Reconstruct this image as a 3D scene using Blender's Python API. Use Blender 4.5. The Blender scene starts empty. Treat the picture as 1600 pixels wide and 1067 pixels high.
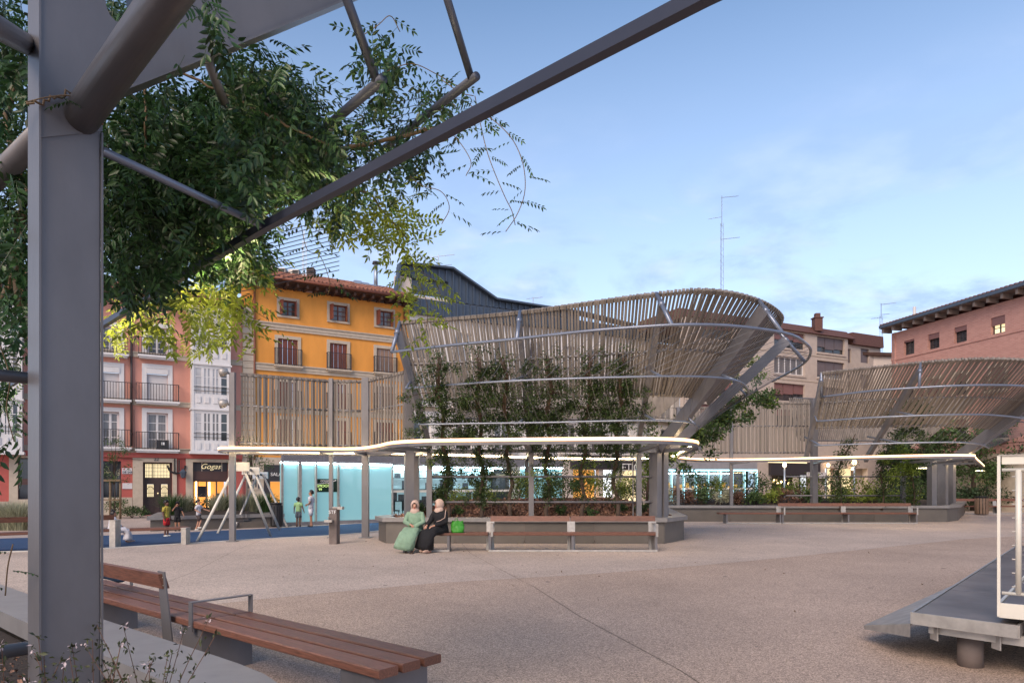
import bpy, bmesh, math, random
import numpy as np
from mathutils import Vector, Matrix, noise
random.seed(7); rng = np.random.default_rng(7)
S = bpy.context.scene
col = S.collection
rad = math.radians

# ------------------------------------------------------------------ camera, sky, sun, exposure
F, HZ, CH = 1067.0, 757.0, 1.6
cd = bpy.data.cameras.new('camera'); cam = bpy.data.objects.new('camera', cd); col.objects.link(cam)
cam.location = (0, 0, CH); cam.rotation_euler = (rad(90), 0, 0)
cd.sensor_width = 36; cd.lens = 24.0; cd.shift_y = (HZ - 533.5) / 1600.0
cd.clip_start = 0.05; cd.clip_end = 2000
S.camera = cam
S.view_settings.view_transform = 'Standard'
S.view_settings.look = 'None'
S.view_settings.exposure = 1.05
S.view_settings.gamma = 1.0
S.view_settings.use_curve_mapping = False
S.cycles.use_denoising = True
S.cycles.max_bounces = 6; S.cycles.diffuse_bounces = 3; S.cycles.glossy_bounces = 3
S.cycles.transparent_max_bounces = 6; S.cycles.transmission_bounces = 3
S.cycles.sample_clamp_indirect = 4.0; S.cycles.caustics_reflective = False; S.cycles.caustics_refractive = False

SUN_EL, SUN_ROT = rad(12), rad(205)      # low sun behind the camera, hidden by thin cloud
W = bpy.data.worlds.new('World'); S.world = W; W.use_nodes = True
nt = W.node_tree; N = nt.nodes; Lk = nt.links
for n in list(N): N.remove(n)
out = N.new('ShaderNodeOutputWorld'); bg = N.new('ShaderNodeBackground')
sky = N.new('ShaderNodeTexSky'); sky.sky_type = 'NISHITA'; sky.sun_disc = False
sky.sun_elevation = SUN_EL; sky.sun_rotation = SUN_ROT
sky.altitude = 200; sky.air_density = 1.0; sky.dust_density = 0.7; sky.ozone_density = 2.2
tc = N.new('ShaderNodeTexCoord'); sep = N.new('ShaderNodeSeparateXYZ')
Lk.new(tc.outputs['Generated'], sep.inputs[0])
def mnode(op, a, b=None, clamp=False):
    m = N.new('ShaderNodeMath'); m.operation = op; m.use_clamp = clamp
    for i, v in enumerate((a, b)):
        if v is None: continue
        if isinstance(v, (int, float)): m.inputs[i].default_value = v
        else: Lk.new(v, m.inputs[i])
    return m.outputs[0]
zc = mnode('MAXIMUM', sep.outputs[2], 0.03)
zz = mnode('ADD', zc, 0.12)
cx_ = mnode('DIVIDE', sep.outputs[0], zz); cy_ = mnode('DIVIDE', sep.outputs[1], zz)
cmb = N.new('ShaderNodeCombineXYZ'); Lk.new(cx_, cmb.inputs[0]); Lk.new(cy_, cmb.inputs[1])
nz = N.new('ShaderNodeTexNoise'); nz.inputs['Scale'].default_value = 1.9; nz.inputs['Detail'].default_value = 8
nz.inputs['Roughness'].default_value = 0.62; nz.inputs['Distortion'].default_value = 0.5
Lk.new(cmb.outputs[0], nz.inputs['Vector'])
rp = N.new('ShaderNodeValToRGB'); rp.color_ramp.elements[0].position = 0.45; rp.color_ramp.elements[1].position = 0.58
Lk.new(nz.outputs[0], rp.inputs[0])
low = N.new('ShaderNodeMapRange'); low.inputs[1].default_value = 0.50; low.inputs[2].default_value = 0.18
Lk.new(zc, low.inputs[0])
mask = mnode('MULTIPLY', rp.outputs[0], low.outputs[0], True)
mask = mnode('MULTIPLY', mask, 0.72)
tint = N.new('ShaderNodeMix'); tint.data_type = 'RGBA'; tint.blend_type = 'MULTIPLY'; tint.inputs[0].default_value = 1.0
tint.inputs[7].default_value = (1.06, 0.98, 0.99, 1)
Lk.new(sky.outputs[0], tint.inputs[6])
veil = N.new('ShaderNodeMapRange'); veil.inputs[1].default_value = 0.05; veil.inputs[2].default_value = 0.58; veil.inputs[3].default_value = 0.60; veil.inputs[4].default_value = 0.0
Lk.new(zc, veil.inputs[0])
vm_ = N.new('ShaderNodeMix'); vm_.data_type = 'RGBA'; vm_.inputs[7].default_value = (3.7, 4.3, 5.8, 1); Lk.new(veil.outputs[0], vm_.inputs[0]); Lk.new(tint.outputs[2], vm_.inputs[6])
mx = N.new('ShaderNodeMix'); mx.data_type = 'RGBA'
Lk.new(mask, mx.inputs[0]); Lk.new(vm_.outputs[2], mx.inputs[6])
nz2 = N.new('ShaderNodeTexNoise'); nz2.inputs['Scale'].default_value = 4.5; nz2.inputs['Detail'].default_value = 6
Lk.new(cmb.outputs[0], nz2.inputs['Vector'])
rp2 = N.new('ShaderNodeValToRGB'); rp2.color_ramp.elements[0].position = 0.42; rp2.color_ramp.elements[1].position = 0.66
rp2.color_ramp.elements[0].color = (1.55, 2.15, 3.5, 1); rp2.color_ramp.elements[1].color = (3.2, 3.6, 4.6, 1)
Lk.new(nz2.outputs[0], rp2.inputs[0]); Lk.new(rp2.outputs[0], mx.inputs[7])
Lk.new(mx.outputs[2], bg.inputs[0]); bg.inputs[1].default_value = 0.124
Lk.new(bg.outputs[0], out.inputs[0])

sl = bpy.data.lights.new('sun', 'SUN'); so = bpy.data.objects.new('sun', sl); col.objects.link(so)
sl.energy = 1.5; sl.angle = rad(32); sl.color = (1.0, 0.80, 0.63)
sd = Vector((math.sin(SUN_ROT) * math.cos(rad(38)), math.cos(SUN_ROT) * math.cos(rad(38)), math.sin(rad(38))))
so.rotation_euler = sd.to_track_quat('Z', 'Y').to_euler()

# ------------------------------------------------------------------ geometry helpers
def P(px, py, Y): return Vector(((px - 800) * Y / F, Y, CH + (HZ - py) * Y / F))
def G(px, py):
    Y = CH * F / (py - HZ); return Vector(((px - 800) * Y / F, Y, 0))
def atz(px, py, z):
    Y = (z - CH) * F / (HZ - py); return Vector(((px - 800) * Y / F, Y, z))

ORG = {}
class MB:
    def __init__(s): s.v = []; s.f = []
    def add(s, vs, fs):
        o = len(s.v); s.v += [tuple(v) for v in vs]; s.f += [tuple(i + o for i in f) for f in fs]; return s
    def obox(s, c, ax, ay, az):
        c, ax, ay, az = map(Vector, (c, ax, ay, az)); vs = []
        for k in (-1, 1):
            for j in (-1, 1):
                for i in (-1, 1): vs.append(c + ax * i + ay * j + az * k)
        fl = [(0, 2, 3, 1), (4, 5, 7, 6), (0, 1, 5, 4), (2, 6, 7, 3), (0, 4, 6, 2), (1, 3, 7, 5)]
        if ax.cross(ay).dot(az) < 0: fl = [f[::-1] for f in fl]
        return s.add(vs, fl)
    def box(s, x0, x1, y0, y1, z0, z1):
        return s.obox(((x0 + x1) / 2, (y0 + y1) / 2, (z0 + z1) / 2), ((x1 - x0) / 2, 0, 0), (0, (y1 - y0) / 2, 0), (0, 0, (z1 - z0) / 2))
    def beam(s, p, q, w, h, side=None):
        p, q = Vector(p), Vector(q); d = (q - p)
        L = d.length; d = d / L
        sd = Vector(side).normalized() if side is not None else d.cross(Vector((0, 0, 1)))
        if sd.length < 1e-3: sd = Vector((1, 0, 0))
        sd = (sd - d * sd.dot(d)).normalized(); up = sd.cross(d).normalized()
        return s.obox((p + q) / 2, d * L / 2, sd * w / 2, up * h / 2)
    def tube(s, pts, r, n=8, cap=True, fl=1.0, side=None):
        pts = [Vector(p) for p in pts]; m = len(pts)
        rr = r if isinstance(r, (list, tuple)) else [r] * m
        ff = fl if isinstance(fl, (list, tuple)) else [fl] * m
        ref = Vector(side) if side is not None else None; vs = []; u = None
        for i, p in enumerate(pts):
            d = (pts[min(i + 1, m - 1)] - pts[max(i - 1, 0)]).normalized()
            if ref is not None: u = (ref - d * ref.dot(d)).normalized()
            elif u is None:
                a = Vector((0, 0, 1)) if abs(d.z) < 0.9 else Vector((1, 0, 0)); u = d.cross(a).normalized()
            else: u = (u - d * u.dot(d)).normalized()
            w = d.cross(u)
            for k in range(n):
                t = 2 * math.pi * k / n; vs.append(p + u * math.cos(t) * rr[i] + w * math.sin(t) * rr[i] * ff[i])
        fs = []
        for i in range(m - 1):
            for k in range(n):
                a, b = i * n + k, i * n + (k + 1) % n; fs.append((a, b, b + n, a + n))
        if cap: fs.append(tuple(range(n))[::-1]); fs.append(tuple(range((m - 1) * n, m * n)))
        return s.add(vs, fs)
    def prism(s, poly, z0, z1):
        n = len(poly); ar = sum(poly[i][0] * poly[(i + 1) % n][1] - poly[(i + 1) % n][0] * poly[i][1] for i in range(n))
        if ar < 0: poly = poly[::-1]
        vs = [(p[0], p[1], z0) for p in poly] + [(p[0], p[1], z1) for p in poly]
        fs = [tuple(range(n))[::-1], tuple(range(n, 2 * n))] + [(i, (i + 1) % n, n + (i + 1) % n, n + i) for i in range(n)]
        return s.add(vs, fs)
    def ell(s, c, rx, ry, rz, n=10, m=6, rot=None):
        vs = []; fs = []; c = Vector(c)
        for i in range(m + 1):
            a = math.pi * i / m
            for k in range(n):
                b = 2 * math.pi * k / n; v = Vector((rx * math.sin(a) * math.cos(b), ry * math.sin(a) * math.sin(b), rz * math.cos(a)))
                if rot: v = rot @ v
                vs.append(c + v)
        for i in range(m):
            for k in range(n):
                a, b = i * n + k, i * n + (k + 1) % n; fs.append((a, a + n, b + n, b))
        return s.add(vs, fs)
    def build(s, name, mat, parent=None, smooth=False, kind=None):
        o0 = ORG.get(parent.name, Vector((0, 0, 0))) if parent is not None else Vector((0, 0, 0))
        me = bpy.data.meshes.new(name)
        me.from_pydata([tuple(Vector(v) - o0) for v in s.v], [], s.f); me.update()
        if smooth: me.polygons.foreach_set('use_smooth', [True] * len(me.polygons))
        me.materials.append(mat)
        o = bpy.data.objects.new(name, me); col.objects.link(o)
        if parent is not None: o.parent = parent; ORG[o.name] = o0
        if kind: o['kind'] = kind
        return o

def tag(o, label=None, cat=None, group=None, kind=None):
    if label: o['label'] = label
    if cat: o['category'] = cat
    if group: o['group'] = group
    if kind: o['kind'] = kind
    return o
def thing(name, label, cat, loc=(0, 0, 0), group=None):
    o = bpy.data.objects.new(name, None); col.objects.link(o); o.location = loc
    o.empty_display_size = 0.2; ORG[o.name] = Vector(loc)
    return tag(o, label, cat, group)
def kids(o): return [c for c in bpy.data.objects if c.parent == o]
def copy_tree(o, parent=None):
    c = o.copy(); col.objects.link(c); c.parent = parent
    ORG[c.name] = ORG.get(o.name, Vector((0, 0, 0)))
    for ch in kids(o): copy_tree(ch, c)
    return c
def np_mesh(name, V, Fc, nper, mat, parent=None, kind='stuff', smooth=False):
    me = bpy.data.meshes.new(name)
    o0 = np.array(ORG.get(parent.name, Vector((0, 0, 0)))) if parent is not None else np.zeros(3)
    V = np.asarray(V, dtype=np.float32) - o0.astype(np.float32)
    nf = len(Fc)
    me.vertices.add(len(V)); me.vertices.foreach_set('co', V.ravel())
    me.loops.add(nf * nper); me.loops.foreach_set('vertex_index', np.asarray(Fc, dtype=np.int32).ravel())
    me.polygons.add(nf); me.polygons.foreach_set('loop_start', np.arange(nf, dtype=np.int32) * nper)
    me.update(calc_edges=True); me.validate()
    if smooth: me.polygons.foreach_set('use_smooth', [True] * nf)
    me.materials.append(mat)
    o = bpy.data.objects.new(name, me); col.objects.link(o)
    if parent is not None: o.parent = parent; ORG[o.name] = Vector(o0)
    if kind: o['kind'] = kind
    return o
def rand_rot(n, droop=None):
    """n random rotation matrices; droop = bias of the leaf axis (x) direction"""
    a = rng.normal(size=(n, 3))
    if droop is not None: a = a * droop[1] + np.array(droop[0])
    a /= np.linalg.norm(a, axis=1)[:, None]
    b = rng.normal(size=(n, 3)) * 0.8 + np.array([0, 0, 1.0]); b -= a * (a * b).sum(1)[:, None]; b /= np.linalg.norm(b, axis=1)[:, None]
    c = np.cross(b, a)
    return np.stack([a, c, b], axis=2)      # columns: length, width, normal
def scatter(name, tv, tf, pts, R, sc, mat, parent=None, kind='stuff'):
    tv = np.asarray(tv, float); tf = np.asarray(tf, int); n = len(pts)
    V = np.einsum('nij,vj->nvi', R, tv) * np.asarray(sc)[:, None, None] + np.asarray(pts)[:, None, :]
    Fc = tf[None] + (np.arange(n) * len(tv))[:, None, None]
    return np_mesh(name, V.reshape(-1, 3), Fc.reshape(-1, tf.shape[1]), tf.shape[1], mat, parent, kind)
LEAF_V = [(0, 0, 0), (0.45, 0.22, 0.05), (1, 0, -0.08), (0.45, -0.22, 0.05)]
LEAF_F = [(0, 2, 1), (0, 3, 2)]
def compound(nl=9, ll=0.24):
    vs = []; fs = []
    def leaflet(o, d, up, L, w):
        s_ = d.cross(up).normalized(); b = len(vs)
        vs.extend([o, o + d * L * .35 + s_ * w + up * .1 * w, o + d * L * .7 + s_ * w * .75, o + d * L - up * .12 * L,
                   o + d * L * .7 - s_ * w * .75, o + d * L * .35 - s_ * w + up * .1 * w])
        fs.extend([(b, b + 1, b + 2), (b, b + 2, b + 3), (b, b + 3, b + 4), (b, b + 4, b + 5)])
    pr = (nl - 1) // 2
    for i in range(pr):
        t = 0.22 + 0.70 * i / max(pr - 1, 1); o = Vector((t, 0, -0.18 * t * t))
        for sg in (1, -1):
            d = Vector((0.55 + random.uniform(-.1, .1), sg * 0.8, -0.35 + random.uniform(-.2, .1))).normalized()
            leaflet(o, d, Vector((0, 0, 1)), ll * random.uniform(.85, 1.1), ll * .19)
    leaflet(Vector((0.95, 0, -0.17)), Vector((1, 0, -.4)).normalized(), Vector((0, 0, 1)), ll * 1.1, ll * .19)
    b = len(vs)
    vs.extend([Vector((0, .006, 0)), Vector((0, -.006, 0)), Vector((.97, -.005, -.18)), Vector((.97, .005, -.18))])
    fs.extend([(b, b + 1, b + 2), (b, b + 2, b + 3)])
    return [tuple(v) for v in vs], fs

def cr(pts, n, closed=False):
    """Catmull-Rom through points of any dimension, n samples evenly spaced along the first 3 coordinates"""
    A = np.array(pts, float); m = len(A)
    if closed: E = np.vstack([A[-1], A, A[0], A[1]])
    else: E = np.vstack([2 * A[0] - A[1], A, 2 * A[-1] - A[-2]])
    res = []; seg = m if closed else m - 1
    for i in range(seg):
        p0, p1, p2, p3 = E[i], E[i + 1], E[i + 2], E[i + 3]
        for t in np.linspace(0, 1, 24, endpoint=False):
            res.append(.5 * (2 * p1 + (p2 - p0) * t + (2 * p0 - 5 * p1 + 4 * p2 - p3) * t * t + (3 * p1 - p0 - 3 * p2 + p3) * t ** 3))
    res.append(A[0] if closed else A[-1]); res = np.array(res)
    d = np.r_[0, np.cumsum(np.linalg.norm(np.diff(res[:, :3], axis=0), axis=1))]
    q = np.linspace(0, d[-1], n)
    return np.stack([np.interp(q, d, res[:, k]) for k in range(res.shape[1])], 1)

# ------------------------------------------------------------------ materials
def pm(name, c, rough=0.7, metal=0.0, var=0.12, vs=3.0, bump=0.0, bs=60.0, emit=None, es=0.0, stretch=None, spec=0.5, island=0.0, coat=0.0, trans=0.0):
    m = bpy.data.materials.new(name); m.use_nodes = True; t = m.node_tree; n = t.nodes; L = t.links
    b = n['Principled BSDF']; b.inputs['Roughness'].default_value = rough; b.inputs['Metallic'].default_value = metal
    b.inputs['Specular IOR Level'].default_value = spec; b.inputs['Coat Weight'].default_value = coat
    b.inputs['Base Color'].default_value = (*c, 1)
    co = n.new('ShaderNodeTexCoord'); mp = n.new('ShaderNodeMapping'); L.new(co.outputs['Object'], mp.inputs[0])
    if stretch: mp.inputs['Scale'].default_value = stretch
    src = None
    if var > 0:
        nz = n.new('ShaderNodeTexNoise'); nz.inputs['Scale'].default_value = vs; nz.inputs['Detail'].default_value = 6; nz.inputs['Roughness'].default_value = .6
        L.new(mp.outputs[0], nz.inputs['Vector'])
        r = n.new('ShaderNodeValToRGB'); r.color_ramp.elements[0].position = .3; r.color_ramp.elements[1].position = .7
        r.color_ramp.elements[0].color = (*[max(0, x * (1 - var)) for x in c], 1); r.color_ramp.elements[1].color = (*[x * (1 + var) for x in c], 1)
        L.new(nz.outputs[0], r.inputs[0]); src = r.outputs[0]
    if island > 0:
        g = n.new('ShaderNodeNewGeometry'); mr = n.new('ShaderNodeMapRange'); mr.inputs[3].default_value = 1 - island; mr.inputs[4].default_value = 1 + island
        L.new(g.outputs['Random Per Island'], mr.inputs[0])
        mu = n.new('ShaderNodeVectorMath'); mu.operation = 'SCALE'
        if src: L.new(src, mu.inputs[0])
        else: mu.inputs[0].default_value = c
        L.new(mr.outputs[0], mu.inputs['Scale']); src = mu.outputs[0]
    if src: L.new(src, b.inputs['Base Color'])
    if bump > 0:
        nb = n.new('ShaderNodeTexNoise'); nb.inputs['Scale'].default_value = bs; nb.inputs['Detail'].default_value = 4
        L.new(mp.outputs[0], nb.inputs['Vector'])
        bp = n.new('ShaderNodeBump'); bp.inputs['Strength'].default_value = bump; bp.inputs['Distance'].default_value = .02
        L.new(nb.outputs[0], bp.inputs['Height']); L.new(bp.outputs[0], b.inputs['Normal'])
    if emit: b.inputs['Emission Color'].default_value = (*emit, 1); b.inputs['Emission Strength'].default_value = es
    if trans > 0:
        tr = n.new('ShaderNodeBsdfTranslucent'); ms = n.new('ShaderNodeMixShader'); ms.inputs[0].default_value = trans
        if src: L.new(src, tr.inputs[0])
        else: tr.inputs[0].default_value = (*c, 1)
        o = n['Material Output']; L.new(b.outputs[0], ms.inputs[1]); L.new(tr.outputs[0], ms.inputs[2]); L.new(ms.outputs[0], o.inputs[0])
    return m
def brick_mat(name, c1, c2, mort, bw=.25, bh=.07):
    m = pm(name, c1, .85, var=0); t = m.node_tree; n = t.nodes; L = t.links; b = n['Principled BSDF']
    co = n.new('ShaderNodeTexCoord'); sp = n.new('ShaderNodeSeparateXYZ'); L.new(co.outputs['Object'], sp.inputs[0])
    a = n.new('ShaderNodeMath'); a.operation = 'SUBTRACT'; L.new(sp.outputs[1], a.inputs[0]); L.new(sp.outputs[0], a.inputs[1])
    cb = n.new('ShaderNodeCombineXYZ'); L.new(a.outputs[0], cb.inputs[0]); L.new(sp.outputs[2], cb.inputs[1])
    br = n.new('ShaderNodeTexBrick'); br.inputs['Scale'].default_value = 1; br.inputs['Brick Width'].default_value = bw; br.inputs['Row Height'].default_value = bh
    br.inputs['Mortar Size'].default_value = .008; br.inputs['Color1'].default_value = (*c1, 1); br.inputs['Color2'].default_value = (*c2, 1); br.inputs['Mortar'].default_value = (*mort, 1)
    L.new(cb.outputs[0], br.inputs['Vector']); L.new(br.outputs[0], b.inputs['Base Color']); return m
def speckle(name, c, amt, scale, big=.10, rough=.85):
    m = pm(name, c, rough, var=0); t = m.node_tree; n = t.nodes; L = t.links; b = n['Principled BSDF']
    co = n.new('ShaderNodeTexCoord')
    v = n.new('ShaderNodeTexVoronoi'); v.inputs['Scale'].default_value = scale; L.new(co.outputs['Object'], v.inputs['Vector'])
    n2 = n.new('ShaderNodeTexNoise'); n2.inputs['Scale'].default_value = .35; n2.inputs['Detail'].default_value = 9; n2.inputs['Roughness'].default_value = .65; L.new(co.outputs['Object'], n2.inputs['Vector'])
    sp = n.new('ShaderNodeSeparateColor'); L.new(v.outputs['Color'], sp.inputs[0])
    mr = n.new('ShaderNodeMapRange'); mr.inputs[3].default_value = 1 - amt; mr.inputs[4].default_value = 1 + amt; L.new(sp.outputs[0], mr.inputs[0])
    mr2 = n.new('ShaderNodeMapRange'); mr2.inputs[1].default_value = .3; mr2.inputs[2].default_value = .7; mr2.inputs[3].default_value = 1 - big; mr2.inputs[4].default_value = 1 + big; L.new(n2.outputs[0], mr2.inputs[0])
    mm = n.new('ShaderNodeMath'); mm.operation = 'MULTIPLY'; L.new(mr.outputs[0], mm.inputs[0]); L.new(mr2.outputs[0], mm.inputs[1])
    n3 = n.new('ShaderNodeTexNoise'); n3.inputs['Scale'].default_value = 2.3; n3.inputs['Detail'].default_value = 10; n3.inputs['Roughness'].default_value = .75; L.new(co.outputs['Object'], n3.inputs['Vector'])
    r3 = n.new('ShaderNodeMapRange'); r3.inputs[1].default_value = .62; r3.inputs[2].default_value = .78; r3.inputs[3].default_value = 1; r3.inputs[4].default_value = .78; L.new(n3.outputs[0], r3.inputs[0])
    m3 = n.new('ShaderNodeMath'); m3.operation = 'MULTIPLY'; L.new(mm.outputs[0], m3.inputs[0]); L.new(r3.outputs[0], m3.inputs[1])
    vm = n.new('ShaderNodeVectorMath'); vm.operation = 'SCALE'; vm.inputs[0].default_value = c; L.new(m3.outputs[0], vm.inputs['Scale']); L.new(vm.outputs[0], b.inputs['Base Color'])
    bp = n.new('ShaderNodeBump'); bp.inputs['Strength'].default_value = .35; bp.inputs['Distance'].default_value = .006; L.new(v.outputs['Distance'], bp.inputs['Height']); L.new(bp.outputs[0], b.inputs['Normal'])
    return m

M = {}
M['steel'] = pm('painted_grey_steel', (.165, .160, .172), .40, .25, var=.17, vs=2.2, bump=.06, bs=24, stretch=(1, 1, .5))
M['galv'] = pm('galvanised_steel', (.42, .40, .38), .45, .5, var=.18, vs=9)
M['bluesteel'] = pm('light_grey_tube_paint', (.21, .24, .31), .35, .5, var=.10)
M['slat'] = pm('weathered_composite_slat', (.205, .18, .16), .75, var=.32, vs=5, stretch=(1, 1, .4), island=.0)
M['led'] = pm('led_strip_glow', (1, .9, .7), .5, var=0, emit=(1.0, .72, .40), es=2.2)
M['led_halo'] = pm('painted_amber_halo', (1, .7, .4), .5, var=0, emit=(1.0, .50, .20), es=.85)  # dim emission imitating the amber halo around the LED line
M['led3'] = pm('strong_led_glow', (1, .9, .7), .5, var=0, emit=(1.0, .80, .45), es=40)
M['led4'] = pm('inner_led_glow', (1, .9, .7), .5, var=0, emit=(1.0, .74, .42), es=16)
M['ledcool'] = pm('cool_led_glow', (1, 1, 1), .5, var=0, emit=(.72, .94, 1.0), es=16.0)
M['wood'] = pm('red_brown_bench_wood', (.15, .064, .043), .48, var=.45, vs=6, stretch=(1.2, 14, 14), bump=.15, bs=14)
M['wood_d'] = pm('dark_door_wood', (.05, .03, .028), .5, var=.2)
M['shutter'] = pm('red_brown_shutter_paint', (.16, .045, .03), .6, var=.2, vs=8)
M['tan_shutter'] = pm('faded_tan_shutter', (.28, .18, .13), .6, var=.1)
M['pave'] = speckle('coarse_aggregate_paving', (.41, .31, .25), .55, 105, .16)
M['pave2'] = speckle('fine_grey_pink_paving', (.46, .375, .325), .34, 60, .17)
M['joint'] = pm('joint_dark_filler', (.16, .13, .12), .9)
M['blue'] = speckle('blue_rubber_surface', (.02, .062, .15), .25, 90, .12)
M['kerb'] = pm('pale_kerb', (.55, .53, .50), .8)
M['panel'] = pm('grey_planter_panel', (.125, .112, .10), .5, .15, var=.14, vs=1.5)
M['coping'] = pm('grey_planter_coping', (.25, .24, .24), .42, .2, var=.12, vs=4, bump=.05, bs=14)
M['soil'] = pm('bark_mulch', (.27, .15, .105), .95, var=.5, vs=22, island=.5, bump=.9, bs=40)
M['soil_d'] = pm('dark_soil', (.04, .028, .022), .95, var=.5, vs=30, bump=.9, bs=50)
M['pink'] = pm('pink_render', (.60, .285, .225), .85, var=.13, vs=1.1, stretch=(1, 1, .3), bump=.08, bs=12)
M['red'] = pm('red_ground_floor_render', (.42, .10, .085), .8, var=.10, vs=2)
M['orange'] = pm('orange_render', (.70, .30, .06), .85, var=.13, vs=1.1, stretch=(1, 1, .3), bump=.08, bs=12)
M['stone'] = pm('cream_limestone', (.48, .41, .33), .85, var=.10, vs=5)
M['white'] = pm('white_painted_woodwork', (.66, .65, .66), .6, var=.05)
M['cream'] = pm('cream_render', (.60, .52, .46), .85, var=.13, vs=1.1, stretch=(1, 1, .3), bump=.08, bs=12)
M['beige'] = pm('beige_stone_cladding', (.47, .395, .345), .8, var=.08, vs=3)
M['whitew'] = pm('white_facade_render', (.76, .72, .70), .8, var=.13, vs=1.1, stretch=(1, 1, .3), bump=.08, bs=12)
M['brownroof'] = pm('brown_mansard_tile', (.12, .055, .045), .8, var=.25, vs=14)
M['rooftile'] = pm('terracotta_roof_tile', (.26, .115, .08), .85, var=.3, vs=9, island=.25)
M['timber'] = pm('dark_eave_timber', (.07, .035, .025), .8, var=.2)
M['zinc'] = pm('blue_grey_ribbed_metal', (.07, .095, .135), .5, .25, var=.08)
M['zincl'] = pm('pale_zinc_sheet', (.36, .42, .50), .35, .5, var=.08)
M['brick'] = brick_mat('salmon_brick', (.42, .21, .18), (.49, .26, .22), (.46, .32, .28), .32, .10)
M['iron'] = pm('black_wrought_iron', (.03, .028, .032), .5, .4, var=0)
M['pipe'] = pm('dark_downpipe', (.07, .05, .05), .5, .2, var=0)
M['pipe_r'] = pm('red_brown_downpipe', (.22, .08, .05), .5, .2, var=0)
M['glass'] = pm('dark_window_glass', (.035, .04, .045), .06, var=.3, vs=.8, spec=.9)
M['curtain'] = pm('curtain_behind_glass', (.42, .42, .44), .25, var=.2, vs=2, spec=.8)
M['dimcurtain'] = pm('dim_curtain_behind_glass', (.16, .155, .16), .15, var=.4, vs=3, spec=.8, stretch=(4, 4, .3))
M['blind'] = pm('white_roller_blind', (.55, .53, .54), .6, var=.04)
M['blind_r'] = pm('reddish_roller_blind', (.20, .10, .095), .6, var=.05)
M['blind_g'] = pm('grey_brown_blind', (.14, .11, .115), .5, var=.08)
M['warm'] = pm('warm_lit_glass', (.8, .7, .45), .4, var=.15, vs=3, emit=(1.0, .80, .45), es=.5)
M['orangelit'] = pm('orange_lit_interior', (.6, .3, .1), .5, var=.3, vs=1.5, emit=(1.0, .42, .08), es=.42)
M['brightlit'] = pm('bright_lamp_glow', (1, 1, 1), .5, var=0, emit=(1.0, .66, .30), es=4)
M['whitelit'] = pm('white_lit_sign', (1, 1, 1), .5, var=0, emit=(.85, .93, 1.0), es=.9)
M['cyan'] = pm('cyan_backlit_glass', (.17, .33, .36), .025, var=.03, vs=1, emit=(.30, .62, .68), es=.24, spec=.9)
M['shopdark'] = pm('dark_shop_fascia', (.035, .03, .035), .45, var=.1)
M['shopbrown'] = pm('brown_shop_fascia', (.08, .04, .035), .5, var=.1)
M['kwall'] = pm('cool_lit_interior_wall', (.4, .45, .46), .6, var=.35, vs=2.5, emit=(.72, .92, 1.0), es=.20)
M['frieze'] = pm('perforated_grey_metal', (.27, .26, .28), .45, .3, var=.1)
M['hole'] = pm('perforation_dark', (.06, .06, .075), .8, var=0)
M['creamsteel'] = pm('cream_painted_steel', (.70, .67, .60), .45, .1, var=.05)
M['signtext'] = pm('white_sign_lettering', (.8, .8, .8), .5, var=0)
M['goldtext'] = pm('lit_gold_lettering', (.8, .7, .4), .5, var=0, emit=(1, .8, .45), es=.3)
M['blacktext'] = pm('black_lettering', (.04, .04, .06), .5, var=0)
M['greentext'] = pm('lit_green_lettering', (.6, .9, .3), .5, var=0, emit=(.75, 1, .35), es=.35)
M['plaque'] = pm('white_ceramic_plaque', (.62, .60, .62), .3, var=.03)
M['screen'] = pm('dark_green_screen', (.008, .03, .02), .2, var=.2, vs=4)
M['leaf'] = pm('dark_climber_leaf', (.045, .078, .022), .5, var=.3, vs=2, island=.6, trans=.3)
M['leafl'] = pm('light_climber_leaf', (.15, .22, .035), .5, var=.3, vs=2, island=.5, trans=.4)
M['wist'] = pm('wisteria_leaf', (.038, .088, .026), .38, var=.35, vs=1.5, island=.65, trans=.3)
M['wisty'] = pm('painted_lit_yellow_leaf', (.30, .36, .045), .45, var=.3, vs=1.5, island=.4, trans=.45)  # wisteria leaf with the warm LED light put into its yellow colour
M['shrub'] = pm('green_shrub_leaf', (.06, .11, .03), .6, var=.3, island=.6, trans=.2)
M['shruby'] = pm('lime_shrub_leaf', (.22, .28, .045), .6, var=.3, island=.5, trans=.3)
M['shrubr'] = pm('bronze_shrub_leaf', (.16, .085, .055), .6, var=.3, island=.5, trans=.2)
M['shrubd'] = pm('dark_red_green_shrub_leaf', (.055, .065, .025), .55, var=.5, vs=30, island=.7, trans=.2)
M['grass'] = pm('pale_ornamental_grass', (.42, .42, .29), .7, var=.3, island=.4, trans=.45)
M['treeleaf'] = pm('dark_tree_leaf', (.03, .06, .022), .6, var=.3, island=.6, trans=.2)
M['petal'] = pm('pinkish_white_petal', (.75, .62, .64), .6, var=.05, trans=.3)
M['bark'] = pm('brown_bark', (.075, .05, .038), .85, var=.3, vs=12, bump=.5, bs=30)
M['stemtan'] = pm('tan_vine_stem', (.15, .10, .055), .7, var=.3, vs=10)
M['deck'] = pm('wet_dark_stage_deck', (.135, .12, .115), .34, .1, var=.5, vs=1.8)
M['rust'] = pm('rusty_concrete_footing', (.16, .13, .12), .8, var=.3)
M['wire'] = pm('steel_cable', (.12, .12, .13), .4, .6, var=0)
M['binb'] = pm('dark_bin_metal', (.04, .04, .045), .5, .3, var=.1)
M['binw'] = pm('brown_bin_slats', (.20, .13, .09), .6, var=.2)
M['brightgreen'] = pm('bright_green_plastic', (.05, .31, .03), .4, var=.12, vs=14, trans=.2)
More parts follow.
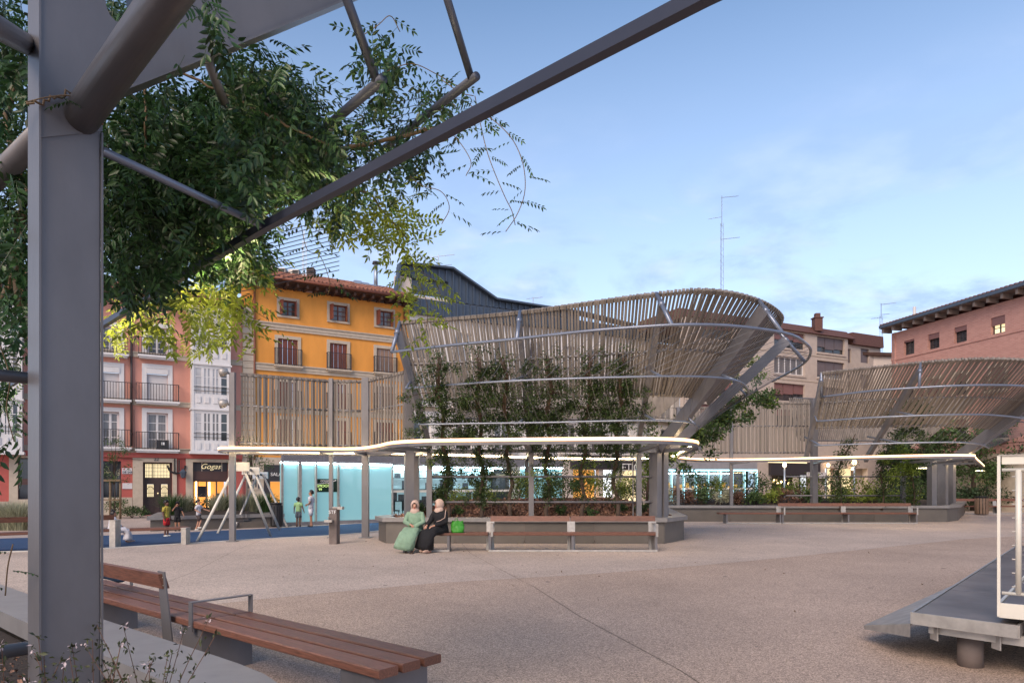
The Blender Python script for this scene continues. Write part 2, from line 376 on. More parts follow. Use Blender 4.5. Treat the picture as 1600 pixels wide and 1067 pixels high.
def per_object(m, amt):
    t = m.node_tree; n = t.nodes; L = t.links; b = n['Principled BSDF']; src = b.inputs['Base Color'].links[0].from_socket
    oi = n.new('ShaderNodeObjectInfo'); mr = n.new('ShaderNodeMapRange'); mr.inputs[3].default_value = 1 - amt; mr.inputs[4].default_value = 1 + amt; L.new(oi.outputs['Random'], mr.inputs[0])
    mu = n.new('ShaderNodeVectorMath'); mu.operation = 'SCALE'; L.new(src, mu.inputs[0]); L.new(mr.outputs[0], mu.inputs['Scale']); L.new(mu.outputs[0], b.inputs['Base Color'])
per_object(M['wood'], .22); per_object(M['slat'], .22); per_object(M['panel'], .12); per_object(M['galv'], .10)
def cloth(n, c): return pm(n, c, .85, var=.16, vs=9, bump=.9, bs=16)
M['skin1'] = pm('light_skin', (.50, .27, .19), .55, var=.04); M['skin2'] = pm('brown_skin', (.13, .06, .04), .55, var=.04)
M['skin3'] = pm('tanned_skin', (.36, .18, .115), .55, var=.04)
M['hair'] = pm('dark_hair', (.015, .011, .012), .45, var=.1)
M['cwhite'] = cloth('white_cloth', (.62, .61, .66)); M['cmint'] = cloth('mint_green_cloth', (.22, .34, .24)); M['cblack'] = cloth('black_cloth', (.006, .006, .009))
M['cpink'] = cloth('pale_pink_scarf_cloth', (.52, .38, .32)); M['cyellow'] = cloth('yellow_cloth', (.42, .34, .06)); M['cred'] = cloth('red_cloth', (.5, .02, .025))
M['cgreen'] = cloth('pale_green_shirt_cloth', (.30, .50, .24)); M['cjean'] = cloth('grey_denim_cloth', (.09, .11, .14)); M['cdark'] = cloth('dark_brown_cloth', (.06, .045, .045))
M['shoe'] = pm('dark_shoe_leather', (.03, .025, .025), .5, var=0); M['shoew'] = pm('white_shoe', (.6, .6, .58), .6, var=0); M['shoet'] = pm('tan_shoe', (.5, .33, .26), .6, var=0)

def text(body, loc, rot, size, mat, parent, name='lettering', shear=0.0, bold=0.0):
    c = bpy.data.curves.new(name, 'FONT'); c.body = body; c.size = size; c.extrude = .008; c.align_x = 'CENTER'; c.align_y = 'CENTER'; c.shear = shear; c.offset = bold
    c.materials.append(mat); o = bpy.data.objects.new(name, c); col.objects.link(o)
    if parent is not None: o.parent = parent; loc = Vector(loc) - ORG.get(parent.name, Vector((0, 0, 0)))
    dg = bpy.context.evaluated_depsgraph_get(); me = bpy.data.meshes.new_from_object(o.evaluated_get(dg)); bpy.data.objects.remove(o)
    me.name = name; o = bpy.data.objects.new(name, me); col.objects.link(o)
    if parent is not None: o.parent = parent
    o.location = loc; o.rotation_euler = rot; return o

# ------------------------------------------------------------------ ground
g = MB(); g.add([(-300, -60, -.02), (300, -60, -.02), (300, 500, -.02), (-300, 500, -.02)], [(0, 1, 2, 3)])
tag(g.build('ground', M['joint']), kind='structure')
def xy(v): return (v.x, v.y)
curve = [(-14, 6.4), (-8, 7.6), xy(G(320, 948)), xy(G(405, 936)), xy(G(500, 926)), xy(G(600, 918)), xy(G(700, 909)), xy(G(850, 901)), xy(G(970, 893)), xy(G(1150, 878)), xy(G(1320, 861)), xy(G(1440, 849)), xy(G(1574, 838)), (26, 24.5), (60, 42)]
cv = cr([(a, b, 0) for a, b in curve], 60)[:, :2]
# near (coarse) sheet
near = [tuple(p) for p in cv] + [(60, -30), (-40, -30), (-40, 3)]
L2 = [(-1.35, 18.5), xy(G(735, 864)), (0.35, 10.7), xy(G(905, 962)), xy(G(1060, 1045)), (1.95, 3.0), (2.6, -1), (3.6, -20)]
def strip(poly, name, mat, z=0.0):
    b = bmesh.new(); vs = [b.verts.new((p[0], p[1], z)) for p in poly]; f = b.faces.new(vs); bmesh.ops.triangulate(b, faces=[f])
    if sum(t.normal.z for t in b.faces) < 0: bmesh.ops.reverse_faces(b, faces=b.faces)
    for t in b.faces: t.normal_update()
    me = bpy.data.meshes.new(name); b.to_mesh(me); b.free(); me.materials.append(mat)
    me.update()
    if len(me.polygons) and me.polygons[0].normal.z < 0: me.flip_normals()
    o = bpy.data.objects.new(name, me); col.objects.link(o); o['kind'] = 'structure'; return o
def yon(poly, x):
    for a, b in zip(poly[:-1], poly[1:]):
        if min(a[0], b[0]) <= x <= max(a[0], b[0]): return a[1] + (b[1] - a[1]) * (x - a[0]) / (b[0] - a[0])
gp = .005
# intersection of L2 with the curve is near x = .45
xi = 0.09
yi = yon([tuple(p) for p in cv], xi)
nl = [tuple(p) for p in cv if p[0] < xi - gp]; nr = [tuple(p) for p in cv if p[0] > xi + gp]
sh = lambda pl, dx, dy=0: [(p[0] + dx, p[1] + dy) for p in pl]
lowL2 = [(xi, yi)] + [p for p in L2 if p[1] < 10.9]
strip(sh(nl, 0, -gp) + sh(lowL2, -gp) + [(-40, -20), (-40, 3)], 'coarse_paving', M['pave'])
strip(sh(lowL2[::-1], gp) + sh(nr, 0, -gp) + [(60, -20)], 'coarse_paving', M['pave'])
L1 = [xy(G(300, 894) - Vector((-.9, 4.1, 0))), xy(G(300, 894)), xy(G(366, 860))]
L1[0] = (-5.3, yon([tuple(p) for p in cv], -5.3) + .02)
upL2 = [p for p in L2 if p[1] > 11.9] + [(xi, yi + gp)]
fl = [tuple(p) for p in cv if p[0] < -5.32]; fm = [tuple(p) for p in cv if -5.25 < p[0] < xi - gp]; fr = [tuple(p) for p in cv if p[0] > xi + gp]
L1e = (-8.6, 28.0)
strip(sh(fl, 0, gp) + sh(L1, -gp) + [(L1e[0] - gp, L1e[1]), (-40, 28), (-40, 6)], 'fine_paving', M['pave2'])
strip([(p[0], p[1] + gp) for p in fm] + sh(upL2[::-1], -gp) + [(-2.4, 34), (-8.6, 34), (L1e[0] + gp, L1e[1])] + sh(L1[::-1], gp), 'fine_paving', M['pave2'])
strip(sh(fr, 0, gp) + [(120, 60), (120, 70), (-2.3, 34)] + sh(upL2, gp), 'fine_paving', M['pave2'])
strip([(-120, 28.05), (-8.7, 28.05), (-8.7, 34.03), (-2.3, 34.1), (120, 70.1), (120, 300), (-120, 300)], 'street_paving', M['pave2'])
# blue rubber playground floor
low_e = [G(-150, 864), G(0, 862.5), G(90, 860), G(165, 857), G(280, 850), G(345, 846), G(440, 840.5), G(515, 837), G(565, 833), G(608, 827.5)]
up_e = [G(612, 815), G(560, 818), G(440, 824.5), G(340, 829), G(240, 834), G(120, 838), G(-150, 845)]
strip([xy(p) for p in low_e + up_e], 'playground_rubber_floor', M['blue'], .006)
k = MB()
for a, b in zip(low_e[:-1], low_e[1:]): k.beam(a + Vector((0, -.05, .012)), b + Vector((0, -.05, .012)), .09, .03)
k.build('playground_kerb', M['kerb'], kind='structure')

# ------------------------------------------------------------------ facades
class Fac:
    def __init__(s, O, u):
        s.O = Vector((O[0], O[1], 0)); s.u = Vector((u[0], u[1], 0)).normalized(); s.n = Vector((s.u.y, -s.u.x, 0))
    def pt(s, a, d, z): return s.O + s.u * a + s.n * d + Vector((0, 0, z))
    def s_(s, px):
        k = (px - 800) / F; return (k * s.O.y - s.O.x) / (s.u.x - k * s.u.y)
    def z_(s, px, py):
        Y = s.O.y + s.u.y * s.s_(px); return CH + (HZ - py) * Y / F
    def box(s, mb, a0, a1, d0, d1, z0, z1):
        return mb.obox(s.pt((a0 + a1) / 2, (d0 + d1) / 2, (z0 + z1) / 2), s.u * ((a1 - a0) / 2), s.n * ((d1 - d0) / 2), Vector((0, 0, (z1 - z0) / 2)))
    def rot(s): return (rad(90), 0, math.atan2(s.u.y, s.u.x))
    def rect(s, x0, x1, y0, y1):
        xm = (x0 + x1) / 2; return (s.s_(x0), s.s_(x1), s.z_(xm, y1), s.z_(xm, y0))
def wall(F_, a0, a1, z0, z1, holes, mat, parent, name='wall', d=0.0, th=.35):
    xs = sorted({a0, a1, *[min(max(h[k], a0), a1) for h in holes for k in (0, 1)]}); zs = sorted({z0, z1, *[min(max(h[k], z0), z1) for h in holes for k in (2, 3)]})
    mb = MB()
    for i in range(len(zs) - 1):
        zc = (zs[i] + zs[i + 1]) / 2; run = None
        for j in range(len(xs) - 1):
            xc = (xs[j] + xs[j + 1]) / 2; inside = any(h[0] < xc < h[1] and h[2] < zc < h[3] for h in holes)
            if inside:
                if run is not None: F_.box(mb, run, xs[j], d - th, d, zs[i], zs[i + 1]); run = None
            elif run is None: run = xs[j]
        if run is not None: F_.box(mb, run, a1, d - th, d, zs[i], zs[i + 1])
    return mb.build(name, mat, parent)
def window(F_, r, parent, frame='white', pane='glass', nx=2, nz=3, d=-.14, fw=.07, curtain=False, name='window'):
    if pane == 'glass' and frame in ('white', 'shutter') and random.random() < .35: pane = 'dimcurtain'
    a0, a1, z0, z1 = r; mb = MB()
    F_.box(mb, a0, a1, d - .06, d, z0, z0 + fw); F_.box(mb, a0, a1, d - .06, d, z1 - fw, z1)
    F_.box(mb, a0, a0 + fw, d - .06, d - .002, z0 + fw, z1 - fw); F_.box(mb, a1 - fw, a1, d - .06, d - .002, z0 + fw, z1 - fw)
    w = (a1 - a0 - 2 * fw) / nx
    for i in range(1, nx): c = a0 + fw + w * i; F_.box(mb, c - fw * .55, c + fw * .55, d - .06, d - .002, z0 + fw, z1 - fw)
    h = (z1 - z0 - 2 * fw) / nz
    for j in range(1, nz):
        c = z0 + fw + h * j
        for i in range(nx): F_.box(mb, a0 + fw + w * i, a0 + fw + w * (i + 1), d - .055, d - .006, c - .018, c + .018)
    o = mb.build(name, M[frame], parent)
    for i in range(nx):
        p = MB(); F_.box(p, a0 + fw + w * i, a0 + fw + w * (i + 1), d - .045, d - .03, z0 + fw, z1 - fw); p.build('pane', M[pane], o)
    return o
def surround(F_, r, parent, mat='stone', w=.16, proud=.05, sill=True):
    a0, a1, z0, z1 = r; mb = MB()
    F_.box(mb, a0 - w, a0, -.02, proud, z0, z1); F_.box(mb, a1, a1 + w, -.02, proud, z0, z1)
    F_.box(mb, a0 - w, a1 + w, -.02, proud + .003, z1, z1 + w)
    if sill: F_.box(mb, a0 - w, a1 + w, -.02, proud + .04, z0 - w * .7, z0)
    return mb.build('window_surround', M[mat], parent)
def balcony(F_, a0, a1, z, h, parent, dep=.55, mat='stone', pitch=.13, slab=True):
    mb = MB()
    F_.box(mb, a0, a1, 0, dep, z - .09, z); F_.box(mb, a0 + .06, a1 - .06, 0, dep - .08, z - .17, z - .09)
    b = mb.build('balcony', M[mat], parent)
    r = MB(); e = dep - .05
    for q in (z + .06, z + h):
        r.beam(F_.pt(a0 + .05, e, q), F_.pt(a1 - .05, e, q), .03, .03); r.beam(F_.pt(a0 + .05, 0, q), F_.pt(a0 + .05, e, q), .03, .03); r.beam(F_.pt(a1 - .05, 0, q), F_.pt(a1 - .05, e, q), .03, .03)
    n = int((a1 - a0) / pitch)
    for i in range(n + 1):
        a = a0 + .05 + (a1 - a0 - .1) * i / n; r.beam(F_.pt(a, e, z), F_.pt(a, e, z + h), .018, .018)
    for i in range(1, 4):
        for a in (a0 + .05, a1 - .05): r.beam(F_.pt(a, e * i / 4, z), F_.pt(a, e * i / 4, z + h), .018, .018)
    r.build('railing', M['iron'], b); return b
def shutters(F_, r, parent, mat='shutter', n=4, d=-.05):
    a0, a1, z0, z1 = r; w = (a1 - a0) / n
    for i in range(n):
        mb = MB(); F_.box(mb, a0 + w * i + .012, a0 + w * (i + 1) - .012, d - .05, d, z0, z1)
        for q in (.08, .5): F_.box(mb, a0 + w * i + .07, a0 + w * (i + 1) - .07, d, d + .015, z0 + (z1 - z0) * q, z0 + (z1 - z0) * (q + .40))
        mb.build('shutter', M[mat], parent)
def downpipe(F_, a, z0, z1, parent, mat, d=.1):
    mb = MB(); mb.tube([F_.pt(a, d, z0), F_.pt(a, d, z1)], .06, 8)
    for q in np.arange(z0 + .6, z1, 2.4): mb.tube([F_.pt(a, d, q), F_.pt(a, d, q + .06)], .075, 8)
    mb.build('downpipe', M[mat], parent, True)

FA = Fac((-18.7, 35.6), (.86, .51))
def R_(x0, x1, y0, y1): return FA.rect(x0, x1, y0, y1)
# ---- pink building
pk = thing('pink_house', 'pink rendered house with white glazed bays over a red and stone ground floor', 'building', FA.pt(0, 0, 0))
aL, aR = FA.s_(-180), FA.s_(378); ztop = FA.z_(340, 483); zg = FA.z_(240, 707)
colB = [R_(229, 262, 512, 557), R_(229, 262, 576, 627), R_(229, 262, 645, 702)]
colA = [R_(158, 186, 510, 553), R_(158, 186, 573, 624), R_(158, 186, 643, 698)]
def shiftr(r, da): return (r[0] + da, r[1] + da, r[2], r[3])
dl = FA.s_(18) - FA.s_(340)
colC = [shiftr(r, FA.s_(100) - FA.s_(186)) for r in colA]
colD = [shiftr(r, FA.s_(-90) - FA.s_(230)) for r in colB]
holes = colA + colB + colC + colD
wall(FA, aL, aR, zg, ztop, holes, M['pink'], pk)
for rows in (colA, colB, colC, colD):
    for i, r in enumerate(rows):
        surround(FA, r, pk, 'white', .22, .05, False)
        if i == 1:
            mb = MB(); FA.box(mb, r[0], r[1], -.14, -.08, r[2], r[3] - .3); mb.build('roller_blind', M['blind'], pk)
            mb = MB(); FA.box(mb, r[0] - .02, r[1] + .02, -.06, .1, r[3] - .28, r[3] - .02); mb.build('blind_box', M['white'], pk)
        else: window(FA, r, pk, 'white', 'glass', 2, 4, fw=.10)
        wd = .42 + (.12 if i else 0)
        balcony(FA, r[0] - wd, r[1] + wd, r[2] - .02, .88, pk, .5, 'white')
# planter box of dark green mesh at the top balcony, dark unit at the bottom balcony
mb = MB(); FA.box(mb, colB[2][1] - .55, colB[2][1] + .02, .25, .42, colB[2][2], colB[2][2] + .48)
un = mb.build('air_conditioner', M['binb'], pk)
mb = MB(); FA.box(mb, colB[2][1] - .33, colB[2][1] - .18, .42, .425, colB[2][2] + .22, colB[2][2] + .36); mb.build('badge', M['signtext'], un)
def gallery(x0, x1, rows):
    a0, a1 = FA.s_(x0), FA.s_(x1); dp = .75
    zt = FA.z_((x0 + x1) / 2, 487); zb = FA.z_((x0 + x1) / 2, 706)
    gb = MB(); 
    for q, e in ((zt - .28, .1), (zt - .14, .2), (zt, .30)): FA.box(gb, a0 - e, a1 + e, 0, dp + e, q - .12, q)
    FA.box(gb, a0, a0 + .12, 0, dp, zb, zt - .4); FA.box(gb, a1 - .12, a1, 0, dp, zb, zt - .4)
    go = gb.build('glazed_bay', M['white'], pk)
    zs = [(FA.z_(325, y1), FA.z_(325, y0)) for y0, y1 in rows]
    prev = zt - .4
    for i, (z0, z1) in enumerate(zs):
        mb = MB(); FA.box(mb, a0 + .12, a1 - .12, dp - .14, dp - .02, z1, prev)   # band above
        FA.box(mb, a0 - .06, a1 + .06, 0, dp + .06, z1 + .10, z1 + .18)
        mb.build('bay_band', M['white'], go)
        w = (a1 - a0 - .24) / 4
        for j in range(4):
            r = (a0 + .12 + w * j, a0 + .12 + w * (j + 1), z0, z1)
            window(FA, r, go, 'white', ('glass' if (i == 2 and j in (1, 2)) or j == 3 else 'curtain'), 1 if j in (0, 3) else 2, 3, dp - .03, .07)
            mb = MB(); FA.box(mb, r[0] + .1, r[1] - .1, dp - .02, dp + .02, z0 - .42, z0 - .08); mb.build('bay_panel', M['white'], go)
        for s_ in (a0, a1 - .04):     # side windows of the bay
            mb = MB(); FA.box(mb, s_ + .0, s_ + .04, .12, dp - .16, z0, z1)
            mb.build('side_pane', M['glass'], go)
        rl = MB()
        for q in (.22, .42): rl.beam(FA.pt(a0 + .1, dp + .03, z0 + q), FA.pt(a1 - .1, dp + .03, z0 + q), .025, .025)
        rl.build('bay_rail', M['iron'], go)
        prev = z0
    mb = MB(); FA.box(mb, a0 + .12, a1 - .12, dp - .14, dp - .02, zb, prev); FA.box(mb, a0 - .08, a1 + .08, 0, dp + .08, zb - .14, zb); mb.build('bay_band', M['white'], go)
rows = [(508, 550), (577, 620), (646, 691)]
gallery(297, 357, rows); gallery(-22, 37, rows)
bands = MB()
for y in (557, 631, 705):
    z = FA.z_(240, y); FA.box(bands, aL, aR, 0, .07, z - .11, z + .11); FA.box(bands, aL, aR, 0, .11, z + .11, z + .17)
bands.build('string_course', M['stone'], pk)
downpipe(FA, FA.s_(205), FA.z_(205, 697), FA.z_(205, 486), pk, 'pipe')
ev = MB(); FA.box(ev, aL, aR - .02, -.3, .75, ztop, ztop + .22)
for a in np.arange(aL, aR, .5): FA.box(ev, a, a + .14, .0, .68, ztop - .16, ztop - .003)
ev.build('eave', M['timber'], pk)
def tiles(F_, a0, a1, z, d0, rise, run, parent, mat='rooftile', pitch=.24):
    mb = MB(); F_.box  # sloping base sheet
    vs = [F_.pt(a0, d0, z), F_.pt(a1, d0, z), F_.pt(a1, d0 - run, z + rise), F_.pt(a0, d0 - run, z + rise), F_.pt(a0, d0 - run, z - .1), F_.pt(a1, d0 - run, z - .1)]
    mb.add(vs, [(0, 1, 2, 3), (0, 3, 4), (1, 5, 2), (3, 2, 5, 4)]); base = mb.build('roof', M[mat], parent)
    t = MB(); n = int((a1 - a0) / pitch); up = Vector((0, 0, 1)); seg = max(3, int(run / .5))
    for i in range(n):
        a = a0 + pitch * (i + .5) + random.uniform(-.012, .012)
        for j in range(seg):
            q0, q1 = j / seg, (j + 1.12) / seg
            p, q = F_.pt(a, d0 + .05 - run * q0, z + rise * q0 + .06), F_.pt(a, d0 + .05 - run * min(q1, 1), z + rise * min(q1, 1) + .03)
            t.tube([p, q], [.10, .085], 6, True)
    t.build('roof_tiles', M[mat], base, True, 'stuff'); return base
tiles(FA, aL, aR - .02, ztop + .22, .85, 1.1, 3.0, pk)
# ground floor
gw = MB(); gh = FA.z_(240, 712)
doorr = R_(223, 269, 722, 805); doorr = (doorr[0], doorr[1], 0.02, doorr[3])
shopr = (FA.s_(301), FA.s_(356), .02, FA.z_(328, 722)); darkr = (FA.s_(160), FA.s_(189), .85, FA.z_(175, 720)); lefr = (FA.s_(28), FA.s_(70), .9, FA.z_(35, 715))
mr_ = (FA.s_(90), FA.s_(135), .02, FA.z_(115, 720))
wall(FA, aL, aR, 0, zg, [doorr, shopr, darkr, lefr, mr_], M['red'], pk, 'ground_floor_wall', .0)
st = MB()
for (x0, x1, hole) in ((207, 276, doorr), (290, 363, shopr), (14, 80, lefr)):
    a0, a1 = FA.s_(x0), FA.s_(x1); zt = gh - .12
    z0 = hole[2] if hole[2] > .5 else 0
    FA.box(st, a0, hole[0], 0, .08, 0, zt); FA.box(st, hole[1], a1, 0, .08, 0, zt); FA.box(st, hole[0], hole[1], 0, .083, hole[3], zt)
    if z0: FA.box(st, hole[0], hole[1], 0, .08, 0, z0)
for (x0, x1) in ((-150, 13.5), (81, 88), (137, 206.5)): FA.box(st, FA.s_(x0), FA.s_(x1), 0, .09, 0, .95 if x1 > 14 else .8)
st.build('stone_facing', M['stone'], pk)
cb = MB(); FA.box(cb, aL, aR, 0, .14, gh - .10, gh + .14); cb.build('red_cornice', M['red'], pk)
# lit entrance door
a0, a1, z0, z1 = doorr; tz = z1 - 1.0 * (z1 - z0) * .29; dz = z0
db = MB(); D0 = -.22
FA.box(db, a0, a1, D0 - .08, D0, tz - .35, tz); FA.box(db, a0, a0 + .12, D0 - .08, D0 + .002, z0, z1); FA.box(db, a1 - .12, a1, D0 - .08, D0 + .002, z0, z1); FA.box(db, a0 + .12, a1 - .12, D0 - .08, D0 + .001, z1 - .08, z1)
am = (a0 + a1) / 2; FA.box(db, am - .09, am + .09, D0 - .08, D0 + .003, z0, tz - .35)
dd = db.build('entrance_door', M['wood_d'], pk)
for (b0, b1) in ((a0 + .12, am - .09), (am + .09, a1 - .12)):
    lf = MB(); FA.box(lf, b0, b1, D0 - .07, D0 - .02, z0, z0 + .95); FA.box(lf, b0, b0 + .09, D0 - .07, D0 - .02, z0 + .95, tz - .35); FA.box(lf, b1 - .09, b1, D0 - .07, D0 - .02, z0 + .95, tz - .35)
    for q in (.1, .55): FA.box(lf, b0 + .1, b1 - .1, D0 - .02, D0 + .01, z0 + q, z0 + q + .36)
    lf.build('door_leaf', M['wood_d'], dd)
    lp = MB(); FA.box(lp, b0 + .09, b1 - .09, D0 - .06, D0 - .05, z0 + .95, tz - .36); lp.build('lit_pane', M['warm'], dd)
    gr = MB()
    for i in range(1, 6): a = b0 + .09 + (b1 - b0 - .18) * i / 6; gr.beam(FA.pt(a, D0 - .03, z0 + .95), FA.pt(a, D0 - .03, tz - .38), .014, .014)
    for q in (1.15, 1.6, 2.1):
        if z0 + q < tz - .4: gr.beam(FA.pt(b0 + .09, D0 - .03, z0 + q), FA.pt(b1 - .09, D0 - .03, z0 + q), .02, .02)
    bc = (b0 + b1) / 2; zc = tz - .62
    gr.tube([FA.pt(bc + .14 * math.cos(t), D0 - .03, zc + .14 * math.sin(t)) for t in np.linspace(0, math.pi, 9)], .012, 5)
    gr.build('door_grille', M['iron'], dd)
tp = MB(); FA.box(tp, a0 + .12, a1 - .12, D0 - .06, D0 - .05, tz, z1 - .08); tp.build('transom_pane', M['warm'], dd)
tg = MB()
for i in range(1, 16): a = a0 + .12 + (a1 - a0 - .24) * i / 16; tg.beam(FA.pt(a, D0 - .03, tz), FA.pt(a, D0 - .03, z1 - .08), .014 if i != 5 else .05, .014)
for q in (.15, .4, .65, .85): tg.beam(FA.pt(a0 + .12, D0 - .03, tz + q * (z1 - tz)), FA.pt(a1 - .12, D0 - .03, tz + q * (z1 - tz)), .014, .014)
tg.build('transom_grille', M['iron'], dd)
hd = MB(); hd.ell(FA.pt(am + .02, D0 + .04, 1.15), .04, .04, .04, 8, 5); hd.build('handle', M['goldtext'], dd)
text('22', FA.pt(FA.s_(244), .10, FA.z_(244, 717.5)), FA.rot(), .24, M['blacktext'], pk, 'house_number')
# plaques
for (x0, x1, y0, y1, lines) in ((190.5, 206, 731, 740, (('PLAZA', .12, .08), ('DE LAVADERO', .135, -.09))), (191, 206.5, 754.5, 763.5, ())):
    r = R_(x0, x1, y0, y1); mb = MB(); FA.box(mb, r[0], r[1], .0, .04, r[2], r[3]); po = mb.build('wall_plaque', M['plaque'], pk)
    c = (r[0] + r[1]) / 2; cz = (r[2] + r[3]) / 2
    if lines:
        mk = MB(); FA.box(mk, r[0] + .05, r[0] + .13, .04, .045, cz + .05, cz + .11); mk.build('crest', M['red'], po)
        text('C.', FA.pt(c + .1, .045, cz + .08), FA.rot(), .10, M['blacktext'], po)
        text('DE SAN', FA.pt(c + .04, .045, cz - .07), FA.rot(), .14, M['blacktext'], po, bold=.003)
# dark shop window left of the door and others
for r in (darkr, lefr, mr_):
    window(FA, r, pk, 'shopdark', 'glass', 2, 1, -.14, .06)
bb = MB(); FA.box(bb, lefr[0], lefr[1], -.1, .12, (lefr[2] + lefr[3]) / 2 - .3, (lefr[2] + lefr[3]) / 2); bb.build('sign_board', M['shopbrown'], pk)
# wall lamp
wl = MB(); p = FA.pt(FA.s_(285), .32, FA.z_(285, 738)); wl.tube([p + Vector((0, 0, .18)), p + Vector((0, 0, .02)), p - Vector((0, 0, .28))], [.03, .18, .09], 6); wl.beam(p, FA.pt(FA.s_(285), 0, p.z - .3), .04, .04); wl.build('wall_lantern', M['zinc'], pk)
nt_ = MB(); cpt = (FA.s_(275.5), FA.z_(275.5, 727))
nt_.tube([FA.pt(cpt[0] + .42 * math.cos(t), .12, cpt[1] + .42 * math.sin(t)) for t in np.linspace(math.pi, 2 * math.pi, 13)], .05, 6)
nt_.beam(FA.pt(cpt[0] - .1, .12, cpt[1] - .35), FA.pt(cpt[0] - .1, .12, cpt[1] + .35), .05, .05); nt_.beam(FA.pt(cpt[0] + .12, .12, cpt[1] - .3), FA.pt(cpt[0] + .12, .12, cpt[1] + .3), .05, .05)
nt_.build('shop_emblem', M['iron'], pk)
# shop with lit gold script
a0, a1, z0, z1 = shopr
fm_ = MB(); fz = FA.z_(328, 750); FA.box(fm_, a0, a1, -.25, -.10, fz, fz + (z1 - fz) * .5); so_ = fm_.build('shop_front', M['shopbrown'], pk)
fm_ = MB(); FA.box(fm_, a0, a1, -.25, -.12, fz + (z1 - fz) * .5, z1); so2 = fm_.build('shop_fascia', M['shopdark'], so_)
mbx = MB()
for q in (.25, .82): FA.box(mbx, a0 + (a1 - a0) * q, a0 + (a1 - a0) * q + .04, -.12, -.105, fz + (z1 - fz) * .5, z1)
mbx.build('fascia_trim', M['stone'], so_)
text('Gogas', FA.pt((a0 + a1) / 2, -.09, fz + (z1 - fz) * .76), FA.rot(), .40, M['goldtext'], so_, 'shop_lettering', .4, -.003)
ip = MB(); FA.box(ip, a0, a1, -1.6, -1.5, z0, fz); ip.build('shop_back_wall', M['orangelit'], so_)
iq = MB()
for q in (.0, .13, .38, .66, .97): FA.box(iq, a0 + (a1 - a0) * q, a0 + (a1 - a0) * q + .07, -.22, -.14, z0, fz)
FA.box(iq, a0, a1, -.22, -.142, fz - .08, fz); FA.box(iq, a0, a1, -.22, -.142, z0, z0 + .35); iq.build('shop_frame', M['shopbrown'], so_)
il = MB(); FA.box(il, a0 + .25, a0 + .33, -1.2, -1.15, z0, fz); FA.box(il, a0 + .9, a0 + 1.0, -1.2, -1.15, z0 + .2, fz - .1); il.build('shop_light', M['brightlit'], so_)
id_ = MB(); FA.box(id_, a0 + .3, a0 + .8, -.6, -.58, z0 + .9, z0 + 1.5); FA.box(id_, a0 + 1.3, a1 - .3, -1.3, -.7, z0, z0 + 1.1); id_.build('shop_display', M['shopdark'], so_)

cbm = MB()
for (x0, y0, x1, y1) in ((162, 703, 378, 703), (209, 700, 209, 640), (188, 716, 222, 718)): cbm.beam(FA.pt(FA.s_(x0), .13, FA.z_(x0, y0)), FA.pt(FA.s_(x1), .13, FA.z_(x1, y1)), .02, .02)
cbm.build('facade_cable', M['pipe'], pk)
# ---- orange building
og = thing('orange_house', 'orange rendered house with stone bands, red shutters and overhanging tiled roof', 'building', FA.pt(FA.s_(510), 0, 0))
oL, oR = FA.s_(378.3), FA.s_(639); oz = FA.z_(510, 461); ozg = FA.z_(510, 716)
r1 = [R_(437, 463, 470, 494), R_(515, 542, 477, 502), R_(588, 613, 486, 510)]
r2 = [R_(434, 465, 530, 572), R_(515, 542, 537, 578), R_(588, 614, 545, 583)]
r3 = [R_(434, 465, 597, 637), R_(515, 542, 600, 640), R_(588, 614, 604, 640)]
r4 = [R_(434, 465, 655, 698), R_(515, 542, 657, 700), R_(588, 614, 660, 700)]
ofac = wall(FA, oL, oR, ozg, oz, r1 + r2 + r3 + r4, M['orange'], og)
for i, r in enumerate(r1):
    surround(FA, r, og, 'stone', .16, .05); window(FA, r, og, 'shutter', 'glass', 2, 3, -.1, .07)
    for sgn, e in ((-1, r[0]), (1, r[1])):
        mb = MB(); p = FA.pt(e, .03, (r[2] + r[3]) / 2); dr = (FA.n * .22 + FA.u * (-.06 * sgn)); mb.obox(p + dr * .7 - FA.u * sgn * .0, dr, FA.u * .02, Vector((0, 0, (r[3] - r[2]) / 2 - .03))); mb.build('shutter', M['shutter'], og)
for rr in (r2, r3, r4):
    for i, r in enumerate(rr):
        surround(FA, r, og, 'stone', .18, .06, False); shutters(FA, r, og, 'shutter' if i < 2 or rr is r4 else 'tan_shutter')
        balcony(FA, r[0] - .24, r[1] + .24, r[2], .95, og, .32, 'stone', .11)
bd = MB()
for y, h in ((520, .34), (582, .34), (645, .3)):
    z = FA.z_(510, y); FA.box(bd, oL, oR, 0, .08, z - h / 2, z + h / 2); FA.box(bd, oL, oR, 0, .14, z + h / 2, z + h / 2 + .07); FA.box(bd, oL, oR, 0, .11, z - .03, z + .03)
bd.build('stone_band', M['stone'], og)
zq = ozg
while zq < FA.z_(386, 481):
    mb = MB(); w = .95 if int(round((zq - ozg) / .38)) % 2 else .95; FA.box(mb, oL + .01, oL + .62, 0.001, .12, zq, zq + .33); mb.build('quoin', M['stone'], og); zq += .38
downpipe(FA, FA.s_(397), 3, oz, og, 'pipe_r'); downpipe(FA, FA.s_(631), 3, oz, og, 'pipe_r')
ev = MB(); FA.box(ev, oL - .1, oR + .1, -.2, 1.0, oz + .16, oz + .30); ev.build('eave', M['timber'], og)
for a in np.arange(oL, oR, .55):
    mb = MB(); FA.box(mb, a, a + .13, 0, .92, oz - .04, oz + .157); mb.build('rafter', M['timber'], og)
gt = MB(); gt.tube([FA.pt(oL - .1, 1.08, oz + .28), FA.pt(oR + .1, 1.08, oz + .28)], .085, 8); gt.build('gutter', M['pipe_r'], og, True)
tiles(FA, oL - .1, oR + .1, oz + .32, 1.05, 1.55, 4.2, og)
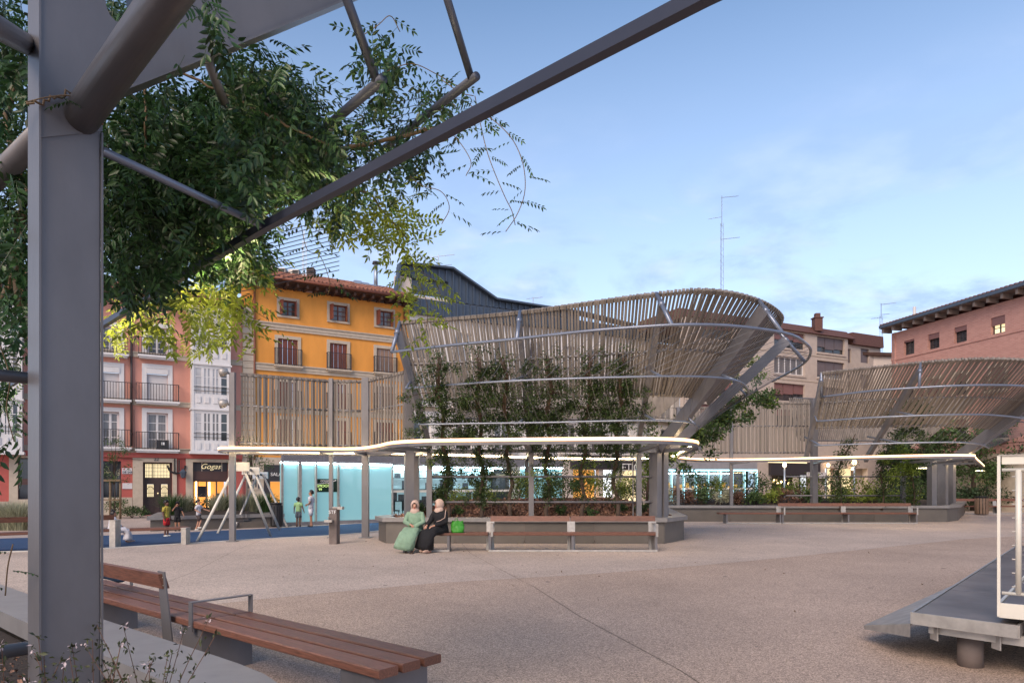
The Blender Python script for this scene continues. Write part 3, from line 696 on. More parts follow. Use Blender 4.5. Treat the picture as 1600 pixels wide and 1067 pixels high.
# ground floor of the orange house: stone with dark shop fascia
sr = (FA.s_(412), FA.s_(470), .02, FA.z_(425, 726))
wall(FA, oL, oR, 0, ozg, [sr, (FA.s_(500), FA.s_(620), .5, 3.0)], M['stone'], og, 'ground_floor_wall')
rp_ = MB(); FA.box(rp_, oL - .3, FA.s_(383), .0, .1, 0, FA.z_(380, 735)); rp_.build('red_pilaster', M['red'], og)
fz = FA.z_(425, 752); mb = MB(); FA.box(mb, sr[0], sr[1], -.2, .06, fz, sr[3]); sf = mb.build('shop_fascia', M['shopdark'], og)
text('SALA', FA.pt(FA.s_(431), .08, FA.z_(431, 741)), FA.rot(), .27, M['signtext'], sf, 'shop_lettering')
mb = MB(); FA.box(mb, sr[0], sr[1], -1.3, -1.2, 0, fz); mb.build('shop_back_wall', M['orangelit'], og)
mb = MB(); FA.box(mb, sr[0], sr[0] + .35, -.2, .0, 0, fz); FA.box(mb, sr[0] + 1.2, sr[0] + 1.28, -.2, -.1, 0, fz); mb.build('shop_frame', M['shopdark'], og)
mb = MB(); FA.box(mb, FA.s_(500), FA.s_(620), -.2, -.15, .5, 3.0); mb.build('shop_window', M['glass'], og)
# small wall stones plaque with black marks on stone wall
mb = MB(); FA.box(mb, FA.s_(385), FA.s_(403), .0, .05, 1.3, 2.0); gsg = mb.build('wall_board', M['stone'], og)
mk = MB()
for i in range(5): FA.box(mk, FA.s_(386) + i * .14, FA.s_(386) + i * .14 + .07, .05, .055, 1.4 + .06 * (i % 2), 1.9)
mk.build('board_marks', M['blacktext'], gsg)
# rooftop: air conditioners, chimneys, masts
def onroof(px, py0, py1, dback, wpx, mat, name, label, cat, parts=None):
    Y = FA.pt(FA.s_(px), -dback, 0).y; a = P(px, py1, Y); b = P(px, py0, Y); w = wpx * Y / F
    return a, b.z - a.z, w
acg = 'air conditioning units on the orange house roof'
acl = ['leftmost of the three grey air conditioners on the tiled orange house roof', 'middle one of three grey air conditioners on the tiled roof', 'rightmost of three air conditioners, just left of the brick chimney']
for i, (x0, x1, y0, y1) in enumerate(((411, 427, 417, 436), (430, 447, 420, 438), (452, 468, 422.5, 441))):
    a, h, w = onroof((x0 + x1) / 2, y0, y1, 2.2, x1 - x0, None, '', '', '')
    t = thing('air_conditioner', acl[i], 'air conditioner', a, acg); mb = MB(); mb.box(a.x - w / 2, a.x + w / 2, a.y - .2, a.y + .3, a.z - .6, a.z + h); mb.build('casing', M['galv'], t)
    mb = MB(); mb.box(a.x - w * .1, a.x + w * .45, a.y - .22, a.y - .201, a.z + h * .1, a.z + h * .93)
    for q in range(7): mb.box(a.x - w * .08, a.x + w * .43, a.y - .235, a.y - .221, a.z + h * (.14 + q * .11), a.z + h * (.17 + q * .11))
    mb.build('fan_grille', M['binb'], t)
a, h, w = onroof(486, 420, 442, 2.4, 15, None, '', '', '')
t = thing('chimney', 'brick chimney with louvred cap on the orange house roof', 'chimney', a); mb = MB(); mb.box(a.x - w / 2, a.x + w / 2, a.y - .3, a.y + .3, a.z - .6, a.z + h * .45); mb.build('brick_shaft', M['brick'], t)
mb = MB()
for q in range(4): mb.box(a.x - w * .4, a.x + w * .4, a.y - .28, a.y + .28, a.z + h * (.5 + q * .14), a.z + h * (.57 + q * .14))
mb.box(a.x - w * .3, a.x + w * .3, a.y - .2, a.y + .2, a.z + h * .45, a.z + h * .95); mb.build('louvred_cap', M['rust'], t)
def mast(px, py0, py1, Y, label, elems, lattice=True, th=.03):
    a = P(px, py1, Y); b = P(px, py0, Y); t = thing('aerial_mast', label, 'aerial mast', a)
    mb = MB(); w = .13
    if lattice:
        for k_ in range(3):
            an = k_ * 2.094; off = Vector((math.cos(an), math.sin(an), 0)) * w; mb.beam(a + off - Vector((0, 0, 1)), a + off + (b - a) * .78, th, th)
        n = int((b.z - a.z) * .78 / .3)
        for i in range(n):
            z = a + (b - a) * .78 * i / n; z2 = a + (b - a) * .78 * (i + 1) / n; s_ = 1 if i % 2 else -1
            mb.beam(z + Vector((w * s_, 0, 0)), z2 - Vector((w * s_, 0, 0)), th * .6, th * .6)
        mb.beam(a + (b - a) * .75, b, .05, .05)
    else: mb.beam(a - Vector((0, 0, 1)), b, .06, .06)
    mb.build('mast', M['zincl'], t)
    for (f, L, yaw) in elems:
        e = MB(); c = a + (b - a) * f; d = Vector((math.cos(yaw), math.sin(yaw) * .3, .12)).normalized(); e.beam(c, c + d * L, .035, .035)
        n = max(3, int(L / .13))
        for i in range(n):
            q = c + d * L * (i + .5) / n; s_ = Vector((-.25, .85, .25)).normalized() * (.12 + .14 * (1 - i / n)); e.beam(q - s_, q + s_, .02, .02)
        e.build('aerial', M['zincl'], t)
    return t
mast(475, 360, 438, 41, 'thin lattice aerial mast rising behind the orange house roof', [])
mast(1128, 306, 500, 56, 'tall lattice mast with three aerials behind the slatted canopy', [(.985, 1.4, .2), (.83, -1.1, -.3), (.65, 1.5, .1)])
mast(1377, 474, 562, 60, 'short mast with two aerials between beige and brick buildings', [(.98, 1.3, 0), (.75, -.9, 0), (.8, .8, .4)], True, .025)
mast(685, 398, 425, 46, 'rooftop television aerial on the grey metal attic', [(.9, 1.1, 0), (.9, -.7, 0), (.35, .9, .3)], False)
mast(833, 464, 482, 50, 'small television aerial above the low metal roof', [(.9, .7, .2), (.9, -.5, .2)], False)

# ---- white building with ribbed metal attic
wb = thing('metal_attic_building', 'white apartment block under a dark ribbed metal attic', 'building', FA.pt(FA.s_(750), 0, 0))
wL, wR = FA.s_(639.6), FA.s_(1062)
wz = FA.z_(660, 484); wwin = []
for x in (660, 725, 785, 840, 890, 935, 975, 1010, 1042):
    a = FA.s_(x); hw = 1.0
    for zl in (3.9, 6.7, 9.5): wwin.append((a - hw / 2 - .1, a + hw / 2 + .1, zl, zl + 2.05))
wall(FA, wL, wR, 3.3, wz, wwin, M['whitew'], wb)
for i, r in enumerate(wwin):
    window(FA, r, wb, 'white', ('glass', 'curtain', 'glass', 'blind_g')[i % 4], 2, 2, -.14, .09); balcony(FA, r[0] - .35, r[1] + .35, r[2], .95, wb, .5, 'whitew', .16)
mb = MB()
for z in (3.4, 6.4, 9.2): FA.box(mb, wL, wR, 0, .09, z - .1, z + .1)
mb.build('string_course', M['stone'], wb)
# ribbed cladding polygons
def ribbed(poly, d, name, pitch=.50):
    pts = [(FA.s_(x), FA.z_(x, y)) for x, y in poly]; mb = MB(); n = len(pts)
    vs = [FA.pt(a, d, z) for a, z in pts] + [FA.pt(a, d - .6, z) for a, z in pts]
    mb.add(vs, [tuple(range(n)), tuple(range(n, 2 * n))[::-1]] + [(i, n + i, n + (i + 1) % n, (i + 1) % n) for i in range(n)])
    o = mb.build(name, M['zinc'], wb); rb = MB(); a0, a1 = min(p[0] for p in pts), max(p[0] for p in pts); a = a0 + .1
    while a < a1:
        zs = []
        for i in range(n):
            (x1, z1), (x2, z2) = pts[i], pts[(i + 1) % n]
            if (x1 - a) * (x2 - a) < 0: zs.append(z1 + (z2 - z1) * (a - x1) / (x2 - x1))
        zs.sort()
        for q in range(0, len(zs) - 1, 2): FA.box(rb, a, a + .10, d, d + .10, zs[q] + .02, zs[q + 1] - .02)
        a += pitch
    rb.build('ribs', M['zinc'], o, kind='stuff'); return o, pts
o, pts = ribbed([(640, 466), (700, 474), (770, 483), (870, 497), (980, 513), (1062, 524), (1062, 538), (980, 528), (870, 514), (760, 506), (640, 490)], .30, 'metal_band')
o, pts = ribbed([(624, 414), (704, 423), (772, 470), (835, 480), (905, 490), (905, 500), (835, 489), (700, 471), (700, 441), (643, 434), (643, 431), (624, 429)], .05, 'metal_attic')
tr = MB(); ln = [(624, 412), (704, 421), (772, 468.5), (835, 478.5), (905, 489), (985, 508)]
for (x0, y0), (x1, y1) in zip(ln[:-1], ln[1:]): tr.beam(FA.pt(FA.s_(x0), .0, FA.z_(x0, y0)), FA.pt(FA.s_(x1), .0, FA.z_(x1, y1)), .9, .12)
a0 = FA.s_(622)
tr.beam(FA.pt(a0 - .2, 0, FA.z_(618, 462)), FA.pt(FA.s_(624), 0, FA.z_(624, 412)), .5, .12)
tr.build('roof_edge', M['zinc'], wb)
mb = MB(); FA.box(mb, FA.s_(620), FA.s_(644), -.5, -.1, FA.z_(632, 480), FA.z_(632, 431)); FA.box(mb, FA.s_(644), FA.s_(700), -.5, -.12, FA.z_(670, 472), FA.z_(670, 463)); mb.build('attic_wall', M['cream'], wb)
window(FA, R_(645, 699, 437, 462), wb, 'zinc', 'glass', 3, 1, -.15, .08)
# zinc box and flue on the roof
r = R_(570, 618, 428, 462); t = thing('roof_plant_box', 'pale zinc plant box on the orange house roof beside the attic', 'roof box', FA.pt((r[0] + r[1]) / 2, -2.5, r[2]))
for i in range(4):
    w = (r[1] - r[0]) / 4; mb = MB(); FA.box(mb, r[0] + w * i, r[0] + w * (i + 1) - .03, -3.2, -2.0 - .01 * (i % 2), r[2] - .8, r[3] - .05 * i); mb.build('zinc_panel', M['zincl'], t)
a = P(587, 432, 44); t = thing('flue_pipe', 'thin capped flue pipe above the zinc roof box', 'flue', a); mb = MB(); mb.tube([a - Vector((0, 0, .8)), a + Vector((0, 0, .75))], .13, 8); mb.build('pipe', M['zincl'], t, True)
mb = MB(); mb.tube([a + Vector((0, 0, .8)), a + Vector((0, 0, .95))], [.24, .2], 8); mb.build('cap', M['iron'], t)

# ground floor shopfronts of the white block
sw = [(FA.s_(x0), FA.s_(x1), .05, 2.7) for x0, x1 in ((660, 720), (740, 800), (830, 875), (895, 935), (942, 962), (972, 1000), (1010, 1045))]
wall(FA, wL, wR, 0, 3.3, sw, M['cream'], wb, 'ground_floor_wall', .05)
for i, r in enumerate(sw):
    mb = MB(); FA.box(mb, r[0], r[1], -.6, -.5, r[2], r[3]); mb.build('shop_window', M[['warm', 'glass', 'warm', 'orangelit', 'whitelit', 'warm', 'glass'][i]], wb)
    window(FA, r, wb, 'shopdark', 'glass', 2, 1, -.4, .07) if i in (1, 6) else None
mb = MB(); FA.box(mb, FA.s_(890), FA.s_(1050), .05, .25, 2.75, 3.9); fo = mb.build('shop_fascia', M['shopdark'], wb)
text('ETICS', FA.pt(FA.s_(985), .27, FA.z_(985, 731)), FA.rot(), .85, M['signtext'], fo, 'shop_lettering')

# ---- beige apartment block
FB = Fac((17.1, 50), (.896, .443))
bb_ = thing('beige_apartment_block', 'beige stone apartment block with brown mansard top and wide windows', 'building', FB.pt(5, 0, 0))
def RB(x0, x1, y0, y1): return FB.rect(x0, x1, y0, y1)
bL, bR = FB.s_(1066), FB.s_(1376); bz = FB.z_(1270, 524)
wins = []
for (x0, x1) in ((1090, 1140), (1204, 1252), (1271, 1314)):
    for (y0, y1) in ((529, 553), (566, 592), (606, 632), (645, 670)):
        xm = (x0 + x1) / 2; zb0 = FB.z_(1292, y1); zb1 = FB.z_(1292, y0); wins.append((FB.s_(x0), FB.s_(x1), zb0, zb1))
for (x0, x1) in ((1324, 1330), (1345, 1358)):
    for (y0, y1) in ((545, 567), (585, 607), (622, 645)): wins.append(RB(x0, x1, y0, y1))
wall(FB, bL, FB.s_(1319), 3.6, bz, wins, M['beige'], bb_, 'wall', .35, .6)
wall(FB, FB.s_(1319), bR, 3.6, FB.z_(1350, 541), wins, M['beige'], bb_, 'wall', .0)
for i, r in enumerate(wins):
    if i < 12:
        d = .15; h = r[3] - r[2]
        window(FB, r, bb_, 'white' if i in (5, 9) else 'shopdark', 'glass', 5 if i < 8 else 3, 1, d, .08)
        k_ = (.45, .0, .7, .6, .55, .0, .65, .4, .75, .85, .8, .7)[i]
        if k_ > 0:
            for q in range(3):
                w = (r[1] - r[0]) / 3; mb = MB(); FB.box(mb, r[0] + w * q + .03, r[0] + w * (q + 1) - .03, d + .01, d + .05, r[3] - h * k_ * (1 - .08 * ((i + q) % 3)), r[3] - .02); mb.build('roller_blind', M['blind_r' if i < 8 else 'blind_g'], bb_)
        mb = MB(); FB.box(mb, r[0] - .1, r[1] + .1, .3, .42, r[2] - .16, r[2] - .02); mb.build('window_sill', M['beige'], bb_)
    else:
        mb = MB(); FB.box(mb, r[0], r[1], -.2, -.12, r[2], r[3]); mb.build('window', M['blind_g'], bb_)
mb = MB()
for y in (560, 600, 640): z = FB.z_(1292, y); FB.box(mb, bL, FB.s_(1319), .35, .39, z - .03, z + .03)
mb.build('cladding_joint', M['stone'], bb_)
mb = MB(); zt = FB.z_(1270, 509)
a0_, a1_ = bL, FB.s_(1328)
mb.add([FB.pt(a0_, .6, bz), FB.pt(a1_, .6, bz), FB.pt(a1_, -.3, zt), FB.pt(a0_, -.3, zt), FB.pt(a0_, -5, zt), FB.pt(a1_, -5, zt), FB.pt(a1_, -5, bz), FB.pt(a0_, -5, bz)], [(0, 1, 2, 3), (3, 2, 5, 4), (1, 6, 5, 2), (0, 3, 4, 7), (0, 7, 6, 1)])
zt2 = FB.z_(1350, 523); zb2 = FB.z_(1350, 541); a0_, a1_ = FB.s_(1328) + .02, FB.s_(1376)
mb.add([FB.pt(a0_, .3, zb2), FB.pt(a1_, .3, zb2), FB.pt(a1_, .25, zt2), FB.pt(a0_, .25, zt2), FB.pt(a0_, -5, zt2), FB.pt(a1_, -5, zt2), FB.pt(a1_, -5, zb2), FB.pt(a0_, -5, zb2)], [(0, 1, 2, 3), (3, 2, 5, 4), (1, 6, 5, 2), (0, 3, 4, 7), (0, 7, 6, 1)])
mb.build('mansard_roof', M['brownroof'], bb_)
mb = MB(); a = P(1277, 512, 53); mb.box(a.x - .3, a.x + .3, a.y - .3, a.y + .3, a.z - .3, a.z + .75); ch_ = mb.build('chimney', M['brownroof'], bb_)
mb = MB(); mb.box(a.x - .18, a.x + .18, a.y - .18, a.y + .18, a.z + .75, a.z + 1.1); mb.box(a.x - .36, a.x + .36, a.y - .36, a.y + .36, a.z + .70, a.z + .78); mb.build('chimney_pot', M['brownroof'], ch_)
gr_ = [(FB.s_(1200), FB.s_(1262), .1, 2.6), (FB.s_(1283), FB.s_(1300), .1, 2.9), (FB.s_(1306), FB.s_(1350), .3, 2.9), (FB.s_(1100), FB.s_(1180), .1, 2.6)]
wall(FB, bL, bR, 0, 3.6, gr_, M['beige'], bb_, 'ground_floor_wall', .35, .5)
for i, r in enumerate(gr_):
    mb = MB(); FB.box(mb, r[0], r[1], -.8, -.7, 0, r[3]); mb.build('shop_interior', M[['glass', 'orangelit', 'warm', 'glass'][i]], bb_)
mb = MB(); FB.box(mb, FB.s_(1195), FB.s_(1272), .36, .6, 2.3, 3.3); fo = mb.build('shop_fascia', M['shopdark'], bb_)
mb = MB(); FB.box(mb, FB.s_(1190), FB.s_(1250), .6, .66, 3.22, 3.3); mb.build('fascia_light', M['warm'], fo)
mb = MB(); FB.box(mb, FB.s_(1250), FB.s_(1280), .62, .7, 2.1, 2.55); mb.build('white_sign', M['plaque'], fo)
mb = MB(); q0 = FB.s_(1203)
for i in range(7): p = FB.pt(q0 + i * .38, -.3, 1.7 + .12 * (i % 3)); mb.ell(p, .07, .07, .09, 8, 5)
mb.build('orange_lamp', M['brightlit'], bb_)
mb = MB(); FB.box(mb, FB.s_(1232), FB.s_(1241), .36, .42, .1, 2.2); mb.build('shop_door', M['cream'], bb_)

# ---- low roof between beige and brick
mb = MB(); FBk = Fac((27.0, 56), (1, .1)); FBk.box(mb, -1, 7, -.5, 0, 0, 12.2); lo = mb.build('low_wall_building', M['cream']); tag(lo, 'low cream building wall seen between the beige and brick blocks', 'building')
mb = MB(); FBk.box(mb, -1, 7, -.8, .3, 12.2, 12.45); mb.build('roof_edge', M['timber'], lo)

# ---- brick building at right
FC = Fac((27.8, 50), (.215, -.977))
bk = thing('brick_building', 'salmon brick building with bracketed dark eave at the right edge', 'building', FC.pt(6, 0, 0))
cR = FC.s_(1600) + 8; cz = FC.z_(1500, 491)
rw = []
def RC(x0, x1, y0, y1): return FC.rect(x0, x1, y0, y1)
r1 = [RC(1412, 1429, 531, 554), RC(1450, 1468, 521, 545), RC(1491, 1511, 509, 536), RC(1548, 1571, 493, 522)]
r1.append((FC.s_(1600) + 1.2, FC.s_(1600) + 2.4, r1[0][2], r1[0][3]))
zA0, zA1 = r1[1][2], r1[1][3]
cs = [((a + b) / 2) for a, b, _, _ in r1]; hw = (r1[1][1] - r1[1][0]) / 2
L_ = [[(c - hw, c + hw, zA0 - 2.95 * k_ - (.5 if k_ else 0), zA1 - 2.95 * k_ - (.1 if k_ else 0)) for c in cs] for k_ in range(3)]
wall(FC, 0, cR, 3.5, cz, sum(L_, []), M['brick'], bk)
sw_ = MB(); sw_.box(27.8, 40, 49.6, 49.95, 0, cz); sw_.build('side_wall', M['brick'], bk)
for k_, rr in enumerate(L_):
    for i, r in enumerate(rr):
        if k_ == 0: window(FC, r, bk, 'shopdark', 'glass' if i != 3 else 'warm', 2, 3, -.2, .08); mb = MB(); FC.box(mb, r[0], r[1], -.12, -.05, r[3] - (.12, .35, .3, .5, .2)[i], r[3]); mb.build('roller_blind', M['blind_r'], bk)
        else:
            surround(FC, r, bk, 'stone', .16, .05); window(FC, r, bk, 'shopdark', 'glass', 2, 2, -.2, .08)
            mb = MB(); FC.box(mb, r[0], r[1], -.12, -.05, r[3] - .5 - .9 * (i % 2), r[3]); mb.build('roller_blind', M['blind_r'], bk)
            if i % 2: balcony(FC, r[0] - .3, r[1] + .3, r[2], .95, bk, .4, 'stone')
mb = MB(); z = FC.z_(1500, 537.5)
for q in (0, -3.4, -6.5): FC.box(mb, 0, cR, 0, .05, z - .09 + q, z + .09 + q)
mb.build('brick_course', M['brick'], bk)
wall(FC, 0, cR, 0, 3.5, [], M['stone'], bk, 'ground_floor_wall', .03)
mb = MB(); FC.box(mb, -.2, cR, -.3, .8, cz + .32, cz + .44); mb.build('eave', M['rust'], bk)
for a in np.arange(-.1, cR, .95):
    mb = MB(); FC.box(mb, a, a + .16, .0, .75, cz + .02, cz + .317); mb.build('eave_bracket', M['rust'], bk)
mb = MB(); FC.box(mb, -.22, cR, .8, .9, cz + .36, cz + .56); mb.build('gutter', M['zinc'], bk)
tiles(FC, -.2, cR, cz + .5, .85, 1.1, 5, bk, 'brownroof', .3)
mb = MB(); a = P(1429, 500, 52); mb.tube([a - Vector((0, 0, 1)), a + Vector((0, 0, 1.0))], .12, 8); mb.build('flue', M['white'], bk)

# ------------------------------------------------------------------ kiosks
def kiosk(F_, spec, a1, ht, parent):
    """spec list of (a0, a1, kind)"""
    fr = MB(); F_.box(fr, 0, a1, -.35, .04, 2.82, 3.0); fr.prism([tuple(F_.pt(0.25, -.35, 0))[:2], tuple(F_.pt(a1, -.35, 0))[:2], tuple(F_.pt(a1, -4, 0))[:2], tuple(F_.pt(4.4, -4, 0))[:2]], 2.86, 2.98); F_.box(fr, 0, a1, -.05, .10, 0, .14); F_.box(fr, 0, a1, -.05, .03, 2.48, 2.55)
    fr.build('roof_frame', M['frieze'], parent)
    n = int(a1 / 1.6)
    for i in range(n):
        w = a1 / n; mb = MB(); F_.box(mb, w * i + .01, w * (i + 1) - .01, -.02, .02, 2.55, 2.82); fp = mb.build('frieze_panel', M['frieze'], parent)
        h = MB()
        for q in range(22):
            for z in (2.60, 2.65, 2.70, 2.75):
                x = w * i + .12 + (w - .24) * (q + (.5 if int(z * 20) % 2 else 0)) / 22
                c = F_.pt(x, .0215, z); u = F_.u * .014; v = Vector((0, 0, .012)); h.add([c - u - v, c + u - v, c + u + v, c - u + v], [(0, 1, 2, 3)])
        h.build('perforations', M['hole'], fp, kind='stuff')
    for (p0, p1, kd) in spec:
        if kd == 'cyan':
            mb = MB(); F_.box(mb, p0 + .01, p1 - .01, -.12, -.08, .14, 2.48); mb.build('cyan_panel', M['cyan'], parent)
            mb = MB(); F_.box(mb, p0 + .03, p1 - .03, -.075, .0, 2.44, 2.478); mb.build('led_strip', M['ledcool'], parent)
        elif kd == 'post':
            mb = MB(); F_.box(mb, p0, p1, -.14, .03, .14, 2.48); mb.build('post', M['galv'], parent)
        elif kd == 'clear':
            mb = MB(); F_.box(mb, p0 + .02, p1 - .02, -2.6, -2.5, .14, 2.48); mb.build('inner_wall', M['kwall'], parent)
            fr = MB()
            for q in (.8, 1.35, 1.9): F_.box(fr, p0 + .02, p1 - .02, -2.45, -2.1, q, q + .04)
            for q in range(9): x = p0 + .1 + (p1 - p0 - .3) * q / 9; F_.box(fr, x, x + .22, -2.4, -2.2, (.84, 1.39, .84, 1.94)[q % 4], (.84, 1.39, .84, 1.94)[q % 4] + .2 + .1 * (q % 3))
            fr.build('shelving', M['shopdark'], parent)
            mb = MB(); F_.box(mb, p0 + .1, p1 - .1, -1.5, -1.42, 2.40, 2.46); F_.box(mb, p0 + .1, p1 - .1, -2.2, -2.12, 2.30, 2.36); mb.build('ceiling_light', M['ledcool'], parent)
            mb = MB(); F_.box(mb, p0, p1, -.1, -.06, 1.26, 1.36); mb.build('transom', M['creamsteel'], parent)
            mb = MB(); F_.box(mb, p0 + .0, p0 + .06, -.1, -.02, .14, 2.48); mb.build('mullion', M['galv'], parent)
            nt0 = MB(); F_.box(nt0, p0 + .06, p1, -.085, -.075, .14, 1.26); F_.box(nt0, p0 + .06, p1, -.085, -.075, 1.36, 2.48); nt0.build('glass_pane', M['clear'], parent)
            for q in range(2):
                x = p0 + (p1 - p0) * (.3 + .4 * q); mb = MB(); F_.box(mb, x - .25, x + .25, -1.2, -.75, .42, .47); F_.box(mb, x - .25, x + .25, -1.2, -1.15, .47, .9)
                for e in (-.22, .22):
                    for d in (-1.17, -.78): F_.box(mb, x + e - .015, x + e + .015, d - .015, d + .015, .0, .42)
                mb.build('chair', M['iron'], parent)
m = bpy.data.materials.new('clear_glass'); m.use_nodes = True; n_ = m.node_tree.nodes; l_ = m.node_tree.links; n_.remove(n_['Principled BSDF'])
g1 = n_.new('ShaderNodeBsdfTransparent'); g1.inputs[0].default_value = (.85, .95, .96, 1); g2 = n_.new('ShaderNodeBsdfGlossy'); g2.inputs['Roughness'].default_value = .02; lw_ = n_.new('ShaderNodeLayerWeight'); lw_.inputs[0].default_value = .5; pw_ = n_.new('ShaderNodeMath'); pw_.operation = 'POWER'; pw_.inputs[1].default_value = 4; l_.new(lw_.outputs['Facing'], pw_.inputs[0]); fr_ = n_.new('ShaderNodeMath'); fr_.operation = 'MULTIPLY_ADD'; fr_.inputs[1].default_value = .8; fr_.inputs[2].default_value = .05; l_.new(pw_.outputs[0], fr_.inputs[0])
mxs = n_.new('ShaderNodeMixShader'); l_.new(fr_.outputs[0], mxs.inputs[0]); l_.new(g1.outputs[0], mxs.inputs[1]); l_.new(g2.outputs[0], mxs.inputs[2]); l_.new(mxs.outputs[0], n_['Material Output'].inputs[0]); M['clear'] = m
FK = Fac((-8.9, 26.3), (3.7, 3.1))
kq = thing('glass_kiosk', 'long cyan backlit glass kiosk with perforated grey frieze by the playground', 'kiosk', FK.pt(5, 0, 0))
s = FK.s_
kiosk(FK, [(0, s(440), 'cyan'), (s(440), s(442.5), 'post'), (s(442.5), s(466.5), 'cyan'), (s(466.5), s(471), 'post'), (s(471), s(493), 'cyan'), (s(493), s(495), 'post'), (s(495), s(528), 'cyan'), (s(528), s(530), 'post'), (s(530), s(573), 'cyan'), (s(573), s(613), 'cyan'), (s(613), s(638), 'clear'), (s(638), s(700), 'clear'), (s(700), s(760), 'clear'), (s(760), s(815), 'clear'), (s(815), s(880), 'cyan')], s(880), 2.8, kq)
mb = MB(); FK.box(mb, s(495.5), s(527.5), -.079, -.055, FK.z_(510, 768.5), FK.z_(510, 748)); scr = mb.build('menu_screen', M['screen'], kq)
for (tx, y, sz, mt) in (('GOSSIP', 751.5, .11, 'signtext'), ('SMOOTH', 759, .16, 'greentext'), ('99', 764.5, .15, 'greentext')): text(tx, FK.pt(s(508 if tx != '99' else 501), -.045, FK.z_(508, y)), FK.rot(), sz, M[mt], scr, 'screen_lettering', bold=-.001)
mb = MB(); mb.beam(FK.pt(s(496), -.05, FK.z_(500, 756)), FK.pt(s(513), -.05, FK.z_(512, 753.7)), .02, .02); mb.beam(FK.pt(s(513), -.05, FK.z_(512, 755)), FK.pt(s(526), -.05, FK.z_(525, 750)), .02, .03); mb.build('screen_line', M['signtext'], scr)
# sidewall of the kiosk and far part
mb = MB(); sdir = Vector((-.24, .97, 0)).normalized(); mb.obox(FK.pt(0.02, -.1, 1.3) + sdir * 2.0, Vector((sdir.y, -sdir.x, 0)) * .02, sdir * 2.0, Vector((0, 0, 1.18))); mb.build('side_panel', M['cyan'], kq)
FK2 = Fac((9.2, 43), (1, .03)); kq2 = thing('far_glass_kiosk', 'smaller kiosk framed in cyan light beyond the second planter', 'kiosk', FK2.pt(3, 0, 0))
L2_ = 6.3
fr = MB(); FK2.box(fr, -.3, L2_, -4, .05, 2.55, 3.0); FK2.box(fr, 0, L2_, -.1, .05, 0, .2); fr.build('roof_frame', M['frieze'], kq2)
for x in np.linspace(0, L2_ - .1, 9): mb = MB(); FK2.box(mb, x, x + .09, -.08, .04, .2, 2.5); mb.build('lit_mullion', M['cyanled'] if 'cyanled' in M else M['cyan'], kq2)
M['cyanled'] = pm('cyan_led_glow', (.5, .9, 1), .5, var=0, emit=(.35, .8, .95), es=1.3)
mb = MB(); FK2.box(mb, 0, L2_, -.02, .08, 2.47, 2.55)
for x in np.linspace(0, L2_ - .1, 9): FK2.box(mb, x + .09, x + .13, -.06, .045, .2, 2.47)
mb.build('led_strip', M['cyanled'], kq2)
mb = MB(); FK2.box(mb, .1, L2_, -3, -2.9, .1, 2.5); mb.build('inner_wall', M['blind_g'], kq2)
mb = MB(); FK2.box(mb, .3, 5.5, -2.4, -2.3, 2.3, 2.36); mb.build('ceiling_light', M['ledcool'], kq2)
mb = MB()
for i in range(14): FK2.box(mb, .3 + .4 * i, .5 + .4 * i, -1.9, -1.8, 1.25 + .15 * (i % 2), 1.5 + .12 * (i % 3))
mb.build('orange_bottle', M['orangelit'], kq2)
mb = MB(); FK2.box(mb, 0, L2_, -.04, .03, 1.3, 1.4); mb.build('transom', M['creamsteel'], kq2)
for x in np.linspace(0, L2_ - .1, 9)[:-1]: mb = MB(); FK2.box(mb, x + .13, x + L2_ / 8 - .02, -.03, -.02, .2, 2.46); mb.build('glass_pane', M['clear'], kq2)

# ------------------------------------------------------------------ planters
def edge_dist(poly, x, y):
    A = np.array(poly, float); x, y = np.asarray(x, float), np.asarray(y, float); d = np.full(x.shape, 1e9); ins = np.zeros(x.shape, bool); n = len(A)
    for i in range(n):
        (ax, ay), (bx_, by_) = A[i], A[(i + 1) % n]; L2q = (bx_ - ax) ** 2 + (by_ - ay) ** 2; t = np.clip(((x - ax) * (bx_ - ax) + (y - ay) * (by_ - ay)) / L2q, 0, 1)
        d = np.minimum(d, np.hypot(x - ax - t * (bx_ - ax), y - ay - t * (by_ - ay))); c_ = ((ay > y) != (by_ > y)) & (x < (bx_ - ax) * (y - ay) / ((by_ - ay) if by_ != ay else 1e-9) + ax); ins ^= c_
    return np.where(ins, d, -d)
def mound(poly, base, amp, x, y): e = np.clip(edge_dist(poly, x, y) / 2.1, 0, 1); return base + amp * e * e * (3 - 2 * e)
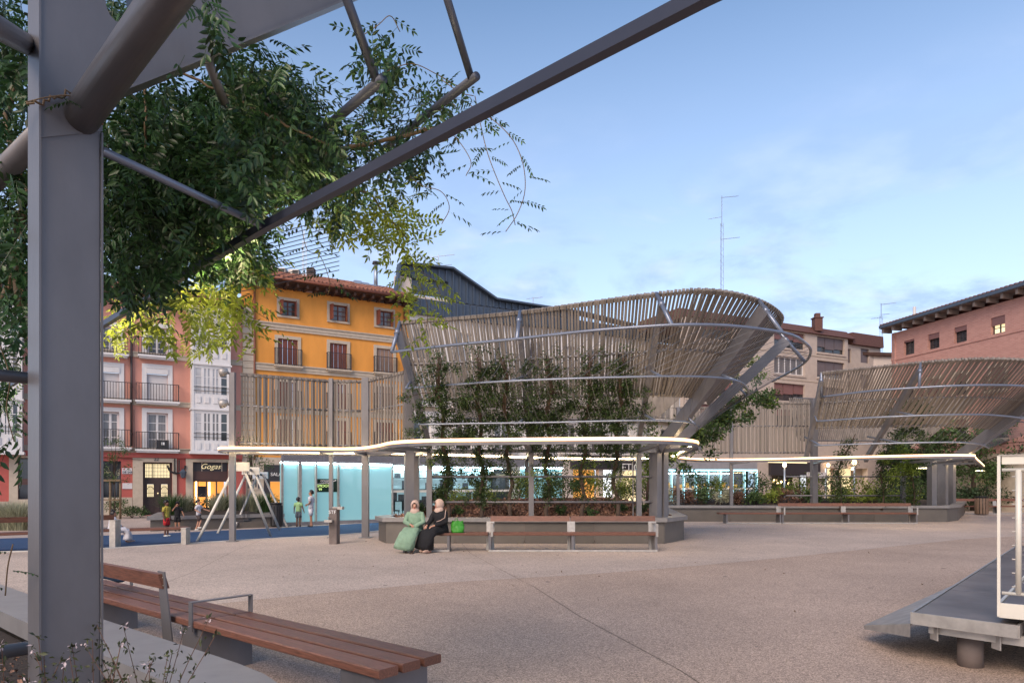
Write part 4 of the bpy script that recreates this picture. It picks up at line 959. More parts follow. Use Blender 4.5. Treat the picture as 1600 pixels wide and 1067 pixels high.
def planter(label, poly, h, parts_len, soilz, soilmat, group='steel planters on the plaza', name='planter', over=.10, amp=.5):
    c = Vector((sum(p[0] for p in poly) / len(poly), sum(p[1] for p in poly) / len(poly), 0))
    t = thing(name, label, 'planter', c, group); n = len(poly)
    for i in range(n):
        a, b = Vector((*poly[i], 0)), Vector((*poly[(i + 1) % n], 0)); d = b - a; L = d.length; d /= L; nn = Vector((d.y, -d.x, 0))
        if (c - (a + b) / 2).dot(nn) > 0: nn = -nn
        k_ = max(1, round(L / parts_len))
        for j in range(k_):
            p, q = a + d * (L * j / k_ + .008), a + d * (L * (j + 1) / k_ - .008)
            mb = MB(); mb.obox((p + q) / 2 - nn * .03 + Vector((0, 0, (h - .12) / 2)), d * (q - p).length / 2, nn * .03, Vector((0, 0, (h - .12) / 2 - .004))); mb.build('side_panel', M['panel'], t)
            if j: mb = MB(); mb.obox(p - d * .008 - nn * .04 + Vector((0, 0, h / 2)), d * .012, nn * .03, Vector((0, 0, h / 2 - .07))); mb.build('panel_joint', M['joint'], t)
        # coping as mitred band
        def off(i_, o_):
            p0, p1, p2 = Vector((*poly[i_ - 1], 0)), Vector((*poly[i_], 0)), Vector((*poly[(i_ + 1) % n], 0))
            d1, d2 = (p1 - p0).normalized(), (p2 - p1).normalized(); n1, n2 = Vector((d1.y, -d1.x, 0)), Vector((d2.y, -d2.x, 0))
            if (c - (p0 + p1) / 2).dot(n1) > 0: n1 = -n1
            if (c - (p1 + p2) / 2).dot(n2) > 0: n2 = -n2
            m_ = (n1 + n2).normalized(); return p1 + m_ * (o_ / max(.35, m_.dot(n1)))
        i2 = (i + 1) % n; A0, A1, B0, B1 = off(i, over), off(i, -.32), off(i2, over), off(i2, -.32)
        mb = MB(); mb.prism([(A0.x, A0.y), (B0.x, B0.y), (B1.x, B1.y), (A1.x, A1.y)], h - .11, h); mb.build('coping', M['coping'], t)
    inner = [off(i, -.05) for i in range(n)]
    b = bmesh.new(); vs = [b.verts.new((p.x - c.x, p.y - c.y, soilz)) for p in inner]; f = b.faces.new(vs)
    res = bmesh.ops.poke(b, faces=[f]); bmesh.ops.subdivide_edges(b, edges=b.edges[:], cuts=8, use_grid_fill=True)
    for v in b.verts:
        v.co.z = float(mound(poly, soilz, amp, v.co.x + c.x, v.co.y + c.y)) + .05 * noise.noise(v.co * 1.6)
    me = bpy.data.meshes.new('soil'); b.normal_update(); b.to_mesh(me); b.free()
    if me.polygons[0].normal.z < 0: me.flip_normals()
    me.materials.append(M[soilmat]); so = bpy.data.objects.new('soil', me); col.objects.link(so); so.parent = t
    return t
poly1 = [(-3.45, 18.65), (4.13, 18.5), (5.0, 19.85), (6.0, 26.6), (1.5, 25.5), (-3.2, 21.8), (-3.85, 19.7)]
poly2 = [(6.4, 29.7), (18.7, 29.35), (20.0, 30.6), (25.2, 38), (14, 41), (7.2, 37)]
pl1 = planter('large grey steel planter behind the bench with two seated women', poly1, .70, 1.7, .52, 'soil')
pl2 = planter('far grey steel planter under the second slatted canopy', poly2, .70, 3.2, .55, 'soil_d', amp=.3)
pl3 = planter('low grey planter of grasses behind the children at the playground', [(-12.4, 23.4), (-8.75, 25.9), (-10.4, 28.6), (-14.0, 27.2)], .50, 2.5, .42, 'soil_d', name='planter', amp=.3)
# ------------------------------------------------------------------ canopies
slat_me = None
def unit_slat():
    mb = MB(); mb.obox((0, 0, .5), (.5, 0, 0), (0, .5, 0), (0, 0, .5))
    mb.obox((0, 0, .990), (.66, 0, 0), (0, 1.7, 0), (0, 0, .018))
    me = bpy.data.meshes.new('slat'); me.from_pydata(mb.v, [], mb.f); me.materials.append(M['slat']); me.update(); return me
slat_me = unit_slat()
def put_slat(p, q, nrm, w, t, parent):
    p, q, nrm = Vector(p), Vector(q), Vector(nrm); z = q - p; L = z.length; zd = z / L
    y = (nrm - zd * nrm.dot(zd)).normalized(); x = y.cross(zd)
    mt = Matrix((x * w, y * t, zd * L)).transposed().to_4x4(); mt.translation = p - ORG[parent.name]
    o = bpy.data.objects.new('slat', slat_me); col.objects.link(o); o.parent = parent; o.matrix_local = mt; return o
def sweep(mb, pts, z0, z1, o0, o1, c, closed=False):
    """band along a plan curve between offsets o0..o1 measured away from c"""
    pts = [Vector((p[0], p[1], 0)) for p in pts]; n = len(pts); vs = []
    for i in range(n):
        a = pts[(i - 1) % n] if closed else pts[max(i - 1, 0)]; b = pts[(i + 1) % n] if closed else pts[min(i + 1, n - 1)]
        d = (b - a).normalized(); nn = Vector((d.y, -d.x, 0))
        if sweep.flip: nn = -nn
        for (o, z) in ((o0, z0), (o1, z0), (o1, z1), (o0, z1)): vs.append(pts[i] + nn * o + Vector((0, 0, z)))
    fs = []; m = n if closed else n - 1
    for i in range(m):
        j = (i + 1) % n
        for k_ in range(4): fs.append((i * 4 + k_, j * 4 + k_, j * 4 + (k_ + 1) % 4, i * 4 + (k_ + 1) % 4))
    if not closed: fs += [(0, 3, 2, 1), tuple((n - 1) * 4 + k_ for k_ in range(4))]
    mb.add(vs, fs)
sweep.flip = False
def canopy(label, T, D, rims, beams, pitch, ribbon, closed, screens, posts, cols, back, rails, c, sw=.055, group='slatted planter canopies'):
    t = thing('slatted_canopy', label, 'canopy', c, group)
    TD = [(x, y, 5.96, dx, dy, 2.7) for (x, y), (dx, dy) in zip(T, D)]
    L = np.linalg.norm(np.diff(cr(TD, 200)[:, :3], axis=0), axis=1).sum(); n = int(L / pitch)
    A = cr(TD, n)
    fb = .36
    rail_top, rail_mid, rail_low = [], [], []
    for i, q in enumerate(A):
        top = Vector(q[:3]); base = Vector(q[3:]); bot = base + (top - base) * fb
        tn = Vector(A[min(i + 1, n - 1)][:3]) - Vector(A[max(i - 1, 0)][:3]); nr = tn.cross(top - base)
        s_ = 1 if i % 2 else -1
        j = random.uniform(-.012, .012); tv = tn.normalized() * j
        put_slat(bot + tv + nr.normalized() * .03 * s_, top + tv * .3 + nr.normalized() * .012 * s_, nr, sw * random.uniform(.92, 1.05), .03, t)
        rail_top.append(top - (top - base).normalized() * .05); rail_mid.append(base + (top - base) * .66); rail_low.append(bot + (top - base).normalized() * .06)
    for rl, rd in ((rail_top, .035), (rail_mid, .035), (rail_low, .035)):
        mb = MB(); mb.tube(rl[::2] + [rl[-1]], rd, 6); mb.build('slat_rail', M['steel'], t, True)
    # rear slatted wall
    if back:
        TB = [(x, y, zt, dx, dy, zb) for (x, y, zt, dx, dy, zb) in back]; Lb = np.linalg.norm(np.diff(cr(TB, 100)[:, :3], axis=0), axis=1).sum(); nb = int(Lb / pitch); B = cr(TB, nb); mb = MB()
        for i, q in enumerate(B):
            top = Vector(q[:3]); bot = Vector(q[3:]); tn = Vector(B[min(i + 1, nb - 1)][:3]) - Vector(B[max(i - 1, 0)][:3]); mb.beam(bot, top, sw, .03, tn)
        mb.build('rear_slats', M['slat'], t, kind='stuff')
        for k_ in (0, 3):
            m2 = MB(); m2.tube([Vector(q[k_:k_ + 3]) for q in B[::3]], .035, 6); m2.build('slat_rail', M['steel'], t, True)
    # flat screens
    for (a, b, z0, z1, side) in screens:
        a, b = Vector((*a, 0)), Vector((*b, 0)); d = (b - a); L = d.length; d /= L; nn = Vector((d.y, -d.x, 0)); k_ = int(L / .084)
        for i in range(k_):
            p = a + d * L * (i + .5) / k_; s_ = 1 if i % 2 else -1
            put_slat(p + nn * .03 * s_ + d * random.uniform(-.016, .016) + Vector((0, 0, z0)), p + nn * .012 * s_ + d * random.uniform(-.012, .012) + Vector((0, 0, z1)), nn, .060, .024, t)
        for z in (z1 - .05, (z0 + z1) / 2 + .1, z0 + .06):
            mb = MB(); mb.tube([a + Vector((0, 0, z)), b + Vector((0, 0, z))], .032, 6); mb.build('slat_rail', M['steel'], t, True)
    # rims of tube carrying the climbing wires
    RS = []
    for z, pts, rd in rims:
        q = cr([(x, y, z) for x, y in pts], 46); RS.append(q)
        mb = MB(); mb.tube([Vector(v) for v in q], rd, 8); mb.build('rim_tube', M['bluesteel'], t, True)
    # beams with cross struts
    for (ti, w, h) in beams:
        top, base = Vector((*T[ti], 5.96)), Vector((*D[ti], 2.64)); d = (top - base).normalized(); outw = Vector((top.x - base.x, top.y - base.y, 0)).normalized()
        tq = min((Vector(v) for v in RS[0]), key=lambda v: abs((v - top).cross(outw).z) + (0 if (v - base).dot(outw) > 0 else 99))
        B = top + (tq - top) * .33
        side = outw.cross(Vector((0, 0, 1)))
        mb = MB(); mb.beam(base - Vector((0, 0, .02)), B, w, h, side); mb.build('inclined_beam', M['steel'], t)
        mb = MB(); mb.tube([top, tq], .05, 8); mb.tube([B - (tq - top).normalized() * .08, B + (tq - top).normalized() * .08], .07, 8); mb.build('strut', M['bluesteel'], t, True)
        for ri in range(1, len(RS)):
            bz = RS[ri][0][2]; f = (bz + .3 - base.z) / (B.z - base.z); bp = base + (B - base) * max(.05, f)
            tq2 = min((Vector(v) for v in RS[ri]), key=lambda v: abs((v - bp).cross(outw).z) + (0 if (v - base).dot(outw) > 0 else 99))
            mb = MB(); mb.tube([bp + (bp - tq2) * .5, tq2], .032, 6); mb.build('strut', M['bluesteel'], t, True)
    # wires
    mb = MB()
    for i in range(1, 46, 1):
        pl_ = [Vector(r[i]) for r in RS]
        for a, b in zip(pl_[:-1], pl_[1:]): mb.tube([a, b], .006, 3, False)
    mb.build('climbing_wires', M['wire'], t, kind='stuff')
    # light ribbon
    rb = cr([(x, y, 0) for x, y in ribbon], 90, closed)[:, :2]
    if closed: rb = rb[:-1]
    mb = MB(); sweep(mb, rb, 2.50, 2.57, -.11, .0, c, closed); sweep(mb, rb, 2.573, 2.66, -.11, -.035, c, closed); rbo = mb.build('light_ribbon', M['steel'], t)
    mb = MB(); sweep(mb, rb, 2.600, 2.634, -.03, .012, c, closed); mb.build('led_strip', M['led'], rbo)
    mb = MB(); sweep(mb, rb, 2.574, 2.596, -.03, .010, c, closed); sweep(mb, rb, 2.638, 2.650, -.03, .008, c, closed); mb.build('halo_strip', M['led_halo'], rbo)  # added glowing slivers below and above the LED, standing in for its halo
    mb = MB(); sweep(mb, rb, 2.575, 2.625, -.125, -.112, c, closed); mb.build('led_strip', M['led4'], rbo)
    for (x, y, w, dp, z0, z1, ang) in posts:
        mb = MB(); u = Vector((math.cos(ang), math.sin(ang), 0)); v = Vector((-u.y, u.x, 0)); mb.obox((x, y, (z0 + z1) / 2), u * w / 2, v * dp / 2, Vector((0, 0, (z1 - z0) / 2)))
        if z0 < .1: mb.obox((x, y, .012), u * w * .9, v * dp * .9, Vector((0, 0, .012)))
        mb.build('post', M['steel'], t)
    for (p, q, w, h) in cols:
        mb = MB(); mb.beam(p, q, w, h); mb.build('joist', M['steel'], t)
    for (p, q, r_) in rails:
        mb = MB(); mb.tube([p, q], r_, 8); mb.build('guard_rail', M['steel'], t, True)
    return t
# canopy 1
T1 = [(-3.0, 18.3), (.2, 17.2), (3.3, 15.6), (4.5, 15.35), (5.8, 16.1), (6.9, 17.5), (7.45, 19.2)]
D1 = [(-2.28, 18.75), (.5, 18.8), (3.45, 18.8), (3.8, 18.75), (4.1, 18.85), (4.35, 19.2), (4.55, 19.6)]
z1_, z2_, z3_ = 5.05, 4.1, 3.15
def plan(z, px): return [tuple(atz(x, y, z)[:2]) for x, y in px]
rims1 = [(z1_, plan(z1_, [(612, 550), (700, 540), (802, 530), (920, 517), (1025, 509), (1080, 507), (1150, 509.5), (1230, 521), (1258, 536), (1267, 550), (1253, 570), (1207, 596)]), .036),
         (z2_, plan(z2_, [(634, 607), (720, 600), (802, 595), (920, 590.5), (1025, 588), (1075, 588), (1110, 589), (1140, 592), (1160, 599), (1170, 612), (1163, 622)]), .028),
         (z3_, plan(z3_, [(655, 663), (740, 661.5), (850, 660), (930, 658), (1000, 657), (1060, 658), (1080, 661), (1090, 667), (1086, 675), (1078, 680)]), .024)]
rib1 = [(-8.05, 18.85), (-6.2, 19.0), (-4.55, 19.25), (-3.55, 17.9), (-2.9, 16.5), (-2.0, 15.75), (0, 15.35), (2.4, 15.0), (3.6, 15.2), (4.35, 16.1), (4.7, 17.4), (5.3, 21), (5.7, 24.3), (5.0, 26.2), (2.1, 26.2), (-.5, 24.3), (-3.86, 21.9), (-5.4, 21.6), (-8.05, 20.4)]
sweep.flip = False
ang45 = rad(40)
posts1 = [(-7.86, 19.2, .15, .13, 0, 4.75, 0), (-5.46, 20.6, .11, .11, 0, 4.8, 0), (-4.42, 20.6, .20, .18, 0, 4.82, 0), (-2.86, 18.95, .24, .20, .5, 4.75, .35),
          (-2.28, 18.85, .15, .15, .5, 2.64, 0), (.53, 18.85, .14, .14, .5, 2.64, 0), (3.50, 18.85, .14, .14, .5, 2.64, 0), (3.36, 18.95, .03, .03, .5, 2.64, 0), (3.98, 18.95, .20, .28, .5, 2.9, ang45), (4.22, 19.1, .20, .24, .5, 2.9, ang45),
          (.53, 24.5, .14, .14, .5, 2.6, 0), (5.0, 23.5, .2, .2, .5, 2.6, 0), (-3.0, 21.4, .18, .18, 0.5, 2.6, 0)]
V = Vector
jo = []
for p, q in (((-2.28, 18.8), (-3.0, 16.8)), ((.53, 18.85), (.3, 15.4)), ((3.5, 18.85), (3.3, 15.2)), ((4.1, 19), (4.75, 17.3)), ((-2.9, 18.95), (-3.5, 18.0)), ((-7.86, 19.2), (-7.86, 20.3)), ((-4.42, 20.6), (-4.45, 19.4)), ((-5.46, 20.6), (-5.4, 19.3)),
             ((-2.28, 18.8), (-3.0, 21.4)), ((.53, 18.85), (.53, 24.5)), ((4.1, 19), (5.0, 23.5)), ((-4.42, 20.6), (-2.9, 19.1)), ((-2.28, 18.8), (4.0, 18.85))):
    jo.append((V((*p, 2.53)), V((*q, 2.53)), .09, .09))
rails1 = [(V((-2.2, 18.85, z)), V((3.42, 18.85, z)), .03) for z in (1.12, 1.82)] + [(V((3.58, 18.87, z)), V((3.9, 18.93, z)), .03) for z in (1.12, 1.82)]
back1 = [(6.6, 19.8, 5.7, 4.3, 20.2, 3.6), (5.2, 20.2, 5.75, 3.8, 20.4, 3.6), (4.2, 20.8, 5.6, 3.4, 20.8, 3.6), (2.0, 21.6, 5.3, 1.6, 21.0, 3.6), (-.6, 21.8, 5.3, -.4, 21.0, 3.6), (-2.3, 21.0, 5.3, -1.6, 20.6, 3.6)]
sc1 = [((-7.7, 19.35), (-5.50, 20.62), 2.72, 4.75, 0), ((-5.42, 20.62), (-4.5, 20.68), 2.72, 4.75, 0), ((-4.3, 20.55), (-2.98, 19.0), 2.72, 4.75, 0)]
c1 = V((.8, 19.5, 0))
can1 = canopy('large funnel shaped slatted canopy with vines over the planter behind the seated women', T1, D1, rims1, [(0, .12, .17), (1, .12, .17), (2, .12, .17), (4, .16, .34), (6, .14, .28)], .086, rib1, True, sc1, posts1, jo, back1, rails1, c1)
# floodlights on the leftmost post
for y, lb in ((581, 'upper round floodlight on the leftmost canopy post'), (630, 'lower round floodlight on the leftmost canopy post')):
    p = P(349, y, 19.1); t = thing('floodlight', lb, 'floodlight', p, 'floodlights on the canopy post'); mb = MB(); d = V((-.8, -.3, -.25)).normalized(); mb.tube([p - d * .13, p - d * .02, p + d * .12], [.06, .12, .12], 12); mb.build('lamp_body', M['galv'], t, True)
    mb = MB(); mb.tube([p + V((.08, .02, -.02)), p + V((.18, .06, -.06)), V((-7.9, 19.18, p.z - .08))], .022, 6); mb.build('bracket', M['steel'], t)
    mb = MB(); mb.tube([p + d * .12, p + d * .125], .105, 12); mb.build('lens', M['glass'], t)
# canopy 2
T2 = [(12.05, 26.6), (14.6, 24.4), (16.2, 23.7), (18.2, 24.0), (20.5, 25.2), (22.4, 27.4), (23.2, 30)]
D2 = [(12.3, 28.6), (14.8, 28.6), (16.6, 28.6), (18.2, 28.8), (19.0, 29.4), (19.5, 30.0), (19.9, 30.8)]
rims2 = [(z1_, plan(z1_, [(1284, 620), (1370, 610), (1461, 604), (1510, 602), (1553, 601.5), (1600, 603), (1660, 610), (1700, 622)]), .040),
         (z2_, plan(z2_, [(1277, 658), (1360, 652.5), (1439, 649), (1518, 647.5), (1560, 649), (1600, 654), (1640, 664)]), .036),
         (z3_, plan(z3_, [(1273, 696), (1345, 693.5), (1412, 692), (1460, 691), (1500, 691), (1530, 694), (1545, 700)]), .032)]
rib2 = [(6.2, 25.4), (7.2, 26.8), (8.4, 27.5), (9.9, 27.2), (11.4, 26.0), (13.0, 24.6), (14.6, 23.5), (15.9, 23.6), (16.35, 24.15), (18.6, 27.3), (22, 32), (25.6, 37)]
posts2 = [(8.65, 27.7, .11, .11, .5, 4.78, 0), (11.0, 27.1, .24, .22, .5, 4.8, .3), (7.0, 27.9, .14, .14, .5, 4.75, 0), (16.55, 28.9, .15, .15, .5, 2.64, 0), (11.6, 29.9, .14, .14, .5, 2.64, 0),
          (17.9, 29.9, .26, .3, .5, 2.7, .6), (19.3, 31.3, .28, .34, .5, 2.7, .7), (20.3, 32.6, .28, .34, .5, 2.7, .7)]
posts2 = [(9.62, 29.95, .13, .13, .5, 5.12, 0), (13.25, 29.95, .24, .22, .5, 5.35, .2), (17.15, 29.95, .16, .16, .5, 2.64, 0), (18.45, 30.0, .28, .26, .5, 2.7, .3), (19.75, 31.3, .26, .36, .5, 2.9, .6), (21.2, 33.0, .28, .36, .5, 2.9, .6), (7.3, 30.0, .12, .12, .5, 5.0, 0)]
jo2 = [(V((*p, 2.53)), V((*q, 2.53)), .09, .09) for p, q in (((13.25, 29.95), (11.9, 25.7)), ((17.15, 29.95), (15.3, 23.8)), ((18.45, 30), (17.0, 25.2)), ((19.7, 31.3), (20, 29.4)), ((9.62, 29.95), (9.5, 27.4)))]
rails2 = [(V((12.0, 29.9, z)), V((17.8, 29.9, z)), .03) for z in (1.12, 1.95)]
sc2 = [((7.3, 30.0), (9.54, 30.0), 2.95, 5.0, 0), ((9.72, 30.0), (13.1, 30.0), 2.95, 5.2, 0)]
back2 = [(21.5, 31.5, 5.6, 19.0, 31.5, 3.6), (18.5, 31.8, 5.6, 17.8, 31.2, 3.6), (15.5, 32, 5.6, 15.5, 31.2, 3.6), (12.8, 31.5, 5.6, 13.0, 31, 3.6)]
can2 = canopy('second slatted canopy with a light ribbon over the far planter at right', T2, D2, rims2, [(0, .14, .2), (1, .14, .2), (4, .2, .4), (6, .2, .4)], .10, rib2, False, sc2, posts2, jo2, back2, rails2, V((15, 29, 0)), .062)

# ------------------------------------------------------------------ climbers on the canopies
def foliage(name, parent, blobs, mat, size, tv=LEAF_V, tf=LEAF_F, droop=None):
    pts = []
    for (c, r, n) in blobs:
        q = rng.normal(size=(n, 3)); q /= np.linalg.norm(q, axis=1)[:, None]; q *= (rng.random(n) ** .5)[:, None]
        pts.append(np.array(c) + q * np.array(r))
    pts = np.vstack(pts); n = len(pts)
    return scatter(name, tv, tf, pts, rand_rot(n, droop), size * rng.uniform(.7, 1.25, n), mat, parent)
vgrp = 'climbing plants in the canopy planters'
vl = ['leftmost climber behind the seated women, bushy up to the slats', 'second climber from the left on the canopy wires', 'slender climber third from the left with bare dark stem', 'densest dark leafed climber in the middle of the planter', 'climber right of the middle with light green young leaves', 'rightmost climber with a bare dark lower stem']
vx = [(697, 2.6, 1.0), (751, 2.2, 1.1), (800, .9, .9), (858, 1.6, 1.0), (912, .9, 1.0), (968, 1.0, 1.1)]
for i, (px, low_, up_) in enumerate(vx):
    Y0 = 18.95; x = (px - 800) * 18.6 / F; t = thing('climbing_plant', vl[i], 'climbing plant', (x, Y0, .55), vgrp)
    path = [V((x, Y0, .5))]; lean = random.uniform(-.3, .1)
    for k_ in range(1, 12):
        z = .5 + k_ * .38; yy = Y0 - max(0, z - 2.2) * .80 - (.35 if z > 2.0 else 0) * min(1, (z - 2.0)); path.append(V((x + lean * (z - .5) / 4 + .07 * math.sin(k_ * 1.9 + i), yy + .04 * math.cos(k_ * 2.3), z)))
    mb = MB(); mb.tube(path, [.055 - .0035 * k_ for k_ in range(12)], 7)
    for s_ in range(3):
        mb.tube([p + V((.05 * math.sin(j * 1.3 + s_ * 2), .05 * math.cos(j * 1.3 + s_ * 2), 0)) for j, p in enumerate(path)], .018, 5)
    mb.build('stem', M['bark'], t, True)
    bl = []; br = MB()
    for k_ in range(2, 12):
        p = path[k_]; z = p.z
        if z < 2.5:
            w = .16 + .12 * random.random(); cnt = int(120 * low_)
            if low_ < 1.2 and z < 1.7: cnt = int(cnt * .35)
            bl.append(((p.x + random.uniform(-.08, .08), p.y, z), (w * 1.2, .2, .30), cnt))
            for _ in range(3): bl.append(((p.x + random.uniform(-.45, .45), p.y + random.uniform(-.15, .15), z + random.uniform(-.2, .2)), (.16, .14, .16), int(22 * low_)))
        else:
            prof = max(0, 1 - abs(z - 3.3) / 1.25)
            for _ in range(int(7 + 11 * prof)):
                dx = random.gauss(0, .18 + .40 * prof); e = p + V((dx, random.uniform(-.2, .12), random.uniform(-.25, .25)))
                bl.append((tuple(e), (.20, .13, .17), int(46 * up_ * (.25 + prof))))
                if random.random() < .4: br.tube([p, (p + e) / 2 + V((0, 0, .05)), e], [.012, .009, .006], 4)
    for _ in range(6):
        zt = random.uniform(3.9, 4.6); p = path[min(11, int((zt - .5) / .38))]; bl.append(((p.x + random.gauss(0, .35), p.y - .1, zt), (.12, .1, .16), 40))
    br.build('twigs', M['bark'], t, kind='stuff')
    foliage('foliage', t, bl + bl, M['leaf'], .072)
    if i in (0, 3, 4, 5): foliage('young_foliage', t, [((x + random.uniform(-.5, .5), Y0 - random.uniform(.1, .9), random.uniform(1.6, 3.4)), (.18, .12, .15), 40) for _ in range(10)], M['leafl'], .062)
# climber on the right hand rear rim of canopy 1
t = thing('climbing_plant', 'light green climber spreading along the right rear wires of the near canopy', 'climbing plant', (4.9, 20.5, .6), vgrp)
mb = MB(); mb.tube([V((4.15, 21.2, .5)), V((4.2, 21.1, 1.6)), V((4.6, 20.8, 2.8)), V((6.0, 20.8, 3.6)), V((7.4, 21.4, 4.5))], [.05, .045, .04, .03, .015], 6); mb.build('stem', M['bark'], t, True)
bl = []
for k_ in range(60):
    f = random.random(); px = 1045 + 150 * f + random.gauss(0, 10); py = 712 - 105 * f + random.gauss(0, 17 - 6 * f); q = P(px, py, 20.5 + 2.0 * f + random.uniform(-.5, .5)); bl.append((tuple(q), (.30, .25, .22), 70))
for k_ in range(16): q = P(random.gauss(1150, 25), random.gauss(577, 12), 21.6); bl.append((tuple(q), (.22, .2, .18), 40))
for k_ in range(26): q = P(random.gauss(1018, 9), random.uniform(670, 790), 21.5); bl.append((tuple(q), (.25, .2, .3), 60))
foliage('foliage', t, bl[:62], M['shrub'], .13); foliage('young_foliage', t, bl[40:], M['leafl'], .11)
for i, (px, lb, lit, top) in enumerate(((1312, 'thin dark climber at the left of the far planter', 'leaf', 3.3), (1378, 'tall climber with bright lime leaves beneath the far light ribbon', 'leafl', 4.2), (1426, 'dark climber beside the far canopy post', 'leaf', 3.4))):
    Y0 = 29.4; x = (px - 800) * Y0 / F; t = thing('climbing_plant', lb, 'climbing plant', (x, Y0, .6), vgrp)
    path = [V((x + .08 * math.sin(k_), Y0 - max(0, .5 + k_ * .4 - 2.2) * .8, .5 + k_ * .4)) for k_ in range(9)]
    mb = MB(); mb.tube(path, [.05 - .004 * k_ for k_ in range(9)], 6); mb.build('stem', M['bark'], t, True)
    bl = []
    for p in path[1:]:
        if p.z < top + .3: bl.append((tuple(p), (.3, .25, .3), 160)); bl.append(((p.x + random.uniform(-.5, .5), p.y, p.z), (.35, .25, .25), 80 if i == 0 else 120))
    foliage('foliage', t, bl, M['leaf'], .10)
    if i == 1:
        foliage('young_foliage', t, [((x + random.uniform(-.3, 1.1), Y0 - random.uniform(.2, .8), random.uniform(1.6, 3.6)), (.4, .3, .3), 130) for _ in range(12)], M['leafl'], .12)
        foliage('upper_foliage', t, [((x + random.uniform(-.9, .9), 27.2 + random.uniform(-.5, .5), random.uniform(3.4, 4.9)), (.4, .3, .3), 130) for _ in range(14)], M['leaf'], .12)

# ------------------------------------------------------------------ shrubs
def shrub(x, y, z, r, h, mat, lb, grp, size=.09, n=420, name='shrub', cat='shrub'):
    t = thing(name, lb, cat, (x, y, z), grp); mb = MB()
    for k_ in range(6): an = random.uniform(0, 6.28); mb.tube([(x, y, z - .05), (x + math.cos(an) * r * .3, y + math.sin(an) * r * .3, z + h * .4), (x + math.cos(an) * r * .7, y + math.sin(an) * r * .7, z + h * .85)], [.014, .01, .005], 4)
    mb.build('stems', M['bark'], t, kind='stuff')
    bl = []
    for k_ in range(9): an = random.uniform(0, 6.28); q = random.random() ** .5 * r * .75; bl.append(((x + math.cos(an) * q, y + math.sin(an) * q, z + h * random.uniform(.35, .85)), (r * .42, r * .42, h * .30), n // 9))
    foliage('foliage', t, bl, M[mat], size)
    return t
kinds = {'shruby': 'lime green shrub', 'shrub': 'mid green shrub', 'shrubr': 'bronze leafed shrub', 'grass': 'pale dry looking shrub'}
k1 = 'shrubs in the near canopy planter'
spots = [(-2.0, 22.3, 'shruby'), (-.9, 23.0, 'shruby'), (.2, 22.2, 'shruby'), (1.0, 23.3, 'shruby'), (1.7, 22.3, 'shrub'), (2.5, 22.8, 'shruby'), (3.3, 22.3, 'shruby'), (4.2, 23.2, 'shrub'), (-2.6, 19.6, 'shrub'), (-1.6, 19.4, 'shrub'), (-.1, 19.3, 'shrubr'), (1.4, 19.4, 'shrub'), (2.2, 19.2, 'shrub'), (3.1, 19.5, 'shrub'), (3.7, 19.6, 'shrub')]
xs_names = ['behind the seated woman in green', 'left of the middle post', 'at the middle post', 'right of the middle post', 'near the right end', 'by the right hand columns']
order = sorted(range(len(spots)), key=lambda i: spots[i][0])
for rank, i in enumerate(order):
    x, y, mt = spots[i]; back_ = y > 21
    lb = '%s in the near planter, %s row, number %s from left' % (kinds[mt], 'rear' if back_ else 'front', ('one', 'two', 'three', 'four', 'five', 'six', 'seven', 'eight')[sum(1 for j in order[:rank] if (spots[j][1] > 21) == back_)])
    shrub(x, y, float(mound(poly1, .52, .5, x, y)), .7 if back_ else .26, .95 if back_ else .32, mt, lb, k1, .085, 1100 if back_ else 240)
k2 = 'shrubs in the far canopy planter'
cyc = ['grass', 'shrubr', 'shrub', 'grass', 'shrubr', 'shrub', 'shruby', 'shrubr', 'shrub', 'shruby', 'shruby', 'shruby', 'shruby']
nm = ['one', 'two', 'three', 'four', 'five', 'six', 'seven', 'eight', 'nine', 'ten', 'eleven', 'twelve', 'thirteen', 'fourteen', 'fifteen', 'sixteen']
for i in range(15):
    x = 7.0 + i * .78; mt = (cyc + ['shruby', 'shruby'])[i]
    shrub(x, 30.7 + random.uniform(-.2, .4), .62, .72, .78 + random.uniform(-.1, .15), mt, '%s in the far planter, front row, number %s from left' % (kinds[mt], nm[i]), k2, .12, 640)
for i in range(9):
    x = 9.0 + i * 1.3; mt = ['shrub', 'shruby', 'shrub', 'shruby', 'shruby', 'shrub', 'shruby', 'shruby', 'shrub'][i]
    shrub(x, 32.9 + random.uniform(-.3, .5), .82, .9, 1.15 + random.uniform(-.2, .3), mt, '%s in the far planter, tall rear row, number %s from left' % (kinds[mt], nm[i]), k2, .14, 480)
# ornamental grasses by the playground
def blades(cx, cy, z, r, h, n):
    a = rng.uniform(0, 6.28, n); q = rng.random(n) ** .5 * r * .3
    base = np.stack([cx + np.cos(a) * q, cy + np.sin(a) * q, np.full(n, z)], 1)
    lean = rng.uniform(.1, .9, n) * r; hh = h * rng.uniform(.6, 1.1, n); V_ = []
    mid = base + np.stack([np.cos(a) * lean * .35, np.sin(a) * lean * .35, hh * .65], 1); tip = base + np.stack([np.cos(a) * lean, np.sin(a) * lean, hh], 1)
    w = np.stack([-np.sin(a), np.cos(a), np.zeros(n)], 1) * .010
    return base, mid, tip, w
def grass_clump(x, y, z, r, h, lb, n=260, mat='grass'):
    t = thing('ornamental_grass', lb, 'grass clump', (x, y, z), 'grass clumps by the playground'); b, m_, tp, w = blades(x, y, z, r, h, n)
    V_ = np.stack([b - w, b + w, m_ + w, m_ - w, tp], 1).reshape(-1, 3); i = np.arange(n)[:, None] * 5
    Fc = np.vstack([i + [0, 1, 2], i + [0, 2, 3], i + [3, 2, 4]]); np_mesh('blades', V_, Fc, 3, M[mat], t)
